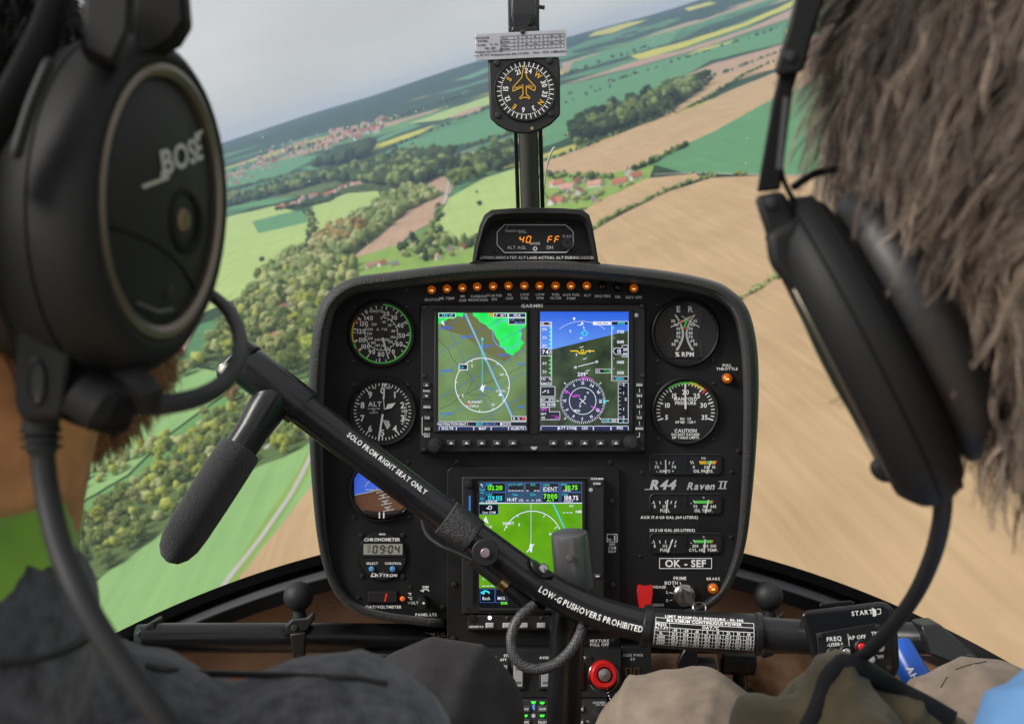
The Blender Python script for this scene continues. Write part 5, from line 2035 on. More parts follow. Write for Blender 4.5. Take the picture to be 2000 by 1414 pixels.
# altitude tape
W.frect(1158, 628, 1193, 635, L2); NV.text('TER INH', 1176, 631.5, 4.2, L3, bold=False)
K.frect(1195, 628, 1227, 634, L2); W.fframe(1194, 627.5, 1227.5, 744, .9, L3); C.text('4000', 1213, 631.2, 4.2, L4); C.fpoly([(1195.5, 636), (1200, 641), (1195.5, 643)], L4)
for t_, y in (('1700', 648), ('1600', 667.8), ('1400', 707.5), ('1300', 728)):
    W.text(t_, 1212, y, 5.6, L4, bold=True, xs=.82)
for k in range(26):
    W.fline(1195, 640+k*4, 1197.5 if k % 5 else 1200, 640+k*4, .8, L3)
K.fpoly([(1199, 686), (1203, 680), (1216, 680), (1216, 676), (1226, 676), (1226, 697), (1216, 697), (1216, 692), (1203, 692)], layer(3))
W.fpath([(1197, 686), (1202, 679.5), (1215, 679.5), (1215, 674.5), (1226.5, 674.5), (1226.5, 697), (1215, 697), (1215, 692), (1202, 692), (1197, 686)], .9, layer(4))
W.text('15', 1209.5, 685.8, 7, layer(5), xs=.95); W.text('20', 1221, 682.5, 5.6, layer(5), xs=.9); W.text('00', 1221, 692, 5.6, layer(5), xs=.9)
K.frect(1195, 736, 1227, 743.5, L2); C.text('1011HPA', 1211, 739.7, 3.8, L4, xs=.85); W.fline(1194, 735.5, 1227, 735.5, .8, L3)
K.frect(1164, 721, 1192, 728.5, L2); W.fframe(1163.5, 720.5, 1192.5, 729, .8, L3); W.text('RA', 1169, 724.8, 3.8, L4, xs=.8); GN.text('750', 1185, 724.8, 4.6, L4)
# vertical speed
K.frect(1207.5, 747.5, 1227, 825, layer(.6)); W.fframe(1207, 747, 1227.5, 826, .9, L3)
for t_, y in (('2', 751.5), ('1', 767.5), ('1', 799), ('2', 815)):
    W.text(t_, 1218, y, 5, L4); W.fline(1209, y, 1214, y, .9, L4)
for y in (759, 775, 783, 791, 807):
    W.fline(1209, y, 1212, y, .8, L4)
K.fpoly([(1209, 779), (1213, 775), (1226, 775), (1226, 784), (1213, 784)], layer(3)); W.text('2', 1222, 779.5, 5, layer(4))
K.frect(1208, 819, 1227, 825.5, layer(1.6)); C.text('0', 1217.5, 822.5, 4.4, L4); W.fline(1207, 818.5, 1227, 818.5, .8, L4)
W.fframe(1175.5, 817.5, 1207, 825, .9, L3); C.fline(1178, 821.3, 1188, 821.3, 1.3, L4); C.fpoly([(1191, 821.3), (1187, 819.3), (1187, 823.3)], L4); W.text('GPS', 1199, 821.3, 3.8, L4, xs=.85)
# pitch ladder
for (a0, b0, a1, b1, w) in ((1132, 679, 1140, 677, 1.2), (1138, 702, 1146, 699.5, 1.2), (1129, 716, 1161, 708, 1.4), (1144, 725, 1152, 722.5, 1.2), (1128, 635, 1136, 635, 1.4)):
    W.fline(a0, b0, a1, b1, w, L3)
for t_, x, y in (('10', 1124, 717.5), ('10', 1165.5, 706.5), ('5', 1126, 692.5), ('5', 1151.5, 686), ('5', 1114, 647), ('5', 1140, 640)):
    W.text(t_, x, y, 4.6, L4, rot=-14)
W.text('210', 1135, 660.5, 4, L4, rot=-12, bold=False)
YL.fpath([(1114, 685.5), (1128, 685.5), (1132, 690.5), (1142, 690.5), (1146, 685.5), (1161, 685.5)], 2.0, layer(6))
YL.farc(1137.5, 685.5, 2.2, 3.6, 0, 360, layer(6), 20)
C.farc(1142, 651, 3.6, 5.4, 0, 360, L4, 20)
for (a0, b0, a1, b1) in ((1134, 651, 1138, 651), (1146, 651, 1150, 651), (1142, 643, 1142, 647)):
    C.fline(a0, b0, a1, b1, 1.4, L4)
W.fpoly([(1118, 621), (1124, 620), (1122, 627)], L4)
W.fpoly([(1134, 634), (1140, 634), (1137, 627)], L4)
W.farc(1137, 700, 72, 72.7, -38, 38, layer(1))
# heading rose
rx, ry = 1138, 783
mb = MB()
mb.fdisc(rx, ry, 43, layer(1), 48)
flat('compass_rose', mb, 'scr_rose', scr)
for k in range(72):
    W.ftick(rx, ry, k*5+3, 39.5 if k % 2 == 0 else 41, 44.5, 1.1, L4)
for a in (45, 135, 225, 315, 90, 270):
    W.ftick(rx, ry, a, 46, 51, 1.6, L4)
for t_, a in (('21', 0), ('24', 31), ('W', 61), ('30', 91), ('33', 121), ('N', 151), ('3', 181), ('6', 211), ('E', 241), ('12', 271), ('S', 331)):
    x, y = pol(rx, ry, a, 35)
    W.text(t_, x, y, 5.2, L4, rot=a, xs=.9)
W.farc(rx, ry, 25.5, 26.7, 0, 360, L4, 48)
W.text('209°', 1138, 731, 7, L4, xs=.9)
W.fpath([(1132, 778), (1144, 789)], 1.4, L4); W.fpath([(1144, 778), (1132, 789)], 1.4, L4)
for x, y in ((1148, 767), (1143, 775), (1133, 793)):
    W.farc(x, y, 1.2, 2.1, 0, 360, L4, 12)
W.text('MSG', 1127, 802, 4.6, layer(6), xs=.85)
MG.text('GPS', 1127, 773, 4.8, layer(6), xs=.9)
MG.fline(1108, 765, 1122, 776, 1.6, L5); MG.fpoly([(1102, 762), (1110, 763.5), (1106, 769)], L5); MG.fline(1154, 793, 1176, 805, 1.6, L5)
MG.farc(rx, ry, 45.5, 47, 2, 28, L5); MG.fpoly([(1134, 737), (1142, 737), (1138, 745)], L5)
C.frect(1178, 780, 1183, 788, L4)
for i, t_ in enumerate(('', 'ATT SYNC', 'CDI', '', 'PFD')):
    xa = 1056.5+i*34.3
    W.fpath([(xa, 840), (xa, 833.5), (xa+1.5, 832), (xa+32, 832), (xa+33.5, 833.5), (xa+33.5, 840)], 1.0, L3)
    if t_:
        W.text(t_, xa+17, 836.2, 4.8, L4, xs=.92)
NV.frect(x0, 831, x1, 840, layer(1))
for nm, q, m_ in (('white_marks', W, 'scr_white'), ('cyan_marks', C, 'scr_cyan'), ('dark_boxes', K, 'scr_dark'), ('navy_boxes', NV, 'scr_navy'), ('magenta_marks', MG, 'scr_magenta'), ('green_marks', GN, 'scr_green'), ('yellow_marks', YL, 'scr_yellow')):
    flat(nm, q, m_, scr)
mb = MB()
mb.frect(851, 606, 1031, 843, Pm(DS-.0035))
mb.frect(1052.5, 606, 1233, 843, Pm(DS-.0035))
glassmat('screen_glass', (0.98, 0.98, 0.98), 0.35, 0.08)
flat('screen_glass', mb, 'screen_glass', g)
# keys
def key(x, y, w, h, parent, d=DB, up=.0035, m_='key_grey', name='key'):
    mb = MB()
    mb.pbox(x-w/2, y-h/2, x+w/2, y+h/2, d, up, 1.0)
    return build(name, mb, m_, parent, bevel=.0006)
for x in (881, 911, 941, 971, 1002, 1081, 1112, 1142, 1173, 1203):
    k = key(x, 865, 17, 12, g)
    mb = MB()
    mb.fpoly([(x-4, 867), (x+4, 867), (x, 862.5)], Pm(DB-.0039))
    flat('arrow', mb, 'print_white', k)
for (x, y, t_) in ((833, 752, '^'), (833, 774, 'v'), (834, 795, 'MENU'), (834.5, 816, 'CLR'), (835, 838, 'ENT'), (1249, 752, 'HDG'), (1249, 773, 'CRS'), (1249, 794, 'ALT'), (1249, 816, 'V/S'), (1249, 837, 'BARO')):
    k = key(x, y, 14, 10, g, up=.0028)
    mb = MB()
    mp = Pm(DB-.0032)
    if t_ == '^': mb.fpoly([(x-3, y+2), (x+3, y+2), (x, y-2)], mp)
    elif t_ == 'v': mb.fpoly([(x-3, y-2), (x+3, y-2), (x, y+2)], mp)
    else: mb.text(t_, x, y, 4.0, mp, xs=.85)
    flat('key_letters', mb, 'print_white', k)
mb = MB()
mp = Pm(DB-.0006)
mb.text('GARMIN', 1039, 597.5, 6.2, mp, xs=1.15, track=.12)
mb.text('RNG', 833, 763.5, 4, mp)
mb.text('DFLT', 834, 847.5, 3.4, mp)
mb.text('MAP', 834, 852, 3.4, mp)
mb.fpath([(826, 815), (824.5, 815), (824.5, 849), (828, 849)], 1, mp)
for y in (762, 783, 805, 826):
    mb.fline(1249, y-4, 1249, y+4, 1, mp)
mb.fpath([(1249, 844), (1249, 853), (1244, 853)], 1, mp)
flat('bezel_lettering', mb, 'print_white', g)
for x, y in ((852, 867), (1232, 862)):
    mb = MB()
    c = P(x, y+2, DB)
    mb.lathe(c, (0, -1, 0), [(.0085, 0), (.0085, .007), (.0078, .0085), (.0058, .0088), (.0058, .016), (.0050, .0178), (.0001, .0182)], 28)
    build('rotary_knob', mb, 'rubber', g)
mb = MB()
mb.pbox(1022, 862, 1064, 867, DB, .0008)
sl = build('card_slot', mb, 'dial_black', g, smooth=False)
mb = MB()
mb.farc(1043, 872, .1, 6.5, 90, 270, mp)
flat('slot_tab', mb, 'print_grey', sl)
for (x, y) in [(828, 601), (828, 735), (829, 878), (1253, 598), (1255, 734), (1254, 877)]:
    screw(g, x, y, DB, 4.8, slot=False)
mb = MB()
mb.plathe(1243, 616, DB, [(4.4, 0), (4.4, .0008), (3.6, .0016), (.01, .002)], 14)
build('light_sensor', mb, 'print_grey', g)

# ================================================================== centre column
col = thing('centre_console', P(1040, 1620, 1.2), 'black centre console column under the panel with bolted cover plate', 'console')
mb = MB()
def rrect(x0, y0, x1, y1, r, n=5, corners=(1, 1, 1, 1)):
    pts = []
    for (cx, cy_, a, on) in ((x1-r, y0+r, -90, corners[0]), (x1-r, y1-r, 0, corners[1]), (x0+r, y1-r, 90, corners[2]), (x0+r, y0+r, 180, corners[3])):
        if not on:
            pts.append((x1 if a in (-90, 0) else x0, y0 if a in (-90, 180) else y1))
            continue
        for k in range(n+1):
            b2 = R_(a+90*k/n)
            pts.append((cx+r*math.cos(b2), cy_+r*math.sin(b2)))
    return pts
pl_ = rrect(873, 912, 1211, 1262, 12, corners=(1, 0, 0, 1))
mb.prism([P(x, y, D0-.006) for x, y in pl_], [P(x, y, D0) for x, y in pl_])
build('cover_plate', mb, 'panel_paint', col, bevel=.0012)
mb = MB()
mb.prism([P(874, 1224, D0+.001), P(1212, 1224, D0+.001), P(1216, 1640, D0-.02), P(868, 1640, D0-.02)], Vector((0, .2, 0)))
build('housing', mb, 'panel_paint', col, smooth=False)
for (x, y) in [(887, 979), (887, 1141), (886, 1247), (1195, 979), (1197, 1142), (1198, 1251)]:
    screw(col, x, y, D0-.006, 6.0)
mb = MB()
mp = Pm(D0-.0068)
mb.fframe(1185, 1042.5, 1206, 1058.5, 1.3, mp)
mb.text('No.', 1191, 1053, 5, mp, xs=.75)
mb.text('1', 1200.5, 1050.5, 10, mp)
for i, t_ in enumerate(('GPS', 'COM', 'NAV')):
    mb.text(t_, 1195.5, 1063+i*6.8, 4.8, mp, xs=.9)
mb.text('MIXTURE', 1171, 1251, 5.4, mp)
mb.text('PULL OFF', 1171, 1258.5, 5.4, mp)
flat('plate_lettering', mb, 'print_white', col)

# ================================================================== navigator
g = thing('navigation_unit', P(1041, 1198, D0), 'portrait touch screen navigator with bright green map below the big display', 'display')
DN = D0-.006
mb = MB()
pts = [(902, 931), (1162, 931), (1180, 934), (1180, 1198), (902, 1198)]
mb.prism([P(x, y, DN-.010) for x, y in pts], [P(x, y, DN) for x, y in pts])
build('bezel', mb, 'bezel_grey', g, bevel=.0015, bseg=3)
DF = DN-.010
mb = MB()
sw = rrect(922, 935, 1146, 1192, 14, corners=(0, 1, 1, 0))
mb.grid([[P(*p, DF) for p in sw], [P(p[0]+(1 if p[0] < 1000 else -1), p[1], DF-.0022) for p in sw], [P(930+(p[0]-922)*.965, 938+(p[1]-935)*.965, DF-.0010) for p in sw]], cu=True)
build('screen_frame', mb, 'bezel_black', g)
S = Pm(DF-.0012)
def ly(k): return Pm(DF-.0012-.00025*k)
mb = MB()
mb.frect(932, 938, 1142, 1184, S)
scr = flat('screen', mb, 'dial_black', g)
mb = MB()
mb.frect(936, 983, 1137, 1148, ly(1))
flat('map', mb, 'nav_green', scr)
W, C, K, NV, LM, BL = MB(), MB(), MB(), MB(), MB(), MB()
emis('nav_header', (38, 72, 104))
emis('nav_box', (8, 14, 22))
NV.frect(936, 941, 1137, 982, ly(1))
K.frect(936, 1149, 1137, 1184, ly(1))
W.frect(936, 981.6, 1137, 983, ly(3))
for (a0, b0, a1, b1) in ((948, 943, 987, 960), (948, 962, 987, 980), (1059, 943, 1091, 959), (1059, 961, 1091, 981), (1096, 943, 1136, 960), (1096, 962, 1136, 981), (993, 943, 1023, 961), (1026, 943, 1055, 961), (936, 985, 973, 1004), (938, 1150, 966, 1176), (968, 1150, 990, 1176)):
    K.frect(a0, b0, a1, b1, ly(2))
    BL.fframe(a0-.4, b0-.4, a1+.4, b1+.4, .7, ly(2.5))
LM.text('132.210', 967, 952.5, 8.2, ly(4), xs=.82, track=.12)
C.text('129.155', 967, 972.8, 8.2, ly(4), xs=.82, track=.12)
LM.text('110.75', 1116, 952, 8.2, ly(4), xs=.82, track=.12)
W.text('108.75', 1116, 972.3, 8.2, ly(4), xs=.82, track=.12)
LM.text('7000', 1075, 969, 8.6, ly(4), xs=.9)
LM.text('ALT', 1075, 977.5, 5, ly(4))
W.text('IDENT', 1075, 955, 8, ly(4), xs=.85, bold=False)
C.text('XPDR', 1067, 947, 3.8, ly(4), xs=.85, bold=False)
for t_, x, y in (('COM', 955, 946.5), ('STBY', 956, 966), ('NAV', 1102, 946), ('STBY', 1104, 966)):
    C.text(t_, x, y, 4, ly(4), xs=.85, bold=False)
W.text('KOLIN FSS', 960, 979, 3.4, ly(4), xs=.85)
W.text('VOR ILS', 1107, 958, 3, ly(4), xs=.8)
W.text('ICOM ILS', 1110, 979, 3.2, ly(4), xs=.85)
for i, t_ in enumerate(('Com', 'Vol', '-', 'Psh', 'Sq')):
    C.text(t_, 941.5, 956+i*5.8, 4, ly(4), xs=.8, bold=False)
W.fpath([(938, 947), (941, 945), (942, 951)], 1.2, ly(4))
for t_, x, y in (('ACTV WPT', 1007, 946.5), ('ETE', 1041, 946.5), ('Time', 1006, 966), ('ETA', 1041, 966)):
    C.text(t_, x, y, 4, ly(4), xs=.85, bold=False)
W.text('14:47', 1000, 975.5, 6.4, ly(4), xs=.85); W.text('LCL', 1018, 976.5, 4, ly(4), xs=.85); W.text('LCL', 1052, 976.5, 4, ly(4), xs=.85)
for (x0, x1, y) in ((993, 1023, 958), (1028, 1038, 958), (1043, 1055, 958), (1028, 1036, 977), (1038, 1047, 977)):
    for k in range(int((x1-x0)/6)):
        W.fline(x0+k*6, y, x0+k*6+4.6, y, 1.3, ly(4))
W.farc(1039.5, 1056, 57.4, 58.8, -70, 72, ly(3), 40)
for a in (-60, -28, 28, 62):
    W.ftick(1037, 1056, a, 52, 58, 1.2, ly(3))
for k in range(22):
    W.frect(1036.4, 985+k*4, 1037.7, 987.4+k*4, ly(3))
W.text('3000FT', 993, 1022, 5, ly(3), xs=.85); W.text('S', 1014, 1024.5, 5, ly(3)); W.text('W', 1076, 1043, 5, ly(3))
W.fpoly([(1036, 1060), (1040, 1064), (1039, 1078), (1035, 1078), (1034, 1066)], ly(4)); W.fline(1029, 1078, 1043, 1062, 2.2, ly(4))
W.fpoly([(949, 1008), (955, 1024), (944, 1016)], ly(4)); W.text('TRK UP', 952, 1028.5, 4, ly(4), xs=.8)
W.text('DIS', 1116, 987.8, 4, ly(4), bold=False); W.text('NM', 1130, 999, 5, ly(4))
for k in range(3):
    W.fline(1099+k*7, 1001, 1104+k*7, 1001, 1.2, ly(4))
W.text('User COM', 955, 1000.5, 4.4, ly(4), xs=.85, bold=False); W.farc(957, 991, 2.5, 4, 0, 360, ly(4), 16); W.fline(950, 992, 954, 993, 2, ly(4))
W.text('ETE WPT', 954, 1130, 4.2, ly(4), xs=.85, bold=False)
for k in range(6):
    W.fline(942+k*8, 1144, 948+k*8, 1144, 1.3, ly(4))
W.text('Back', 950, 1168, 6, ly(4), xs=.85, bold=False); W.text('MSG', 979, 1168, 6, ly(4), xs=.85, bold=False)
C.farc(949, 1161, 5.5, 8.5, -80, 70, ly(4)); C.fpoly([(938, 1157), (947, 1151.5), (946, 1161)], ly(4))
LM.text('ENR', 985, 1177.5, 5, ly(4), xs=.9)
for k in range(26):
    if k % 1 == 0:
        C.fline(1081+k*1.9, 985+k*4.1, 1082.2+k*1.9, 987.6+k*4.1, 3.4, ly(3))
for nm, q, m_ in (('white_marks', W, 'scr_white'), ('cyan_marks', C, 'scr_cyan'), ('field_boxes', K, 'nav_box'), ('header', NV, 'nav_header'), ('lime_marks', LM, 'scr_lime'), ('box_edges', BL, 'scr_line')):
    flat(nm, q, m_, scr)
mb = MB()
mb.frect(932, 938, 1142, 1184, Pm(DF-.0028))
flat('screen_glass', mb, 'screen_glass', g)
mb = MB()
mp = Pm(DF-.0006)
mb.text('GARMIN', 1166, 934.8, 3.6, mp, xs=1.1)
flat('maker_lettering', mb, 'print_white', g)
for (x, y, t_) in ((1166, 944.5, 'HOME'), (1167, 1125, '◄')):
    k = key(x, y, 15, 9, g, DF, .002, name='key')
    mb = MB()
    if t_ == 'HOME': mb.text(t_, x, y, 3.4, Pm(DF-.0024))
    else:
        mb.fpoly([(x-4, y), (x, y-3), (x, y+3)], Pm(DF-.0024)); mb.frect(x, y-1, x+4, y+1, Pm(DF-.0024))
    flat('key_letters', mb, 'print_white', k)
mb = MB()
mb.plathe(1154, 956.5, DF, [(4, 0), (4, .0006), (.01, .001)], 14)
build('light_sensor', mb, 'print_grey', g)
mb = MB()
mb.plathe(915, 945, DF, [(8.5, 0), (8.5, .004), (7, .006), (.01, .0065)], 22)
build('rotary_knob', mb, 'rubber', g)
mb = MB()
mb.lathe(P(1166, 1188, DF), (0, -1, 0), [(.0098, 0), (.0098, .007), (.009, .0085), (.0062, .009), (.0062, .016), (.005, .018), (.0001, .0183)], 26)
build('rotary_knob', mb, 'rubber', g)
mb = MB()
mb.frect(915.5, 968, 919.5, 1004, Pm(DF-.0006))
emis('slot_blue', (70, 130, 200), .8)
flat('card_slot', mb, 'slot_blue', g)
mb = MB()
mb.fdisc(915, 1189, 4, Pm(DF-.0005), 14)
flat('lock_hole', mb, 'dial_black', g)

# ================================================================== autopilot strip
g = thing('autopilot_controller', P(1040, 1231, DN), 'slim autopilot controller strip with grey keys under the navigator', 'control unit')
mb = MB()
mb.pbox(913, 1200, 1167, 1231, DN, .008, 1)
build('case', mb, 'bezel_grey', g, bevel=.001)
DA = DN-.008
for x, t_, on in ((956.5, 'SAS', 1), (990, 'HDG', 0), (1023, 'NAV', 0), (1057, 'BC', 0), (1091, 'ALT', 0)):
    k = key(x, 1221, 17, 11, g, DA, .002, 'print_grey', 'key')
    mb = MB()
    mb.text(t_, x, 1221.5, 4.6, Pm(DA-.0024), xs=.9)
    flat('key_letters', mb, 'print_white', k)
    mb = MB()
    mb.plathe(x, 1206, DA, [(4, 0), (3.6, .0012), (.01, .0018)], 14)
    emis('lamp_white', (255, 235, 250), 1.6)
    build('indicator_lamp', mb, 'lamp_white' if on else 'key_grey', g)
mb = MB()
mb.text('GENESYS', 930, 1223.5, 3.8, Pm(DA-.0006), shear=.2, xs=1.1)
flat('maker_lettering', mb, 'print_white', g)
mb = MB()
mb.plathe(922, 1207, DA, [(8.5, 0), (8, .0012), (.01, .0014)], 18)
build('screw_cover', mb, 'matte_black', g)

# ================================================================== switch panel
g = thing('switch_panel', P(1080, 1360, D0-.012), 'row of grey rocker switches on the console below the navigator', 'switch panel')
DW = D0-.014
def T(x, y, k=0.0): return P(x, y, DW-.03*(y-1262)/150-k)
Tm = lambda k: (lambda x, y: T(x, y, k))
mb = MB()
mb.prism([T(930, 1266), T(1213, 1266), T(1215, 1362), T(930, 1362)], Vector((0, .03, 0)))
build('plate', mb, 'panel_paint', g, bevel=.0008)
mat('rocker', (0.40, 0.41, 0.41), 0.45)
def rocker(x, lab, m_='rocker'):
    mb = MB()
    mb.prism([T(x-13, 1293, .003), T(x+13, 1293, .003), T(x+13, 1346, .003), T(x-13, 1346, .003)], [T(x-14, 1292), T(x+14, 1292), T(x+14, 1347), T(x-14, 1347)])
    f = build('rocker_switch', mb, 'matte_black', g, bevel=.0008)
    mb = MB()
    mb.prism([T(x-9, 1299, .009), T(x+9, 1299, .009), T(x+9, 1341, .0045), T(x-9, 1341, .0045)], [T(x-9, 1298, .002), T(x+9, 1298, .002), T(x+9, 1341.5, .002), T(x-9, 1341.5, .002)])
    r = build('rocker', mb, m_, f, bevel=.0006)
    if lab:
        mb = MB()
        mb.text('ON', x, 1306, 4.4, lambda a, b: T(a, b, .0092-.0045*(b-1299)/42))
        mb.text('OFF', x, 1333, 4.4, lambda a, b: T(a, b, .0092-.0045*(b-1299)/42))
        flat('switch_letters', mb, 'dial_black', r)
for x, lab, m_ in ((954, 1, 'rocker'), (982, 1, 'rocker'), (1012, 1, 'rocker'), (1066, 1, 'rocker'), (1128, 0, 'red_plastic')):
    rocker(x, lab, m_)
mb = MB()
for t_, x, y in (('NAV LTS', 955, 1284), ('AFT', 983, 1288), ('FWD', 1012, 1288), ('STROBE', 997, 1280), ('AVIONICS', 1070, 1284), ('BATTERY', 1128, 1284)):
    mb.text(t_, x, y, 4.8, Tm(.0006), xs=.92)
flat('panel_lettering', mb, 'print_white', g)
for (x, y) in ((1150, 1286),):
    o = screw(g, x, y, DW-.005, 6.5)
# mixture knob
g = thing('mixture_knob', T(1178, 1318), 'red mixture pull knob with silver centre button and bead chain', 'knob')
c = T(1178, 1316)
mb = MB()
mb.lathe(c, (0, -1, .25), [(.0152, 0), (.0152, .012), (.0145, .0145), (.0125, .016), (.0085, .0155), (.0082, .012)], 40)
build('knob', mb, 'red_plastic', g)
mb = MB()
mb.lathe(c, (0, -1, .25), [(.0072, .010), (.0072, .017), (.0064, .0182), (.0001, .0186)], 28)
build('release_button', mb, 'steel', g)
mb = MB()
mb.lathe(c+Vector((0, 0, -.003)), (0, -1, .25), [(.0172, -.002), (.0172, .003), (.016, .004), (.0155, .002)], 36)
build('guard_ring', mb, 'steel', g)
for i in range(9):
    t = i/8
    mb = MB()
    mb.sph(T(1185+17*t, 1345+22*math.sin(math.pi*t*.85), .004), .0011, 8, 6)
    build('bead', mb, 'steel', g)

# ================================================================== audio panel
g = thing('audio_panel', P(1100, 1420, D0-.03), 'audio control panel with small green lit keys at the bottom edge', 'control unit')
mb = MB()
mb.prism([T(985, 1366, .004), T(1186, 1366, .004), T(1190, 1470, .004), T(985, 1470, .004)], Vector((0, .02, 0)))
build('case', mb, 'bezel_grey', g, bevel=.001)
def akey(x, y, t_):
    mb = MB()
    mb.prism([T(x-9, y-6, .0065), T(x+9, y-6, .0065), T(x+9, y+6, .0065), T(x-9, y+6, .0065)], [T(x-9.5, y-6.5, .003), T(x+9.5, y-6.5, .003), T(x+9.5, y+6.5, .003), T(x-9.5, y+6.5, .003)])
    k = build('key', mb, 'key_grey', g, bevel=.0004)
    mb = MB()
    mb.text(t_, x, y, 4.2, Tm(.0069), xs=.9)
    flat('key_letters', mb, 'print_white', k)
for x, y, t_ in ((1001, 1384, 'COM3'), (1026, 1384, 'NAV'), (1060, 1384, 'AUX'), (1132, 1384, 'MAN'), (1001, 1410, 'MIC3'), (1026, 1410, 'TRFC'), (1060, 1410, 'PILOT'), (1132, 1410, 'SPKR'), (1092, 1384, 'TEL'), (1092, 1410, 'MUS')):
    akey(x, y, t_)
emis('lamp_green', (60, 255, 60), 1.5)
for x, y in ((1042, 1371), (1059, 1372), (1026, 1397), (1059, 1397)):
    mb = MB()
    mb.prism([T(x-5, y-2, .0055), T(x+5, y-2, .0055), T(x+3, y+2.5, .0055), T(x-3, y+2.5, .0055)], [T(x-5, y-2, .003), T(x+5, y-2, .003), T(x+3, y+2.5, .003), T(x-3, y+2.5, .003)])
    build('indicator_lamp', mb, 'lamp_green', g, smooth=False)
mb = MB()
mb.fdisc(1042, 1397, 4, Tm(.0048), 14)
flat('sensor_window', mb, 'print_grey', g)
mb = MB()
mb.fpath([(1039, 1377), (1045, 1383), (1042, 1386), (1042, 1374), (1045, 1377), (1039, 1383)], 1.1, Tm(.0048))
flat('wireless_symbol', mb, 'scr_ltblue', g)
mb = MB()
mb.text('GARMIN', 1170, 1371.5, 3.8, Tm(.0048), xs=1.05)
mb.text('GMA 350H', 1173, 1376, 2.6, Tm(.0048))
mb.text('VOL', 1146, 1408, 3.4, Tm(.0048))
mb.fframe(989, 1368, 1014, 1470, .7, Tm(.0048))
flat('panel_lettering', mb, 'print_grey', g)
mb = MB()
mb.lathe(T(1168, 1394, .004), (0, -1, .2), [(.0078, 0), (.0078, .008), (.007, .0095), (.005, .0098), (.005, .017), (.0042, .0185), (.0001, .0188)], 26)
build('rotary_knob', mb, 'rubber', g)

# ================================================================== aux power plate
g = thing('aux_power_outlet', P(1240, 1340, D0-.01), 'black auxiliary power plate with two usb sockets right of the red knob', 'power outlet')
mb = MB()
mb.prism([P(1213, 1262, D0-.01), P(1272, 1262, D0-.01), P(1276, 1470, D0-.03), P(1217, 1470, D0-.03)], Vector((0, .12, 0)))
build('plate', mb, 'panel_paint', g, bevel=.0008)
for x in (1227.5, 1243):
    mb = MB()
    mb.ppoly([(x-6, 1303), (x+6, 1303), (x+6, 1327), (x-6, 1327)], D0-.0135, .002, .5)
    s = build('usb_socket', mb, 'brass', g, smooth=False)
    mb = MB()
    mb.frect(x-3.6, 1305.5, x+3.6, 1324.5, Pm(D0-.0162))
    flat('socket_hole', mb, 'dial_black', s)
mb = MB()
mb.text('AUX PWR', 1236, 1279, 5.2, Pm(D0-.0125))
mb.text('5V', 1236, 1287, 5.2, Pm(D0-.0132))
flat('plate_lettering', mb, 'print_grey', g)
# dark box under the left side of the panel
g = thing('heater_box', P(760, 1420, D0), 'dark box end beside the dark trouser knee under the panel', 'box')
mb = MB()
mb.prism([P(706, 1274, D0+.03), P(880, 1274, D0+.03), P(880, 1500, D0+.02), P(712, 1500, D0+.02)], Vector((0, .1, 0)))
build('box', mb, 'satin_black', g, bevel=.004)
mb = MB()
mb.tube([P(640, 1330, 1.25), P(690, 1292, 1.2), P(712, 1284, 1.18)], .003, 8)
mat('orange_hose', (0.55, 0.22, 0.05), .5)
build('hose', mb, 'orange_hose', g)

# ================================================================== radar altimeter pod
g = thing('radar_altimeter', P(1046, 511, 1.1), 'small black pod on the panel top with amber 40 and FF digits', 'display')
outer = [(922, 512), (927, 480), (937, 440), (946, 420), (960, 410), (1000, 407), (1050, 406), (1100, 407), (1138, 410), (1151, 420), (1157, 440), (1164, 480), (1169, 512)]
inner = [(936, 507), (944, 478), (953, 447), (960, 436), (972, 430), (1003, 428), (1050, 428), (1098, 428), (1126, 430), (1140, 436), (1146, 447), (1153, 478), (1160, 507)]
mid = [((a[0]*.55+b[0]*.45), (a[1]*.55+b[1]*.45)) for a, b in zip(outer, inner)]
mb = MB()
sh = [((x-1046)*.86+1046, (y-512)*.8+512) for x, y in outer]
mb.grid([[P(*p, 1.22) for p in sh], [P(*p, 1.085) for p in outer], [P(p[0], p[1]+1, 1.075) for p in outer], [P(*p, 1.071) for p in mid], [P(*p, 1.077) for p in inner], [P(*p, 1.104) for p in inner]])
mb.f.append(tuple(range(len(sh))))
build('hood', mb, 'panel_paint', g, angle=45)
mb = MB()
mb.prism([P(*p, 1.104) for p in inner], Vector((0, .01, 0)))
mb.prism([P(918, 512, 1.078), P(1172, 512, 1.078), P(1172, 518, 1.078), P(918, 518, 1.078)], Vector((0, .12, 0)))
build('face_plate', mb, 'bezel_black', g, smooth=False)
oct_ = [(971, 454), (985.4, 439.5), (1104.5, 439.5), (1119.5, 453), (1119.5, 479.5), (1106, 493), (985.4, 493.6), (971, 478.6)]
mb = MB()
mb.ppoly(oct_, 1.104, .003, 0)
build('display_body', mb, 'bezel_black', g, bevel=.0006)
mb = MB()
mb.fpath(oct_+[oct_[0]], 1.8, Pm(1.1004))
mb.text('ALT AGL', 1009, 483.5, 6, Pm(1.1004), bold=False)
mb.text('MODE', 1045, 476, 4.6, Pm(1.1004))
mb.text('DH', 1074, 483.5, 6, Pm(1.1004), bold=False)
mb.text('RAD', 1108, 461.8, 5.6, Pm(1.1004), bold=False)
mb.text('PREEFLIGHT', 1006, 451.5, 3.4, Pm(1.1004), shear=.15, track=.45)
mb.text('SYSTEMS', 1021, 454.5, 2.2, Pm(1.1004), track=.2)
mb.farc(1045, 486, 2, 4.6, 0, 360, Pm(1.1004), 18)
mb.text('CAUTION: INDICATED ALT LAGS ACTUAL ALT DURING DESCENT', 1048, 503.5, 5.2, Pm(1.1000), xs=.95, track=.14)
flat('lettering', mb, 'print_white', g)
mb = MB()
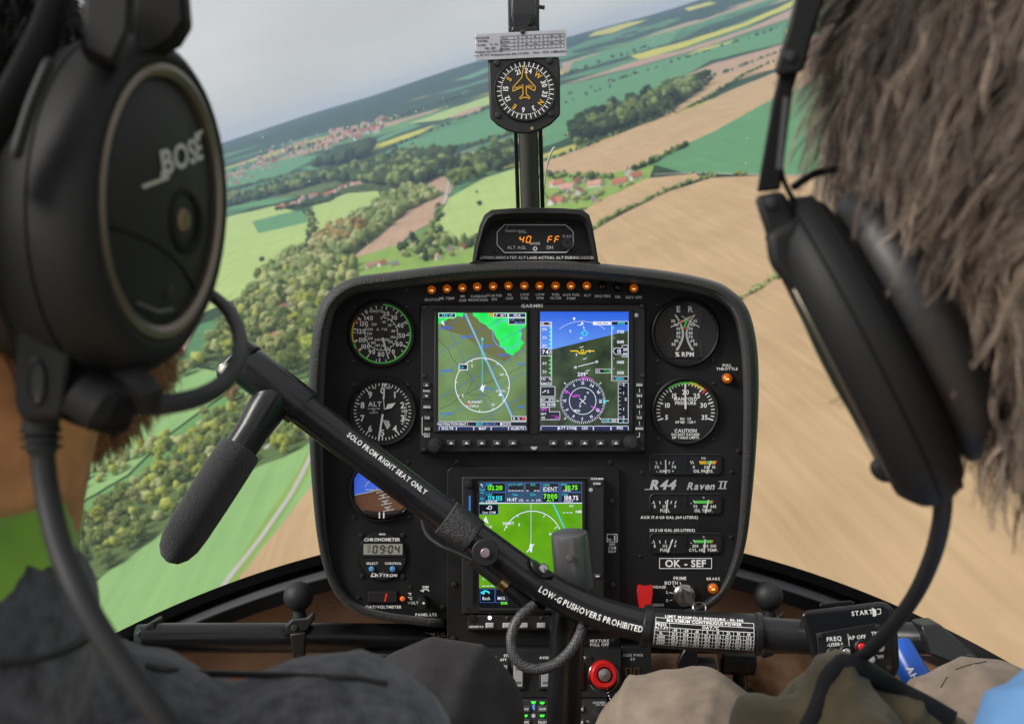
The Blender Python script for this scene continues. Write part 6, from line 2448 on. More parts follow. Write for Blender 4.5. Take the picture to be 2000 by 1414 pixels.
mb.farc(993, 449, 5, 6, -90, 10, Pm(1.1004))
mb.farc(996, 446, 6, 6.8, 180, 300, Pm(1.1004))
mat('logo_blue', (0.1, .35, .7), .5)
flat('maker_emblem', mb, 'logo_blue', g)
mb = MB()
mp = Pm(1.1002)
for ch, x in (('4', 1015), ('0', 1028.5), ('F', 1070.5), ('F', 1084)):
    seg7(mb, ch, x, 462, 7.5, 12, 1.7, mp, .22)
emis('led_amber', (255, 150, 25), 1.3)
flat('digits', mb, 'led_amber', g)
mb = MB()
mb.lathe(P(1106, 478, 1.101), (0, -1, 0), [(.0062, 0), (.0062, .012), (.0052, .0138), (.0028, .0138), (.0026, .012), (.0001, .012)], 24)
build('knob', mb, 'satin_black', g)
for (x, y) in ((972, 444), (1118, 444), (969, 491), (1121, 491)):
    screw(g, x, y, 1.104, 5.0)

# ================================================================== compass and its card
DC = 1.07
g = thing('compass', P(1026, 262, DC), 'round black magnetic compass with amber aircraft outline on the centre post', 'compass')
body = [(953, 116), (1092, 112), (1094, 140), (1094, 226), (1076, 244), (1056, 255), (1040, 261), (1026, 262), (1008, 261), (990, 256), (972, 246), (957, 232), (955, 180)]
mb = MB()
mb.prism([P(*p, DC-.012) for p in body], [P(*p, DC+.05) for p in body])
build('case', mb, 'bezel_black', g, bevel=.002)
cx, cy_ = 1026, 177
mb = MB()
mb.plathe(cx, cy_, DC-.012, [(61, -.001), (61, .0018), (59.5, .0028), (58, .0014), (58, -.0002)], 56)
build('bezel_ring', mb, 'matte_black', g)
mb = MB()
mb.fdisc(cx, cy_, 58, Pm(DC-.0124), 48)
flat('card', mb, 'dial_black', g)
mp = Pm(DC-.0132)
mb, am = MB(), MB()
for k in range(72):
    if k % 2 == 0:
        mb.ftick(cx, cy_, k*5-2, 46, 56, 1.9, mp)
    else:
        mb.ftick(cx, cy_, k*5-2, 46, 48.4, 1.7, mp)
for t_, a in (('24', 9), ('21', 338), ('15', 275), ('12', 245), ('6', 186), ('3', 155), ('33', 101), ('30', 71)):
    x, y = pol(cx, cy_, a, 38.5)
    mb.text(t_, x, y, 9.4, mp, rot=a, xs=.9)
for t_, a in (('W', 40), ('S', 305), ('E', 214), ('N', 128)):
    x, y = pol(cx, cy_, a, 38.5)
    am.text(t_, x, y, 9.4, mp, rot=a, xs=.95)
flat('numerals', mb, 'print_white', g)
pl2 = [(1022, 128), (1018, 152), (1001, 171), (1001, 179), (1020, 170), (1020.5, 186), (1014, 191), (1015, 194), (1023, 190), (1025, 192), (1028, 190), (1033, 194), (1033.5, 190), (1027, 185), (1026.5, 169), (1043, 178), (1045, 171), (1028, 152), (1024, 130)]
pl2 = [(x+1, y) for x, y in pl2]
am.fpath(pl2+[pl2[0]], 1.8, mp)
am.text('Made in', 1014, 169.5, 4, mp, rot=-22, xs=.85)
am.text('USA', 1036, 169, 4, mp, rot=18, xs=.9)
flat('aircraft_outline', am, 'print_amber', g)
mb = MB()
mb.fdisc(cx, cy_, 58, Pm(DC-.0142), 48)
flat('cover_glass', mb, 'dial_glass', g)
for (x, y) in ((970, 124), (1073, 120), (973, 226), (1076, 223)):
    screw(g, x, y, DC-.012, 6.5)
for x in (1017.5, 1038):
    mb = MB()
    mb.fdisc(x, 250.5, 4.8, Pm(DC-.0126), 16)
    h_ = flat('adjuster_hole', mb, 'dial_black', g)
mb = MB()
mb.fdisc(1039, 251, 3.2, Pm(DC-.0129), 12)
flat('adjuster_screw', mb, 'brass', g)
# deviation card
DK = DC-.014
card = thing('deviation_card', P(1016, 118, DK), 'silver compass deviation card with small black table above the compass', 'placard')
cr = [(929, 67), (1104, 58.5), (1106, 61), (1107, 108), (1105, 110.5), (931, 118.5), (929, 116)]
mat('placard_silver', (0.50, 0.49, 0.53), 0.35, metal=.35, var=.08, vscale=40)
mb = MB()
mb.prism([P(*p, DK) for p in cr], [P(*p, DK+.0016) for p in cr])
build('plate', mb, 'placard_silver', card, bevel=.0003)
mp = Pm(DK-.0006)
sl = -.049
def tl(x, y): return x, y+(x-1016)*sl
def ct(s_, x, y, h, al='c'):
    xx, yy = tl(x, y)
    cm.text(s_, xx, yy, h, mp, al=al, rot=-2.8, xs=1.0, track=.15)
cm = MB()
ct('DEVIACNI', 941, 71, 3.8)
ct('STITEK', 943, 77.5, 3.8)
ct('Letadlo:', 940, 84.5, 3.4); ct('R - 44', 965, 84.5, 3.4)
ct('OK: SEF', 957, 92, 3.8)
ct('Kompas typ: PAI 700', 954, 98, 3.6)
ct('v.c.: 97 777  Kompenzovano dne: 5.3.2020', 979, 104.8, 3.6)
ct('misto   LKRO  podpis', 1066, 104.5, 3.4)
ct('Krajinka', 1094, 104.5, 4)
for i, r_ in enumerate((('Kurs', 'N', '30', '60', 'E', '120', '150'), ('Deviace', '0', '2', '1', '0', '1', '0'), ('Kurs', 'S', '210', '240', 'W', '300', '330'), ('Deviace', '0', '0', '0', '2', '1', '2'))):
    for j, t_ in enumerate(r_):
        ct(t_, 986 if j == 0 else 1012+(j-1)*16.4, 73.5+i*6.8, 3.3)
for i in range(5):
    y = 70+i*6.8
    cm.fline(*tl(978, y), *tl(1102, y), .8, mp)
for x in (978, 1004, 1020.4, 1036.8, 1053, 1069.6, 1086, 1102):
    cm.fline(*tl(x, 70), *tl(x, 97.2), .8, mp)
flat('lettering', cm, 'dial_black', card)
for x, y in ((1021, 60),):
    screw(card, x, y+3, DK, 5, slot=False)
# ================================================================== cyclic control
DY = .95
cyc = thing('cyclic_stick', P(1100, 1700, 1.0), 'black cyclic stick with diagonal bar, foam grip at left, switch grip at right', 'control stick')
bar = smoothcurve([P(*p) for p in [(470, 708, .93), (520, 746, .935), (672, 860, .95), (872, 1010, .95), (960, 1074, .95), (1030, 1124, .95), (1100, 1166, .95), (1180, 1200, .948), (1262, 1222, .945), (1340, 1230, .94), (1480, 1238, .935), (1600, 1246, .925)]], 10)
RB = 33*.95/F
def tubemap(curve, r, lift=.0005):
    """(s, v) in px at 0.95 m: along the bar and down across it, onto the tube's near surface"""
    k = .95/F
    acc = [0.0]
    for a, b in zip(curve[:-1], curve[1:]):
        acc.append(acc[-1]+(b-a).length)
    def f(s, v):
        s_ = s*k
        i = 0
        while i < len(acc)-2 and acc[i+1] < s_:
            i += 1
        t = (s_-acc[i])/(acc[i+1]-acc[i])
        c = curve[i].lerp(curve[i+1], t)
        a0, a1 = (curve[min(i+1, len(curve)-1)]-curve[max(i-1, 0)]), (curve[min(i+2, len(curve)-1)]-curve[i])
        tg = a0.normalized().lerp(a1.normalized(), t).normalized()
        out = (-c).normalized()
        out = (out - tg*out.dot(tg)).normalized()
        dn = tg.cross(out)
        if dn.z > 0: dn = -dn
        vv = max(-.98*r, min(.98*r, v*k))
        ang = vv/r
        return c + dn*r*math.sin(ang) + out*(r*math.cos(ang)+lift)
    return f
def s_at(curve, px):
    k = .95/F
    s = 0
    for a, b in zip(curve[:-1], curve[1:]):
        xa, xb = 1000+a.x/a.y*F, 1000+b.x/b.y*F
        if xa <= px <= xb:
            return (s+(b-a).length*(px-xa)/(xb-xa))/k
        s += (b-a).length
    return s/k
mb = MB()
i1 = next(i for i, p in enumerate(bar) if 1000+p.x/p.y*F > 880)
mb.tube(bar[:i1+1], RB, 32)
build('swing_bar', mb, 'satin_black', cyc)
mb = MB()
mb.tube(bar[i1:], [RB*.98]*(len(bar)-i1), 32)
build('yoke_bar', mb, 'satin_black', cyc)
tm = tubemap(bar, RB)
mb = MB()
mb.text('SOLO FROM RIGHT SEAT ONLY', s_at(bar, 748), -15, 10.5, tm, xs=.78, track=.16)
flat('bar_lettering', mb, 'print_white', cyc)
mb = MB()
mb.text('LOW-G PUSHOVERS PROHIBITED', s_at(bar, 1150), 8, 11.5, tm, xs=.76, track=.16)
flat('bar_lettering', mb, 'print_white', cyc)
# knurled sleeve
def barpt(px):
    for a, b in zip(bar[:-1], bar[1:]):
        xa, xb = 1000+a.x/a.y*F, 1000+b.x/b.y*F
        if xa <= px <= xb:
            return a.lerp(b, (px-xa)/(xb-xa)), (b-a).normalized()
c0, t0 = barpt(872)
c1, t1 = barpt(926)
m = mat('knurl', (0.014, 0.014, 0.016), 0.42)
n, l = m.node_tree.nodes, m.node_tree.links
tc = n.new('ShaderNodeTexCoord')
mp_ = n.new('ShaderNodeMapping')
mp_.inputs['Rotation'].default_value = (R_(35), R_(45), R_(20))
ck = n.new('ShaderNodeTexVoronoi')
ck.inputs['Scale'].default_value = 900
bp = n.new('ShaderNodeBump')
bp.inputs['Strength'].default_value = .9
bp.inputs['Distance'].default_value = .001
l.new(tc.outputs['Object'], ck.inputs['Vector'])
l.new(ck.outputs['Distance'], bp.inputs['Height'])
l.new(bp.outputs['Normal'], n['Principled BSDF'].inputs['Normal'])
mb = MB()
mb.tube([c0, c0.lerp(c1, .04), c0.lerp(c1, .96), c1], [RB*1.06, RB*1.12, RB*1.12, RB*1.05], 40)
sl_ = build('knurled_sleeve', mb, 'knurl', cyc)
mb = MB()
mb.tube([c0.lerp(c1, -.02), c0.lerp(c1, .03)], RB*1.13, 40)
build('sleeve_edge', mb, 'frame_grey', sl_)
# tee head and left hand grip
h0 = P(452, 690, .93)
h1 = P(592, 800, .945)
ht = (h1-h0).normalized()
mb = MB()
mb.tube([P(484, 716, .932), P(487, 718, .932), P(588, 795, .944), P(591, 798, .944)], [RB*1.15, RB*1.22, RB*1.22, RB*1.18], 36)
tee = build('tee_head', mb, 'satin_black', cyc)
g0, g1 = P(535, 775, .935), P(345, 1070, .87)
gt = (g1-g0).normalized()
mb = MB()
L = (g1-g0).length
mb.tube([g0, g0+gt*L*.12, g0+gt*L*.24, g0+gt*L*.45], [RB*1.15, RB*1.1, RB*.95, RB*.92], 32)
build('grip_stem', mb, 'satin_black', cyc)
mat('foam', (0.013, 0.013, 0.015), 0.9, spec=.2, bump=1.0, bscale=1100, bdist=.003, detail=2, sheen=.3)
mb = MB()
prf = [(.36, .80), (.362, .97), (.38, 1.04), (.5, 1.05), (.7, 1.03), (.88, .99), (.97, .92), (1.03, .74), (1.07, .45), (1.085, .1)]
RG = 41*.9/F
mb.tube([g0+gt*L*a for a, r in prf], [RG*r for a, r in prf], 36)
build('foam_grip', mb, 'foam', cyc)
# trigger tab at the tee's end
mb = MB()
mb.prism([P(478, 664, .92), P(502, 680, .92), P(472, 728, .92), P(440, 744, .915), (P(422, 740, .915)), P(420, 722, .915), P(450, 690, .918)], Vector((0, .022, 0)))
build('tab', mb, 'satin_black', cyc, bevel=.003, bseg=3)
mb = MB()
mb.lathe(P(440, 722, .914), (0, -1, 0), [(.0065, 0), (.0065, .0012), (.0055, .002), (.0045, .0012), (.0001, .001)], 22)
build('switch_ring', mb, 'steel', cyc)
mb = MB()
mb.lathe(P(440, 722, .9135), (0, -1, 0), [(.0042, 0), (.0042, .0025), (.003, .0035), (.0001, .0038)], 18)
mat('cream_button', (.75, .72, .62), .4)
build('switch_button', mb, 'cream_button', cyc)
# pivot disc and bolt
c = P(949, 1075, .95)
mb = MB()
mb.lathe(c, (0, -1, .08), [(.0128, .012), (.0128, .0185), (.0118, .0195), (.0001, .0196)], 32)
pv_ = build('pivot_disc', mb, 'matte_black', cyc)
mb = MB()
mb.lathe(c, (0, -1, .08), [(.0045, .019), (.0045, .0218), (.0038, .0225), (.0001, .0226)], 20)
mat('bolt_violet', (.42, .33, .36), .35, metal=.8)
build('pivot_bolt', mb, 'bolt_violet', pv_)
# clamp with screw
cc_, ct_ = barpt(1052)
up_ = (Vector((0, 0, 1))-ct_*ct_.z).normalized()
mb = MB()
q = [P(1034, 1090, .938), P(1046, 1098, .936), P(1078, 1122, .936), P(1084, 1128, .938), P(1062, 1130, .93), P(1040, 1112, .93)]
mb.prism(q, Vector((0, .01, 0)))
cl_ = build('clamp', mb, 'satin_black', cyc, bevel=.002)
mb = MB()
mb.lathe(P(1061, 1110, .932), (0.1, -1, .25), [(.0048, 0), (.0048, .003), (.0035, .0048), (.0001, .0055)], 18)
build('clamp_screw', mb, 'steel', cl_)
# microphone connector and leads
mb = MB()
mb.tube([P(922, 1092, .955), P(950, 1114, .955), P(985, 1140, .955)], [.0062, .0068, .007], 18)
build('connector_shell', mb, 'matte_black', cyc)
mb = MB()
mb.tube([P(978, 1134, .953), P(990, 1144, .953)], .0074, 20)
build('connector_ring', mb, 'brass', cyc)
mb = MB()
mb.tube([P(990, 1144, .953), P(1004, 1155, .955), P(1042, 1186, .96), P(1060, 1192, .962)], [.0078, .0085, .0085, .006], 18)
build('connector_nut', mb, 'satin_black', cyc)
mb = MB()
mb.tube(smoothcurve([P(828, 1000, .99), P(826, 1020, .985), P(836, 1046, .975), P(862, 1066, .965), P(895, 1080, .96), P(926, 1094, .955)], 6), .0024, 10)
build('lead', mb, 'rubber', cyc)
m = mat('braid', (0.05, 0.05, 0.055), 0.5)
n, l = m.node_tree.nodes, m.node_tree.links
tc = n.new('ShaderNodeTexCoord')
ck = n.new('ShaderNodeTexChecker')
ck.inputs['Scale'].default_value = 620
ck.inputs['Color1'].default_value = (.10, .10, .105, 1)
ck.inputs['Color2'].default_value = (.012, .012, .013, 1)
mp_ = n.new('ShaderNodeMapping')
mp_.inputs['Rotation'].default_value = (.5, R_(45), .4)
l.new(tc.outputs['Object'], mp_.inputs['Vector'])
l.new(mp_.outputs['Vector'], ck.inputs['Vector'])
l.new(ck.outputs['Color'], n['Principled BSDF'].inputs['Base Color'])
mb = MB()
mb.tube(smoothcurve([P(1044, 1180, .952), P(1014, 1206, .945), P(999, 1240, .94), P(1002, 1275, .935), P(1022, 1300, .932), P(1052, 1307, .93), P(1086, 1296, .932), P(1114, 1270, .936), P(1132, 1240, .942), P(1138, 1222, .95)], 8), .0050, 16)
build('braided_lead', mb, 'braid', cyc)
# column
mb = MB()
mb.tube([P(1112, 1038, .985), P(1112.2, 1041, .9851), P(1113, 1050, .9855), P(1121, 1140, .99), P(1121.6, 1147, .9903)], [.0150, .0178, .0188, .0190, .0186], 36)
mat('cap_grey', (0.17, 0.17, 0.175), 0.34, metal=.6, rvar=.1, vscale=30)
cp_ = build('stick_cap', mb, 'cap_grey', cyc)
mb = MB()
mb.lathe(P(1113, 1090, .9665), (0, -1, .1), [(.0038, 0), (.003, .0012), (.0001, .0015)], 14)
build('cap_rivet', mb, 'frame_grey', cp_)
mb = MB()
mb.tube([P(1120, 1140, .99), P(1117, 1165, .99), P(1108, 1230, .99), P(1100, 1420, 1.0), P(1096, 1680, 1.02)], [.0155, .0165, .0172, .0172, .0172], 32)
build('stick_column', mb, 'satin_black', cyc)
# placarded sleeve on the right half
ca, cb = barpt(1256)[0], barpt(1492)[0]
scur = [barpt(x)[0] for x in np.linspace(1266, 1478, 14)]
mb = MB()
RS = 38*.94/F
mb.tube(scur, RS, 36)
slv = build('placard_sleeve', mb, 'satin_black', cyc)
for (xa, xb) in ((1254, 1272), (1474, 1488)):
    a0, b0 = barpt(xa)[0], barpt(xb)[0]
    mb = MB()
    mb.tube([a0, a0.lerp(b0, .15), a0.lerp(b0, .85), b0], [RS*1.02, RS*1.08, RS*1.08, RS*1.02], 36)
    rg = build('end_ring', mb, 'satin_black', slv)
    mb = MB()
    q = a0.lerp(b0, .5)
    mb.lathe(q+Vector((0, -RS*1.0, -.011)), (0, -1, -.5), [(.0026, -.001), (.0026, .0012), (.0001, .0016)], 12)
tm2 = tubemap(scur, RS, .0005)
S0 = 0
W_ = s_at(scur, 1477)
mb = MB()
x0, x1 = 12, W_-10
def trow(y, w=.9): mb.frect(x0, y, x1, y+w, tm2)
def hline(xa, xb, y, w=.9):
    n = 14
    for i in range(n):
        mb.frect(xa+(xb-xa)*i/n, y, xa+(xb-xa)*(i+1)/n, y+w, tm2)
mid_ = (x0+x1)/2
mb.text('LIMIT MANIFOLD PRESSURE - IN. HG', mid_, -25, 5.6, tm2, xs=1.0)
hline(x0, x1, -20.5)
mb.text('MAXIMUM CONTINUOUS POWER', mid_, -16, 5.6, tm2, xs=1.0)
hline(x0, x1, -11.5)
mb.text('PRESS', x0+12, -7, 5.2, tm2, xs=.95)
mb.text('ALT-FT', x0+13, -.4, 5.2, tm2, xs=.92)
mb.text('OAT-°C', mid_+10, -6.6, 5.2, tm2)
hline(x0+28, x1, -2.6)
cols = [x0+28+(x1-x0-28)*k/8 for k in range(9)]
rowsT = [('', '-30', '-20', '-10', '0', '10', '20', '30', '40'), ('SL', '21.5', '21.8', '22.1', '22.4', '22.6', '22.9', '23.1', '23.3'), ('2000', '20.9', '21.2', '21.5', '21.8', '22.1', '22.3', '22.5', '22.8'),
         ('4000', '20.4', '20.7', '21.0', '21.3', '21.5', '21.8', '22.0', '22.2'), ('6000', '19.9', '20.2', '20.5', '20.8', '21.1', '21.3', '21.5', '21.7'), ('8000', '19.4', '19.7', '20.0', '20.3', '20.6', '20.8', '21.0', '21.2')]
for i, r_ in enumerate(rowsT):
    y = 1.6+i*7.4
    if i: mb.text(r_[0], x0+13, y, 4.8, tm2, xs=.9)
    for k in range(8):
        mb.text(r_[k+1], (cols[k]+cols[k+1])/2, y, 4.8, tm2, xs=.85, track=.14)
    if i < 5: hline(x0, x1, y+3.4, .6)
def vline(x, ya, yb, w=.9):
    n = 8
    for i in range(n):
        mb.frect(x, ya+(yb-ya)*i/n, x+w, ya+(yb-ya)*(i+1)/n, tm2)
for x in cols[:-1]:
    vline(x, -2.6 if x != cols[0] else -11.5, 42, .6)
vline(x0, -20.5, 42); vline(x1, -20.5, 42)
flat('placard_lettering', mb, 'print_white', slv)
# switch grip at the right end
gb = MB()
prof_ = [(1562, 1200), (1575, 1192), (1725, 1174), (1742, 1184), (1752, 1215), (1757, 1300), (1750, 1322), (1640, 1345), (1604, 1338), (1590, 1300), (1574, 1240)]
gb.prism([P(x, y, .905) for x, y in prof_], [P(x, y, .955) for x, y in prof_])
gr_ = build('switch_grip', gb, 'satin_black', cyc, bevel=.006, bseg=4, angle=50)
mb = MB()
pf = [(1594, 1236), (1712, 1216), (1722, 1220), (1736, 1240), (1744, 1306), (1736, 1316), (1610, 1334), (1604, 1328)]
mb.prism([P(x, y, .902) for x, y in pf], [P(x, y, .9055) for x, y in pf])
build('switch_plate', mb, 'bezel_black', gr_, bevel=.0008)
mb = MB()
mb.ppoly([(1600, 1186), (1602, 1178), (1660, 1172), (1670, 1176), (1668, 1182)], .93, .012, 0)
build('trigger_lever', mb, 'satin_black', gr_, bevel=.001)
gm_ = Pm(.9015)
mb = MB()
mb.text('START', 1684, 1196, 8.5, Pm(.9045), rot=-6, xs=.95)
mb.fpoly([(1703, 1186), (1711, 1190), (1712, 1202), (1705, 1204)], Pm(.9045))
mb.fpath([(1713, 1189), (1720, 1189), (1720, 1198), (1714, 1199)], 1.6, Pm(.9045))
flat('start_lettering', mb, 'print_white', gr_)
mb = MB()
mb.text('FREQ', 1629, 1247, 8, gm_, rot=-5, xs=.95)
mb.text('-USER+', 1631, 1258, 6.4, gm_, rot=-5, xs=.95)
mb.text('AP OFF', 1674, 1244, 7, gm_, rot=-5, xs=.92)
mb.text('TRIM', 1712, 1236, 6.4, gm_, rot=-5, xs=.92)
mb.text('OFF', 1718, 1282, 6.4, gm_, rot=-5, xs=.95)
mb.text('CUT', 1697, 1289, 5.5, gm_, rot=-5, xs=.95)
mb.fline(1656, 1237, 1660, 1270, 1.2, gm_)
flat('plate_lettering', mb, 'print_white', gr_)
for x, y, col_ in ((1625, 1276, 'steel'), (1650, 1272, 'steel'), (1680, 1262, 'red_plastic'), (1716, 1263, 'print_grey'), (1698, 1286, 'rocker')):
    mb = MB()
    mb.lathe(P(x, y, .902), (0, -1, .15), [(.0062, 0), (.0062, .003), (.0048, .0042), (.0045, .003)], 18)
    s_ = build('push_switch', mb, 'matte_black', gr_)
    mb = MB()
    mb.lathe(P(x, y, .902), (0, -1, .15), [(.0036, .002), (.0036, .0055), (.0026, .0064), (.0001, .0066)], 16)
    build('switch_cap', mb, col_, s_)
for x, y in ((1602, 1242), (1714, 1224), (1736, 1304)):
    k = bpy.data.objects.new('screw', SCREW)
    COL.objects.link(k)
    k.parent = gr_
    k.location = P(x, y, .902)-Vector(cyc['_o'])
    k.scale = (.0026,)*3

# ================================================================== ball mounts on the cross tube
def ballmount(cx, cy_, d, label, tilt):
    g = thing('ball_mount', P(cx, cy_+95, d), label, 'mount', 'ball mounts on the cross tubes')
    k = d/F
    mb = MB()
    mb.sph(P(cx, cy_, d), 29*k, 28, 18)
    build('ball', mb, 'rubber', g)
    mb = MB()
    mb.tube([P(cx, cy_+20, d), P(cx+2, cy_+34, d), P(cx+2, cy_+50, d)], [13*k, 12*k, 17*k], 18)
    build('neck', mb, 'rubber', g)
    mb = MB()
    q = [(cx-26, cy_+58), (cx-12, cy_+44), (cx+16, cy_+42), (cx+30, cy_+30), (cx+32, cy_+44), (cx+18, cy_+66), (cx-4, cy_+78), (cx-24, cy_+74)]
    mb.prism([P(x, y, d-.022) for x, y in q], [P(x, y-2, d+.022) for x, y in q])
    build('clamp', mb, 'matte_black', g, bevel=.002)
    mb = MB()
    mb.prism([P(cx-18, cy_+74, d-.024), P(cx+14, cy_+70, d-.024), P(cx+12, cy_+118, d-.022), P(cx-10, cy_+124, d-.022)], Vector((0, .008, 0)))
    build('clamp_strap', mb, 'matte_black', g, bevel=.002)
    for (x, y) in ((cx-8, cy_+62),):
        mb = MB()
        mb.lathe(P(x, y, d-.022), (0, -1, .4), [(.0032, 0), (.0032, .0022), (.0018, .0024), (.0016, .001), (.0001, .001)], 12)
        build('bolt', mb, 'screw_metal', g)
ballmount(583, 1164, 1.135, 'black rubber ball mount clamped on the left cross tube', 1)
ballmount(1500, 1163, 1.13, 'black rubber ball mount behind the placard sleeve on the right', 1)
# hanging paddle, pedals
g = thing('control_paddle', P(1340, 1320, 1.12), 'small black teardrop lever hanging under the placard sleeve', 'lever')
mb = MB()
q = [(1340, 1262), (1362, 1262), (1364, 1290), (1356, 1308), (1340, 1315), (1326, 1310), (1322, 1298), (1330, 1280)]
mb.prism([P(x, y, 1.10) for x, y in q], Vector((0, .008, 0)))
build('paddle', mb, 'satin_black', g, bevel=.002)
def pedal(x, y, label, post):
    g = thing('rudder_pedal', P(x, 1500, 1.25), label, 'pedal')
    mb = MB()
    mb.tube([P(x-42, y, 1.24), P(x-40, y, 1.24), P(x+22, y+2, 1.24), P(x+24, y+2, 1.24)], [.017, .019, .019, .017], 22)
    build('foot_bar', mb, 'tube_paint', g)
    if post:
        mb = MB()
        mb.tube([P(x+post, y, 1.25), P(x+post, 1520, 1.25)], .0095, 16)
        build('pedal_post', mb, 'tube_paint', g)
    return g
pedal(1372, 1312, 'short black rudder pedal bar under the placard sleeve', 10)
g = pedal(1448, 1286, 'taller black rudder pedal with thick upright post', 0)
mb = MB()
mb.tube([P(1446, 1290, 1.25), P(1446, 1520, 1.25)], .0098, 16)
build('pedal_post', mb, 'tube_paint', g)
# blue cylinder with white letters by the right sill
g = thing('blue_can', P(1800, 1340, 1.0), 'blue cylinder with white lettering wedged beside the right cross tube', 'can')
mat('blue_paint', (0.012, 0.10, 0.52), 0.3)
ca, cb = P(1752, 1258, 1.02), P(1812, 1362, .98)
mb = MB()
mb.tube([ca, ca.lerp(cb, .03), ca.lerp(cb, .97), cb], [.012, .0145, .0145, .012], 24)
build('can', mb, 'blue_paint', g)
mb = MB()
tmb = tubemap([ca, cb], .0145, .0004)
mb.text('AH 8,3', 92, 2, 13, tmb)
flat('can_lettering', mb, 'print_white', g)
# ================================================================== people
def remeshed(name, parts, voxel, m, parent, smooth=4, wrinkle=None, org=None):
    """one continuous skin over tapered limbs and ellipsoids"""
    mb = MB()
    for p in parts:
        if p[0] == 'c':
            _, a, b, ra, rb = p
            a, b = Vector(a), Vector(b)
            n = 12
            rows = []
            t = (b-a).normalized()
            ref = Vector((1, 0, 0)) if abs(t.x) < .8 else Vector((0, 1, 0))
            u = (ref-t*ref.dot(t)).normalized()
            w = t.cross(u)
            prof = [(-math.cos(k*math.pi/8)*ra, math.sin(k*math.pi/8)*ra, 0) for k in range(0, 5)] + [(math.sin(k*math.pi/8)*rb, math.cos(k*math.pi/8)*rb, 1) for k in range(0, 5)]
            for h, r, e in prof:
                base = a if e == 0 else b
                rows.append([base+t*h+(u*math.cos(2*math.pi*k/n)+w*math.sin(2*math.pi*k/n))*max(r, 1e-4) for k in range(n)])
            o = len(mb.v)
            mb.grid(rows, cu=True)
            mb.f.append(tuple(range(o+n-1, o-1, -1)))
            e = len(mb.v)-n
            mb.f.append(tuple(range(e, e+n)))
        else:
            _, c, r, Rm = p
            o = len(mb.v)
            mb.sph(c, r, 20, 14, Rm)
    me = bpy.data.meshes.new('tmp')
    me.from_pydata([tuple(v) for v in mb.v], [], mb.f)
    b = bmesh.new()
    b.from_mesh(me)
    bmesh.ops.recalc_face_normals(b, faces=b.faces)
    b.to_mesh(me)
    b.free()
    ob = bpy.data.objects.new('tmp', me)
    COL.objects.link(ob)
    md = ob.modifiers.new('r', 'REMESH')
    md.mode = 'VOXEL'
    md.voxel_size = voxel
    if smooth:
        ms = ob.modifiers.new('s', 'SMOOTH')
        ms.factor = .6
        ms.iterations = smooth
    dg = bpy.context.evaluated_depsgraph_get()
    dg.update()
    out = bpy.data.meshes.new_from_object(ob.evaluated_get(dg))
    bpy.data.objects.remove(ob)
    nv = len(out.vertices)
    co = np.zeros(nv*3, np.float32)
    no = np.zeros(nv*3, np.float32)
    out.vertices.foreach_get('co', co)
    out.vertex_normals.foreach_get('vector', no)
    co, no = co.reshape(-1, 3), no.reshape(-1, 3)
    if wrinkle:
        amp, sc_ = wrinkle[:2]
        w = np.array([mnoise.fractal(Vector((q[0]*sc_, q[1]*sc_*.6, q[2]*sc_*1.3)), 1.0, 2.0, 4) for q in co.tolist()])
        if len(wrinkle) > 2:
            a2, s2 = wrinkle[2:]
            rg = np.array([abs(mnoise.noise(Vector((q[0]*s2*1.6, q[1]*s2*.5, q[2]*s2)))) for q in co.tolist()])
            w = w + (a2/amp)*np.clip(1-rg*3.2, 0, 1)**2
        co = co + no*(amp*w)[:, None]
    o0 = Vector(parent['_o']) if parent else Vector(org)
    tree = BVHTree.FromPolygons(co.tolist(), [tuple(p.vertices) for p in out.polygons])
    out.vertices.foreach_set('co', (co-np.array(o0)).astype(np.float32).ravel())
    out.update()
    out.name = name
    out.polygons.foreach_set('use_smooth', [True]*len(out.polygons))
    out.materials.clear()
    out.materials.append(MATS[m])
    o = bpy.data.objects.new(name, out)
    COL.objects.link(o)
    if parent:
        o.parent = parent
    else:
        o.location = o0
    o['_o'] = tuple(o0)
    return o, tree

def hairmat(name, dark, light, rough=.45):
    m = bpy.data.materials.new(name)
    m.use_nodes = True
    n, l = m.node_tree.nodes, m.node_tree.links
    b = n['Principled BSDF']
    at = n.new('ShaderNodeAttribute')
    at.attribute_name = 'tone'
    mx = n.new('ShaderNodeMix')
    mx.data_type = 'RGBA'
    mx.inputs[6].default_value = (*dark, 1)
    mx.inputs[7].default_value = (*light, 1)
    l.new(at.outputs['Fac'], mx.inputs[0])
    l.new(mx.outputs[2], b.inputs['Base Color'])
    b.inputs['Roughness'].default_value = rough
    b.inputs['Specular IOR Level'].default_value = .4
    MATS[name] = m
    return m

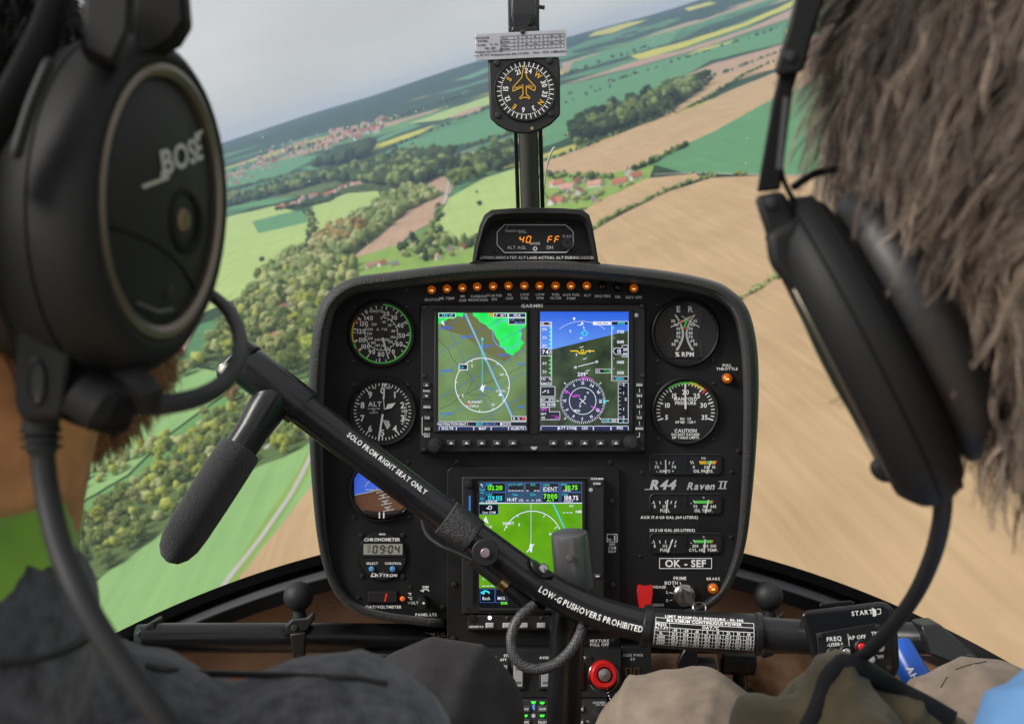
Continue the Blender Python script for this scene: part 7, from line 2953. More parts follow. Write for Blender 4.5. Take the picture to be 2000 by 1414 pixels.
def strands(name, roots, dirs, down, length, width, m, parent, tone, wave=.35, grav=.10, clump=12, spread=.004, seg=8, seed=1, skull=None, curl=0.0, field=None, lscale=None):
    """roots, dirs: guide hairs; each guide carries `clump` strands, all one mesh"""
    r = np.random.default_rng(seed)
    n = len(roots)
    P_ = np.zeros((n, seg+1, 3))
    d = np.array(dirs, float)
    d /= np.linalg.norm(d, axis=1)[:, None]
    P_[:, 0] = roots
    Ls = length*r.uniform(.55, 1.15, n)
    if lscale is not None:
        Ls = Ls*lscale
    ph = r.uniform(0, 6.28, (n, 3))
    fr = r.uniform(.5, 1.2, (n, 3))
    for k in range(seg):
        w = np.sin(ph+fr*(k+1)*1.1)*wave
        d = d + np.array(down)*grav + w*.35
        if field:
            w = w + np.array([mnoise.noise_vector(Vector(q)*field[0]+Vector((k*.25, 0, 0)))[:] for q in P_[:, k].tolist()])*field[1]
        if curl:
            d = d + np.cross(d, np.array(down))*curl*np.sin(ph[:, :1]+k*.8)
        d /= np.linalg.norm(d, axis=1)[:, None]
        q = P_[:, k] + d*(Ls/seg)[:, None]
        if skull is not None:
            c, rad, Ri = skull
            lo = (q-c) @ Ri.T
            e = np.sqrt(((lo/rad)**2).sum(1))
            ins = e < 1.04
            lo[ins] = lo[ins]*(1.04/e[ins])[:, None]
            q = lo @ Ri + c
        P_[:, k+1] = q
    off = r.normal(scale=spread, size=(n, clump, 1, 3))
    t = np.linspace(0, 1, seg+1)[None, None, :, None]
    conv = (1-t*.55)
    S = P_[:, None]+off*conv
    S = S + r.normal(scale=spread*.25, size=S.shape)*t
    S = S.reshape(-1, seg+1, 3)
    ns = len(S)
    tg = np.gradient(S, axis=1)
    tg /= np.linalg.norm(tg, axis=2)[:, :, None]+1e-9
    rv = r.normal(size=(ns, 1, 3))
    u = np.cross(tg, rv)
    u /= np.linalg.norm(u, axis=2)[:, :, None]+1e-9
    v = np.cross(tg, u)
    wd = width*(1-.75*np.linspace(0, 1, seg+1)**2)[None, :, None]*r.uniform(.6, 1.3, (ns, 1, 1))
    rings = np.stack([S+u*wd*math.cos(a)+v*wd*math.sin(a) for a in (0, 2.094, 4.189)], axis=2)   # ns,seg+1,3,3
    V = rings.reshape(-1, 3)
    base = (np.arange(ns)*(seg+1)*3)[:, None, None]
    k = np.arange(seg)[None, :, None]*3
    j = np.arange(3)[None, None, :]
    j2 = (j+1) % 3
    q = np.stack([base+k+j, base+k+j2, base+k+3+j2, base+k+3+j], axis=3).reshape(-1, 4)
    me = bpy.data.meshes.new(name)
    o0 = np.array(parent['_o'])
    me.vertices.add(len(V))
    me.vertices.foreach_set('co', (V-o0).ravel())
    me.loops.add(len(q)*4)
    me.loops.foreach_set('vertex_index', q.ravel())
    me.polygons.add(len(q))
    me.polygons.foreach_set('loop_start', np.arange(len(q))*4)
    me.polygons.foreach_set('use_smooth', np.ones(len(q), bool))
    at = me.attributes.new('tone', 'FLOAT', 'POINT')
    tn = np.repeat(tone(r, n), clump)*r.uniform(.75, 1.25, n*clump)+r.normal(scale=.06, size=n*clump)
    tn = np.clip(tn, 0, 1)
    at.data.foreach_set('value', np.repeat(tn, (seg+1)*3))
    me.materials.append(MATS[m])
    me.update()
    o = bpy.data.objects.new(name, me)
    COL.objects.link(o)
    o.parent = parent
    o['_o'] = tuple(o0)
    return o

def hand(side, w, f, parts):
    """palm and five bent fingers from wrist w pointing along f"""
    f = Vector(f).normalized()
    up = Vector((0, 0, 1))
    sd = f.cross(up).normalized()*side
    pal = Vector(w)+f*.045
    parts.append(('e', pal, (.042, .048, .017), Matrix((sd, f, up)).transposed()))
    for i, L in enumerate((.066, .076, .07, .055)):
        b = Vector(w)+f*.085+sd*(.03-.02*i)
        k = b+f*L*.5+up*.006
        parts.append(('c', b-f*.012, k, .0095, .009))
        parts.append(('c', k, k+f*L*.35-up*.022, .0088, .0078))
    b = Vector(w)+f*.03+sd*.036
    k = b+f*.03+sd*.022-up*.006
    parts.append(('c', b, k, .011, .0105))
    parts.append(('c', k, k+f*.03-up*.006, .0102, .0085))

mat('skin', (0.58, 0.275, 0.115), 0.5, bump=.5, bscale=700, bdist=.0008, var=.26, vscale=55)
MATS['skin'].node_tree.nodes['Principled BSDF'].inputs['Subsurface Weight'].default_value = .15
MATS['skin'].node_tree.nodes['Principled BSDF'].inputs['Subsurface Radius'].default_value = (.01, .004, .002)
mat('sweater', (0.054, 0.055, 0.070), 0.95, bump=.45, bscale=1100, bdist=.002, var=.6, vscale=130, sheen=.25)
mat('green_shirt', (0.20, 0.42, 0.035), 0.9, bump=.4, bscale=600, bdist=.001, var=.15, vscale=30, sheen=.3)
mat('dark_trousers', (0.015, 0.013, 0.0145), 0.85, bump=.5, bscale=900, bdist=.0008, var=.25, vscale=80, sheen=.03)
mat('khaki', (0.20, 0.155, 0.118), 0.9, bump=.5, bscale=900, bdist=.0008, var=.22, vscale=45, sheen=.05)
mat('blue_shirt', (0.11, 0.25, 0.48), 0.85, bump=.3, bscale=700, bdist=.0008, var=.12, vscale=25)
mat('boot_leather', (0.32, 0.17, 0.08), 0.6, bump=.4, bscale=120, bdist=.002, var=.3, vscale=30)
mat('lace', (0.03, 0.025, 0.02), .9)
mat('sole', (0.03, 0.026, 0.022), .9)
hairmat('hair_grey', (0.020, 0.012, 0.008), (0.60, 0.47, 0.37))
hairmat('hair_brown', (0.10, 0.05, 0.024), (0.62, 0.35, 0.18))
hairmat('hair_black', (0.004, 0.0035, 0.0035), (0.03, 0.025, 0.02))

def ellip_dirs(r, n):
    d = r.normal(size=(n, 3))
    return d/np.linalg.norm(d, axis=1)[:, None]

# ---- left seat: grey sweater
pl1 = thing('person', Vector((-.26, .40, -.70)), 'bearded person in the left seat in grey sweater, green collar and dark headset', 'person')
HC = Vector((-.262, .415, .085))
parts = [('e', HC, (.076, .096, .112), None), ('e', (-.222, .468, .012), (.058, .062, .058), None), ('c', (-.212, .505, .06), (-.2, .527, .03), .012, .016), ('e', (-.235, .49, .035), (.05, .045, .05), None),
         ('c', (-.222, .415, .02), (-.25, .405, -.13), .056, .058), ('c', (-.245, .425, -.17), (-.13, .455, -.232), .042, .042), ('c', (-.252, .42, -.14), (-.40, .45, -.19), .05, .05),
         ('e', (-.255, .45, -.33), (.15, .10, .19), None), ('e', (-.26, .41, -.57), (.15, .12, .11), None),
         ('c', (-.10, .465, -.20), (-.02, .60, -.42), .045, .036), ('c', (-.02, .60, -.42), (-.12, .80, -.45), .034, .026),
         ('c', (-.42, .465, -.20), (-.49, .58, -.42), .045, .036), ('c', (-.49, .58, -.42), (-.36, .78, -.45), .034, .026),
         ('c', (-.18, .42, -.58), (-.065, .85, -.315), .08, .055), ('c', (-.065, .85, -.315), (-.11, 1.12, -.60), .05, .036), ('c', (-.11, 1.11, -.61), (-.11, 1.26, -.60), .036, .03),
         ('c', (-.33, .42, -.58), (-.36, .85, -.315), .08, .055), ('c', (-.36, .85, -.315), (-.35, 1.12, -.60), .05, .036), ('c', (-.35, 1.11, -.61), (-.35, 1.26, -.60), .036, .03)]
hand(1, (-.12, .80, -.45), (-.3, 1, -.05), parts)
hand(-1, (-.36, .78, -.45), (.3, 1, -.05), parts)
body, bt = remeshed('body', parts, .0055, 'skin', pl1, 5)
body_o = body
sw, swt = remeshed('sweater', [('e', (-.268, .398, -.123), (.102, .088, .085), None), ('c', (-.25, .425, -.160), (-.13, .452, -.214), .066, .062), ('c', (-.13, .452, -.214), (-.085, .46, -.201), .062, .066), ('c', (-.25, .425, -.155), (-.43, .455, -.195), .068, .066),
                          ('e', (-.255, .455, -.34), (.175, .125, .21), None), ('e', (-.26, .42, -.55), (.175, .135, .11), None),
                          ('c', (-.085, .46, -.201), (-.012, .60, -.42), .066, .050), ('c', (-.012, .60, -.42), (-.115, .79, -.45), .048, .036),
                          ('c', (-.43, .46, -.197), (-.50, .58, -.42), .066, .050), ('c', (-.50, .58, -.42), (-.365, .77, -.45), .048, .036)], .005, 'sweater', pl1, 5, (.004, 17, .003, 12))
mb = MB()
mb.lathe((-.256, .400, -.074), (.10, -.05, 1), [(.075, -.05), (.077, -.012), (.076, .012), (.073, .024), (.066, .024), (.062, -.02)], 48)
for i, q in enumerate(mb.v):
    mb.v[i] = q + Vector((1, 0, .4))*.003*math.sin(q.y*140+q.z*60)
build('shirt_collar', mb, 'green_shirt', pl1, angle=70)
tr, _ = remeshed('trousers', [('c', (-.18, .42, -.58), (-.065, .85, -.312), .098, .068), ('e', (-.063, .862, -.302), (.072, .06, .062), None), ('c', (-.065, .85, -.315), (-.11, 1.13, -.60), .064, .058),
                         ('c', (-.33, .42, -.58), (-.36, .85, -.312), .098, .068), ('c', (-.36, .85, -.315), (-.35, 1.13, -.60), .064, .058), ('e', (-.26, .41, -.60), (.17, .14, .10), None)], .006, 'dark_trousers', pl1, 4, (.004, 13, .004, 11))
for x in (-.11, -.35):
    remeshed('shoe', [('c', (x, 1.13, -.655), (x, 1.30, -.665), .042, .034), ('c', (x, 1.12, -.62), (x, 1.16, -.64), .045, .045)], .006, 'sole', pl1, 3)
def surf(tree, x, y):
    h = tree.ray_cast(Vector((0, 0, 0)), P(x, y, 1).normalized())
    return h[0]
for pts in ([(0, 1296), (60, 1290), (120, 1272), (165, 1250), (196, 1228), (215, 1212)], [(285, 1300), (330, 1308), (400, 1314), (480, 1317), (560, 1319), (640, 1322), (700, 1326), (755, 1336)]):
    q = [surf(swt, *p) for p in pts]
    q = [p for p in q if p is not None]
    if len(q) > 2:
        mb = MB()
        mb.tube(smoothcurve(q, 5), .0016, 8)
        build('seam_piping', mb, 'matte_black', pl1)
# hair and beard
mb = MB()
mb.sph(HC-Vector((0, .005, 0)), (.0795, .098, .1165), 40, 28)
mb.f = [f for f in mb.f if all((mb.v[i]-HC).y < .04+.5*max(0, (mb.v[i]-HC).z) and (mb.v[i]-HC).z > -.055 for i in f)]
mat('scalp_black', (.006, .005, .005), .8, bump=.8, bscale=300, bdist=.002)
build('scalp_hair', mb, 'scalp_black', pl1)
r = np.random.default_rng(5)
d = ellip_dirs(r, 5200)
rad = np.array([.077, .097, .113])
keep = (d[:, 2] > -.55+0.9*np.clip(d[:, 1], 0, 1)) & ~((d[:, 1] > .45) & (d[:, 2] < .55))
d = d[keep][:1700]
strands('hair', np.array(HC)+d*rad, d*.6+np.array([0, -.3, -.5]), (0, -.2, -1), .035, .0005, 'hair_black', pl1, lambda r, n: r.uniform(.1, .8, n), clump=6, spread=.003, seed=2, skull=(np.array(HC), rad, np.eye(3)))
d = ellip_dirs(r, 9000)
Cj = np.array([-.222, .468, .012])
rj = np.array([.058, .062, .058])
keep = (d[:, 2] < .75) & (d[:, 1] > -.75) & ~((d[:, 1] > .8) & (d[:, 2] > .2))
d = d[keep][:2600]
strands('beard', Cj+d*rj*.98, d*.75+np.array([0, .15, -.75]), (0, .1, -1), .012, .00022, 'hair_brown', pl1, lambda r, n: np.clip(r.normal(.5, .25, n), .1, 1), clump=5, spread=.0022, seed=3, wave=.25, seg=5)

# ---- right seat: grey hair, blue shirt
pl2_ = thing('person', Vector((.32, .40, -.70)), 'person in the right seat with shaggy grey brown hair, blue shirt and khaki trousers', 'person')
HR = Vector((.226, .392, .082))
Rt = Matrix.Rotation(R_(-16), 3, 'Y')
parts = [('e', HR, (.074, .095, .112), Rt), ('e', (.262, .452, .005), (.052, .058, .055), None), ('c', (.24, .49, .06), (.25, .512, .03), .012, .016),
         ('c', (.252, .40, .0), (.292, .41, -.12), .055, .062), ('c', (.298, .42, -.16), (.255, .43, -.222), .04, .04), ('c', (.292, .42, -.135), (.46, .44, -.19), .05, .05),
         ('e', (.335, .44, -.33), (.15, .10, .19), None), ('e', (.335, .41, -.57), (.15, .12, .11), None),
         ('c', (.255, .435, -.222), (.17, .54, -.42), .04, .036), ('c', (.17, .54, -.42), (.30, .70, -.42), .034, .026),
         ('c', (.47, .44, -.20), (.52, .56, -.42), .045, .036), ('c', (.52, .56, -.42), (.40, .75, -.42), .034, .026),
         ('c', (.26, .42, -.58), (.144, .85, -.345), .08, .055), ('c', (.144, .85, -.345), (.22, 1.20, -.52), .05, .036), ('c', (.22, 1.20, -.52), (.215, 1.32, -.45), .036, .03),
         ('c', (.41, .42, -.58), (.405, .85, -.335), .08, .055), ('c', (.405, .85, -.335), (.385, 1.18, -.54), .05, .036), ('c', (.385, 1.18, -.53), (.36, 1.30, -.44), .036, .03)]
hand(-1, (.30, .70, -.42), (.2, 1, -.1), parts)
hand(1, (.40, .75, -.42), (-.2, 1, -.1), parts)
remeshed('body', parts, .0055, 'skin', pl2_, 5)
remeshed('shirt', [('c', (.292, .425, -.160), (.245, .425, -.200), .062, .060), ('c', (.292, .425, -.150), (.47, .445, -.195), .066, .064), ('e', (.335, .445, -.34), (.17, .12, .21), None), ('e', (.335, .42, -.55), (.17, .13, .11), None),
                   ('c', (.247, .425, -.204), (.17, .53, -.42), .060, .05), ('c', (.17, .53, -.42), (.29, .69, -.42), .046, .034), ('c', (.47, .445, -.197), (.53, .55, -.42), .062, .05), ('c', (.53, .55, -.42), (.405, .74, -.42), .046, .034)],
         .005, 'blue_shirt', pl2_, 5, (.004, 16, .005, 13))
_, kht = remeshed('trousers', [('c', (.26, .42, -.58), (.144, .85, -.342), .10, .072), ('e', (.146, .862, -.333), (.078, .062, .065), None), ('c', (.144, .85, -.345), (.21, 1.15, -.52), .066, .056),
                      ('c', (.41, .42, -.58), (.405, .85, -.333), .10, .074), ('e', (.408, .862, -.326), (.08, .062, .066), None), ('c', (.405, .85, -.335), (.388, 1.15, -.54), .066, .056), ('e', (.335, .41, -.60), (.17, .14, .10), None)],
         .006, 'khaki', pl2_, 4, (.005, 12, .006, 11))
for pts in ([(1838, 1342), (1850, 1322)], [(1866, 1308), (1884, 1301), (1904, 1296), (1926, 1292)]):
    q = [surf(kht, *p) for p in pts]
    q = [p for p in q if p is not None]
    if len(q) > 1:
        mb = MB()
        mb.tube(smoothcurve(q, 4), .0006, 6)
        build('seam', mb, 'sole', pl2_)
for k, (a, b) in enumerate((((.22, 1.20, -.50), (.212, 1.325, -.425)), ((.375, 1.19, -.52), (.352, 1.315, -.415)))):
    a, b = Vector(a), Vector(b)
    sh_, sht = remeshed('boot', [('c', a, b, .040, .036), ('c', a+Vector((0, -.03, .05)), a+Vector((0, .0, .0)), .046, .044), ('e', b+Vector((0, .004, .002)), (.042, .03, .038), None)], .005, 'boot_leather', pl2_, 4, (.002, 40))
    mb = MB()
    mb.tube([a+Vector((0, .012, -.036)), b+Vector((0, .038, -.028)), b+Vector((0, .05, .0))], [.03, .034, .02], 12, flat=(Vector((0, .6, -.8)).normalized(), .35))
    build('sole', mb, 'sole', sh_)
    for i in range(4):
        t = .15+i*.22
        c = a.lerp(b, t)+Vector((0, -.042, .004))
        mb = MB()
        mb.tube([c+Vector((-.022, 0, .006)), c+Vector((0, -.006, -.001)), c+Vector((.022, 0, .008))], .0022, 8)
        mb.tube([c+Vector((-.022, 0, -.006)), c+Vector((0, -.006, .002)), c+Vector((.022, 0, -.008))], .0022, 8)
        build('lace', mb, 'lace', sh_)
r = np.random.default_rng(11)
d = ellip_dirs(r, 12000)
Rn = np.array(Rt)
keep = (d[:, 1] < .35+.6*np.clip(d[:, 2], 0, 1)) & (d[:, 2] > -.88)
d = d[keep][:4200]
rad = np.array([.075, .096, .113])
shell = 1.0+.19*r.uniform(0, 1, len(d))**.8          # the hair has depth: locks start at every layer of it
roots = np.array(HR)+(d*rad*shell[:, None]) @ Rn.T
nrm = d @ Rn.T
dn = np.array([-.10, .0, -1.0])
tang = dn[None]-nrm*(nrm @ dn)[:, None]
sw_ = np.array([mnoise.noise_vector(Vector(q)*17)[:] for q in roots.tolist()])
sw_ = sw_-nrm*(sw_*nrm).sum(1)[:, None]
dirs = tang*.75+sw_*1.15+nrm*.10+r.normal(scale=.10, size=d.shape)
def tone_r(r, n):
    # highlights put into the colour: outer, lower left locks lighter, inner and crown darker
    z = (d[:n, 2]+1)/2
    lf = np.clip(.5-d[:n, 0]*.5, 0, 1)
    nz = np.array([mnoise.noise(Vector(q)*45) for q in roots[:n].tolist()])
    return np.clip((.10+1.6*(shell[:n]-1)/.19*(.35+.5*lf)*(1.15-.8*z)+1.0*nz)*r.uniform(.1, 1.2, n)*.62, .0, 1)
mb = MB()
mb.sph(HR-Vector((0, .004, 0)), (.0775, .096, .1165), 40, 28, Rt)
mb.f = [f for f in mb.f if all((mb.v[i]-HR).y < .05+.5*max(0, (mb.v[i]-HR).z) for i in f)]
hm = mat('scalp_dark', (.016, .011, .008), .8, bump=.8, bscale=300, bdist=.002)
build('scalp_hair', mb, hm, pl2_)
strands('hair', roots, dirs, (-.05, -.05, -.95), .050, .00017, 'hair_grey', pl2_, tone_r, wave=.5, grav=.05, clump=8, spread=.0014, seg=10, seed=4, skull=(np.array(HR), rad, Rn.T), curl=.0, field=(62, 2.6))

# hair running down over the nape and behind the ear pad
dN = ellip_dirs(r, 3000)
dN = dN[(dN[:, 1] < .1) & (dN[:, 2] < .7)][:900]
cN = np.array([.240, .372, .010])
rN = np.array([.058, .056, .058])
sN = 1.0+.25*r.uniform(0, 1, len(dN))
roN = cN+dN*rN*sN[:, None]
def tone_n(r, n):
    nz = np.array([mnoise.noise(Vector(q)*45) for q in roN[:n].tolist()])
    return np.clip((.42+.9*nz)*r.uniform(.15, 1.2, n)*.7, 0, 1)
strands('nape_hair', roN, dN*.25+np.array([.05, -.1, -1.0])+r.normal(scale=.25, size=dN.shape), (.05, 0, -.95), .032, .00017, 'hair_grey', pl2_, tone_n, wave=.5, grav=.06, clump=8, spread=.0014, seg=8, seed=9, field=(62, 2.2))

# ================================================================== headsets
mat('headset_black', (0.008, 0.008, 0.0085), 0.6, spec=.28, bump=.06, bscale=700, bdist=.0003)
mat('headset_dark', (0.004, 0.004, 0.0045), 0.6, spec=.2)
mat('champagne', (0.16, 0.135, 0.105), 0.35, metal=.7)
mat('ear_pad', (0.012, 0.011, 0.011), 0.5, bump=.3, bscale=150, bdist=.001)
mat('logo_grey', (0.42, 0.42, 0.38), .5)
mat('vent_gold', (0.16, 0.12, 0.07), .45, metal=.5)
mat('dish', (0.010, 0.0098, 0.009), .55, spec=.35, bump=.05, bscale=900, bdist=.0002)
def ellring(C, u, v, n_, a, b, h, k=48):
    return [C + u*a*math.cos(2*math.pi*i/k) + v*b*math.sin(2*math.pi*i/k) + n_*h for i in range(k)]
def cup(parent, C, n_, v, a, b, thick, logo=True):
    n_ = Vector(n_).normalized()
    v = Vector(v)
    v = (v-n_*v.dot(n_)).normalized()
    u = v.cross(n_).normalized()
    if u.y < 0: u = -u
    # soft shell: wall, rounded shoulder, recessed dish
    mb = MB()
    sec = [(1.0, -thick), (1.17, -thick*.95), (1.28, -thick*.78), (1.33, -thick*.52), (1.33, -thick*.30), (1.29, -thick*.1), (1.22, .001), (1.14, .004), (1.08, .004), (1.04, .002)]
    mb.grid([ellring(C, u, v, n_, a*s, b*s, h) for s, h in sec], cu=True)
    mb.f.append(tuple(range(48)))
    sh = build('ear_cup', mb, 'headset_black', parent, angle=60)
    mb = MB()
    mb.grid([ellring(C, u, v, n_, a*s, b*s, h) for s, h in ((1.07, .0005), (1.05, .0042), (1.0, .005), (.955, .0035), (.945, .0)) ], cu=True)
    build('ring', mb, 'champagne', sh)
    mb = MB()
    mb.grid([ellring(C, u, v, n_, a*s, b*s, h) for s, h in ((.96, .001), (.8, .003), (.5, .0055), (.2, .0065), (.01, .0066))], cu=True)
    build('outer_dish', mb, 'dish', sh, angle=60)
    mb = MB()
    for i in range(2):
        pass
    mb.grid([ellring(C, u, v, n_, a*s, b*s, -thick-h) for s, h in ((.95, -.002), (1.12, .003), (1.16, .010), (1.10, .018), (.9, .021), (.6, .02))], cu=True)
    build('ear_pad', mb, 'ear_pad', sh, angle=60)
    for hh in (-thick*.40, -thick*.80):
        mb = MB()
        ss = 1.332 if hh > -thick*.6 else 1.272
        q = ellring(C, u, v, n_, a*ss, b*ss, hh, 64)
        mb.tube(q+[q[0]], .0006, 6, caps=False)
        build('shell_seam', mb, 'headset_dark', sh)
    def dm(x, y, lift=.0004):
        e = min(1.0, math.hypot(x/a, y/b))
        return C + u*x + v*y + n_*(.0068-.0058*e*e+lift)
    return sh, dm, u, v, n_

# left person's headset
hs1 = thing('headset', P(250, 700, .37), 'large black headset with round ear cup and boom microphone filling the left edge', 'headset', 'pilots headsets')
C1 = P(308, 392, .372)
sh1, dm1, u1, v1, n1 = cup(hs1, C1, (.955, -.29, .05), (.0, .27, .96), .0340, .0505, .044)
mb = MB()
mpf = lambda x, y: dm1(x*.0001, -y*.0001, .0006)
LX, LY, LH, LR = 40, -200, 82, -38
mb.text('BOSE', LX, LY, LH, mpf, rot=LR, shear=.32, xs=1.18, track=.04)
_c, _s = math.cos(R_(LR)), math.sin(R_(LR))
def lo_(u, v): return LX+u*_c+v*_s, LY+u*_s-v*_c
mb.fpoly([lo_(-300, -60), lo_(-300, -46), lo_(-195, -46), lo_(-185, -24), lo_(-140, -24), lo_(-150, -60)], mpf)
mb.fpoly([lo_(120, 44), lo_(215, 44), lo_(226, 60), lo_(130, 58)], mpf)
flat('maker_lettering', mb, 'logo_grey', sh1)
mb = MB()
cH = dm1(.0095, -.0045, 0)
mb.grid([ellring(cH, u1, v1, n1, .0098*s, .0115*s, h, 28) for s, h in ((1.15, .0002), (1.0, .0009), (.85, .0006), (.8, -.002+.0012), (.01, -.002+.0012))], cu=True)
build('vent_recess', mb, 'headset_dark', sh1)
mb = MB()
mb.grid([ellring(cH-u1*.002-v1*.001, u1, v1, n1, .0036*s, .0048*s, h, 20) for s, h in ((1, .0004), (.8, .0016), (.01, .0018))], cu=True)
build('vent_plug', mb, 'vent_gold', sh1)
mb = MB()
q = [dm1(x, -.020-.35*(x+.01)**2*14, .0003) for x in np.linspace(-.028, .026, 14)]
mb.tube(q, .0005, 6)
build('seam', mb, 'headset_dark', sh1)
mb = MB()
mb.grid([ellring(dm1(.008, -.033, 0), u1, v1, n1, .0022*s, .0042*s, h, 16) for s, h in ((1, .0002), (.01, .0008))], cu=True)
build('slot', mb, 'dial_black', sh1)
mb = MB()
mb.tube([dm1(-.008, -.043, .0006), dm1(.004, -.0425, .0006), dm1(.012, -.039, .0006)], [.0008, .001, .0008], 8)
build('slider', mb, 'key_grey', sh1)
# yoke arm and band over the head
mb = MB()
yk = smoothcurve([C1-n1*.018-v1*.012-u1*.012, C1-n1*.014+v1*.045-u1*.008, C1-n1*.016+v1*.085-u1*.002, Vector((-.155, .415, .19)), Vector((-.20, .42, .225)), Vector((-.265, .425, .235)), Vector((-.33, .42, .22)), Vector((-.375, .41, .16)), Vector((-.39, .40, .08))], 8)
mb.tube(yk, [.013]*len(yk), 16, flat=(Vector((.95, -.2, .2)).normalized(), .5))
build('headband', mb, 'headset_black', hs1)
mb = MB()
q0 = P(160, 40, .345)
mb.prism([P(165, -80, .335), P(262, -60, .335), P(246, 60, .335), P(222, 128, .34), P(155, 98, .34), P(160, 40, .338)], Vector((-.004, .012, 0)))
build('slider_block', mb, 'headset_black', hs1, bevel=.002)
mb = MB()
mb.prism([P(262, -80, .362), P(352, -80, .362), P(362, 40, .362), P(340, 78, .364), P(300, 100, .366), P(258, 112, .364)], Vector((0, .01, 0)))
build('yoke', mb, 'headset_dark', hs1, bevel=.002)
mb = MB()
mb.tube(smoothcurve([P(-60, 330, .32), P(30, 180, .325), P(90, 60, .335), P(130, -60, .35)], 6), .006, 12, flat=(Vector((.9, -.4, 0)).normalized(), .6))
build('cushion_edge', mb, 'headset_dark', hs1)
mb = MB()
mb.tube(smoothcurve([P(30, 310, .315), P(60, 210, .318), P(100, 115, .322)], 6), [.001]+[.002]*11+[.001], 8)
build('cushion_piping', mb, 'headset_black', hs1)
# far side cup
cup(hs1, Vector((-.385, .405, .065)), (-.99, .0, .05), (0, .2, .97), .0365, .0505, .044)
# cable block, cable, microphone joint and boom
mb = MB()
q = [(28, 640), (146, 648), (132, 800), (118, 826), (46, 826), (30, 790)]
mb.prism([P(x, y, .345) for x, y in q], [P(x, y, .375) for x, y in q])
cbk = build('cable_block', mb, 'headset_black', hs1, bevel=.003, bseg=3)
mb = MB()
mb.grid([[P(70+16*s*math.cos(a), 745+42*s*math.sin(a), .3445-h) for a in np.linspace(0, 6.2832, 25)[:-1]] for s, h in ((1.15, 0), (1, .0006), (.9, .0), (.01, .0))], cu=True)
build('block_slot', mb, 'dial_black', cbk)
mb = MB()
cpts = smoothcurve([P(80, 815, .355), P(82, 870, .355), P(92, 960, .352), P(118, 1070, .345), P(165, 1180, .338), P(240, 1300, .335), P(330, 1420, .335), P(420, 1540, .34)], 8)
mb.tube(cpts, [.0062 if i < 6 else (.0052 if i < 10 else .0042) for i in range(len(cpts))], 16)
for i in range(3):
    c = P(80+i, 838+i*16, .355)
    mb.tube([c, P(80+i, 843+i*16, .355)], .0069, 16)
build('cable', mb, 'rubber', hs1)
mb = MB()
mb.tube([P(130, 760, .36), P(175, 765, .362), P(250, 790, .365), P(268, 796, .366)], [.011, .013, .0125, .009], 18)
jt = build('boom_joint', mb, 'headset_dark', hs1)
mb = MB()
mb.tube([P(150, 770, .345), P(200, 800, .345), P(212, 806, .346)], [.0075, .0085, .006], 16)
build('boom_knob', mb, 'headset_black', jt)
mb = MB()
mb.tube([P(215, 722, .36), P(262, 740, .36), P(282, 768, .36), P(284, 800, .362)], [.004, .006, .007, .005], 12)
build('boom_collar', mb, 'headset_black', jt)
mb = MB()
bp_ = smoothcurve([P(262, 790, .366), P(320, 790, .37), P(390, 775, .38), P(440, 745, .395), P(466, 700, .41), P(468, 655, .43), P(450, 612, .45), P(420, 582, .465), P(386, 560, .475)], 8)
mb.tube(bp_, [.0041-.0014*i/len(bp_) for i in range(len(bp_))], 14)
build('microphone_boom', mb, 'rubber', hs1)
mb = MB()
mb.tube([P(402, 574, .468), P(396, 568, .470), P(386, 561, .474), P(380, 556, .478)], [.0044, .0048, .0044, .003], 12)
build('microphone_collar', mb, 'matte_black', hs1)
mb = MB()
mb.sph(P(365, 560, .50), (.010, .014, .012), 16, 10)
build('microphone', mb, 'foam', hs1)

# right person's headset
hs2 = thing('headset', P(1700, 930, .385), 'black headset seen edge on at the left side of the shaggy grey head', 'headset', 'pilots headsets')
C2 = P(1640, 705, .40)
sh2, dm2, u2, v2, n2 = cup(hs2, C2, (-.86, .24, -.44), (-.46, .02, .88), .037, .0505, .023)
mb = MB()
q = [(1472, 384), (1530, 372), (1556, 430), (1580, 478), (1560, 500), (1500, 470), (1490, 440)]
mb.prism([P(x, y, .375) for x, y in q], [P(x, y, .395) for x, y in q])
build('yoke', mb, 'headset_black', hs2, bevel=.0025)
mb = MB()
q = [(1494, 455), (1560, 420), (1600, 500), (1640, 600), (1600, 640), (1540, 560), (1502, 520)]
mb.prism([P(x, y, .372) for x, y in q], [P(x, y, .40) for x, y in q])
build('yoke_arm', mb, 'headset_black', hs2, bevel=.004, bseg=3)
mb = MB()
q = [(1478, 376), (1524, 372), (1548, 180), (1560, 140), (1522, 142), (1508, 200)]
mb.prism([P(x, y, .378) for x, y in q], [P(x, y, .392) for x, y in q])
build('slider_bar', mb, 'headset_dark', hs2, bevel=.001)
mb = MB()
q = [(1518, 150), (1512, 138), (1540, 50), (1556, -20), (1590, -120), (1660, -140), (1618, -20), (1590, 60), (1570, 140)]
mb.prism([P(x, y, .374) for x, y in q], [P(x, y, .398) for x, y in q])
build('band_end', mb, 'headset_black', hs2, bevel=.002)
for x, y in ((1505, 395), (1534, 470), (1543, 110)):
    mb = MB()
    mb.lathe(P(x, y, .3735), (0, -1, 0), [(.0022, -.001), (.0022, .0006), (.0012, .001), (.0001, .001)], 14)
    build('rivet', mb, 'screw_metal', hs2)
mb = MB()
mb.prism([P(1516, 330, .3775), P(1526, 332, .3775), P(1540, 190, .3775), P(1530, 190, .3775)], Vector((0, .002, 0)))
build('slider_track', mb, 'key_grey', hs2)
mb = MB()
bd = smoothcurve([P(1600, -100, .386), Vector((.14, .39, .215)), Vector((.19, .395, .243)), Vector((.25, .40, .238)), Vector((.31, .405, .19)), Vector((.335, .41, .12))], 8)
mb.tube(bd, .013, 14, flat=(Vector((-.5, 0, .8)).normalized(), .5))
build('headband', mb, 'headset_black', hs2)
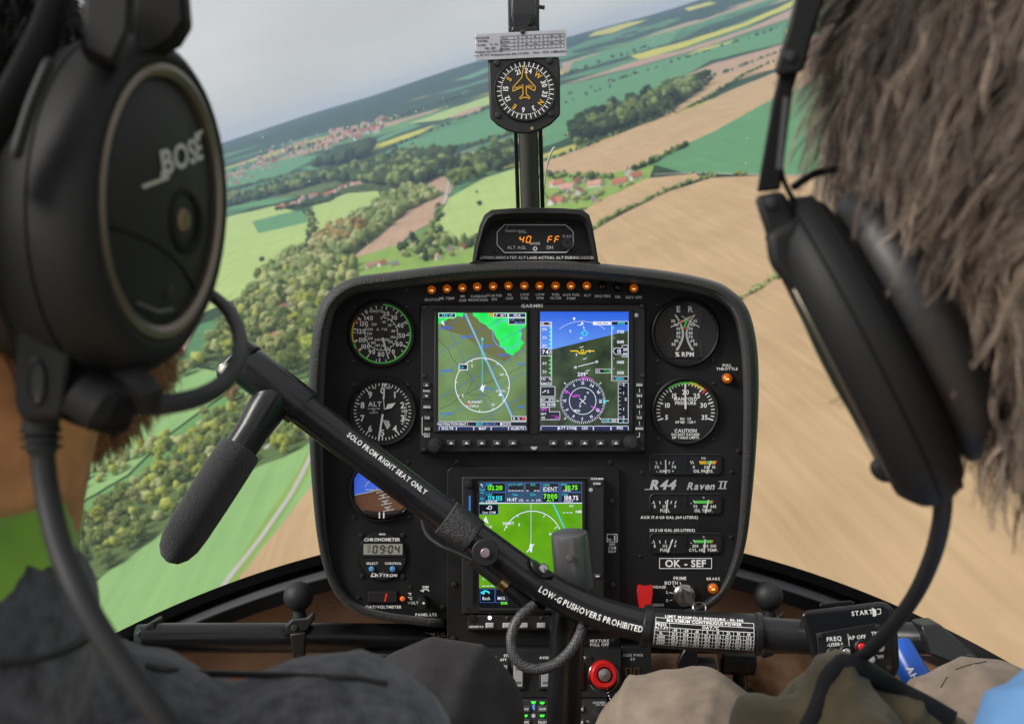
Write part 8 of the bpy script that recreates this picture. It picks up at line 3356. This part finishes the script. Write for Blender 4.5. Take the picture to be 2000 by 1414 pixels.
mb = MB()
mb.tube(smoothcurve([P(1532, 200, .386), P(1524, 300, .386), P(1530, 350, .386), P(1556, 400, .388), P(1590, 440, .39)], 5), .0011, 8)
mb.tube(smoothcurve([P(1550, 366, .388), P(1590, 340, .392), P(1640, 330, .40)], 4), .0016, 8)
build('wire', mb, 'matte_black', hs2)
cup(hs2, Vector((.325, .40, .03)), (.88, 0, .46), (-.46, .02, .88), .037, .0505, .030)
mb = MB()
q = [(1690, 905), (1760, 870), (1850, 880), (1862, 930), (1800, 935), (1715, 945)]
mb.prism([P(x, y, .384) for x, y in q], [P(x, y, .408) for x, y in q])
build('cable_block', mb, 'headset_black', hs2, bevel=.004, bseg=3)
mb = MB()
cpts = smoothcurve([P(1838, 915, .40), P(1842, 960, .405), P(1838, 1020, .42), P(1820, 1090, .45), P(1788, 1160, .49), P(1745, 1220, .53), P(1700, 1268, .57), P(1670, 1292, .59)], 8)
mb.tube(cpts, [.0046 if i < 4 else .0038 for i in range(len(cpts))], 16)
build('cable', mb, 'rubber', hs2)

# ================================================================== olive bag on the lap
bag = thing('cloth_bag', P(1640, 1560, .62), 'olive cloth bag with black trim that the right headset cord runs into', 'bag')
mat('olive', (0.105, 0.082, 0.042), 0.9, bump=.5, bscale=700, bdist=.001, var=.3, vscale=35, sheen=.2)
mat('black_webbing', (0.010, 0.010, 0.012), .8, bump=.5, bscale=600, bdist=.001)
bo, btree = remeshed('bag_body', [('c', P(1640, 1345, .60), P(1520, 1500, .60), .016, .035), ('c', P(1640, 1345, .60), P(1830, 1480, .60), .014, .030), ('c', P(1640, 1350, .58), P(1660, 1520, .57), .020, .05), ('e', P(1660, 1540, .60), (.085, .06, .05), None),
                                  ('c', P(1500, 1440, .58), P(1700, 1440, .57), .022, .022)], .0035, 'olive', bag, 4, (.005, 26, .004, 24))
for pts, rr in (([(1645, 1292), (1618, 1320), (1606, 1355), (1592, 1392), (1575, 1425)], .0052), ([(1640, 1296), (1675, 1302), (1715, 1325), (1760, 1352), (1810, 1378), (1860, 1408)], .0062)):
    q = []
    for p in pts:
        h = surf(btree, *p)
        q.append(h if h is not None else P(*p, .59))
    mb = MB()
    mb.tube(smoothcurve(q, 6), rr, 12, flat=(Vector((0, 1, 0)), .5))
    build('trim', mb, 'black_webbing', bag)
# ================================================================== bank the aircraft
for o in list(bpy.data.objects):
    if o.parent is None and o not in WORLD_OBJS and o.type in ('MESH', 'EMPTY'):
        o.matrix_world = MW @ Matrix.LocRotScale(o.location, o.rotation_euler, o.scale)
for o in bpy.data.objects:
    if '_o' in o:
        del o['_o']
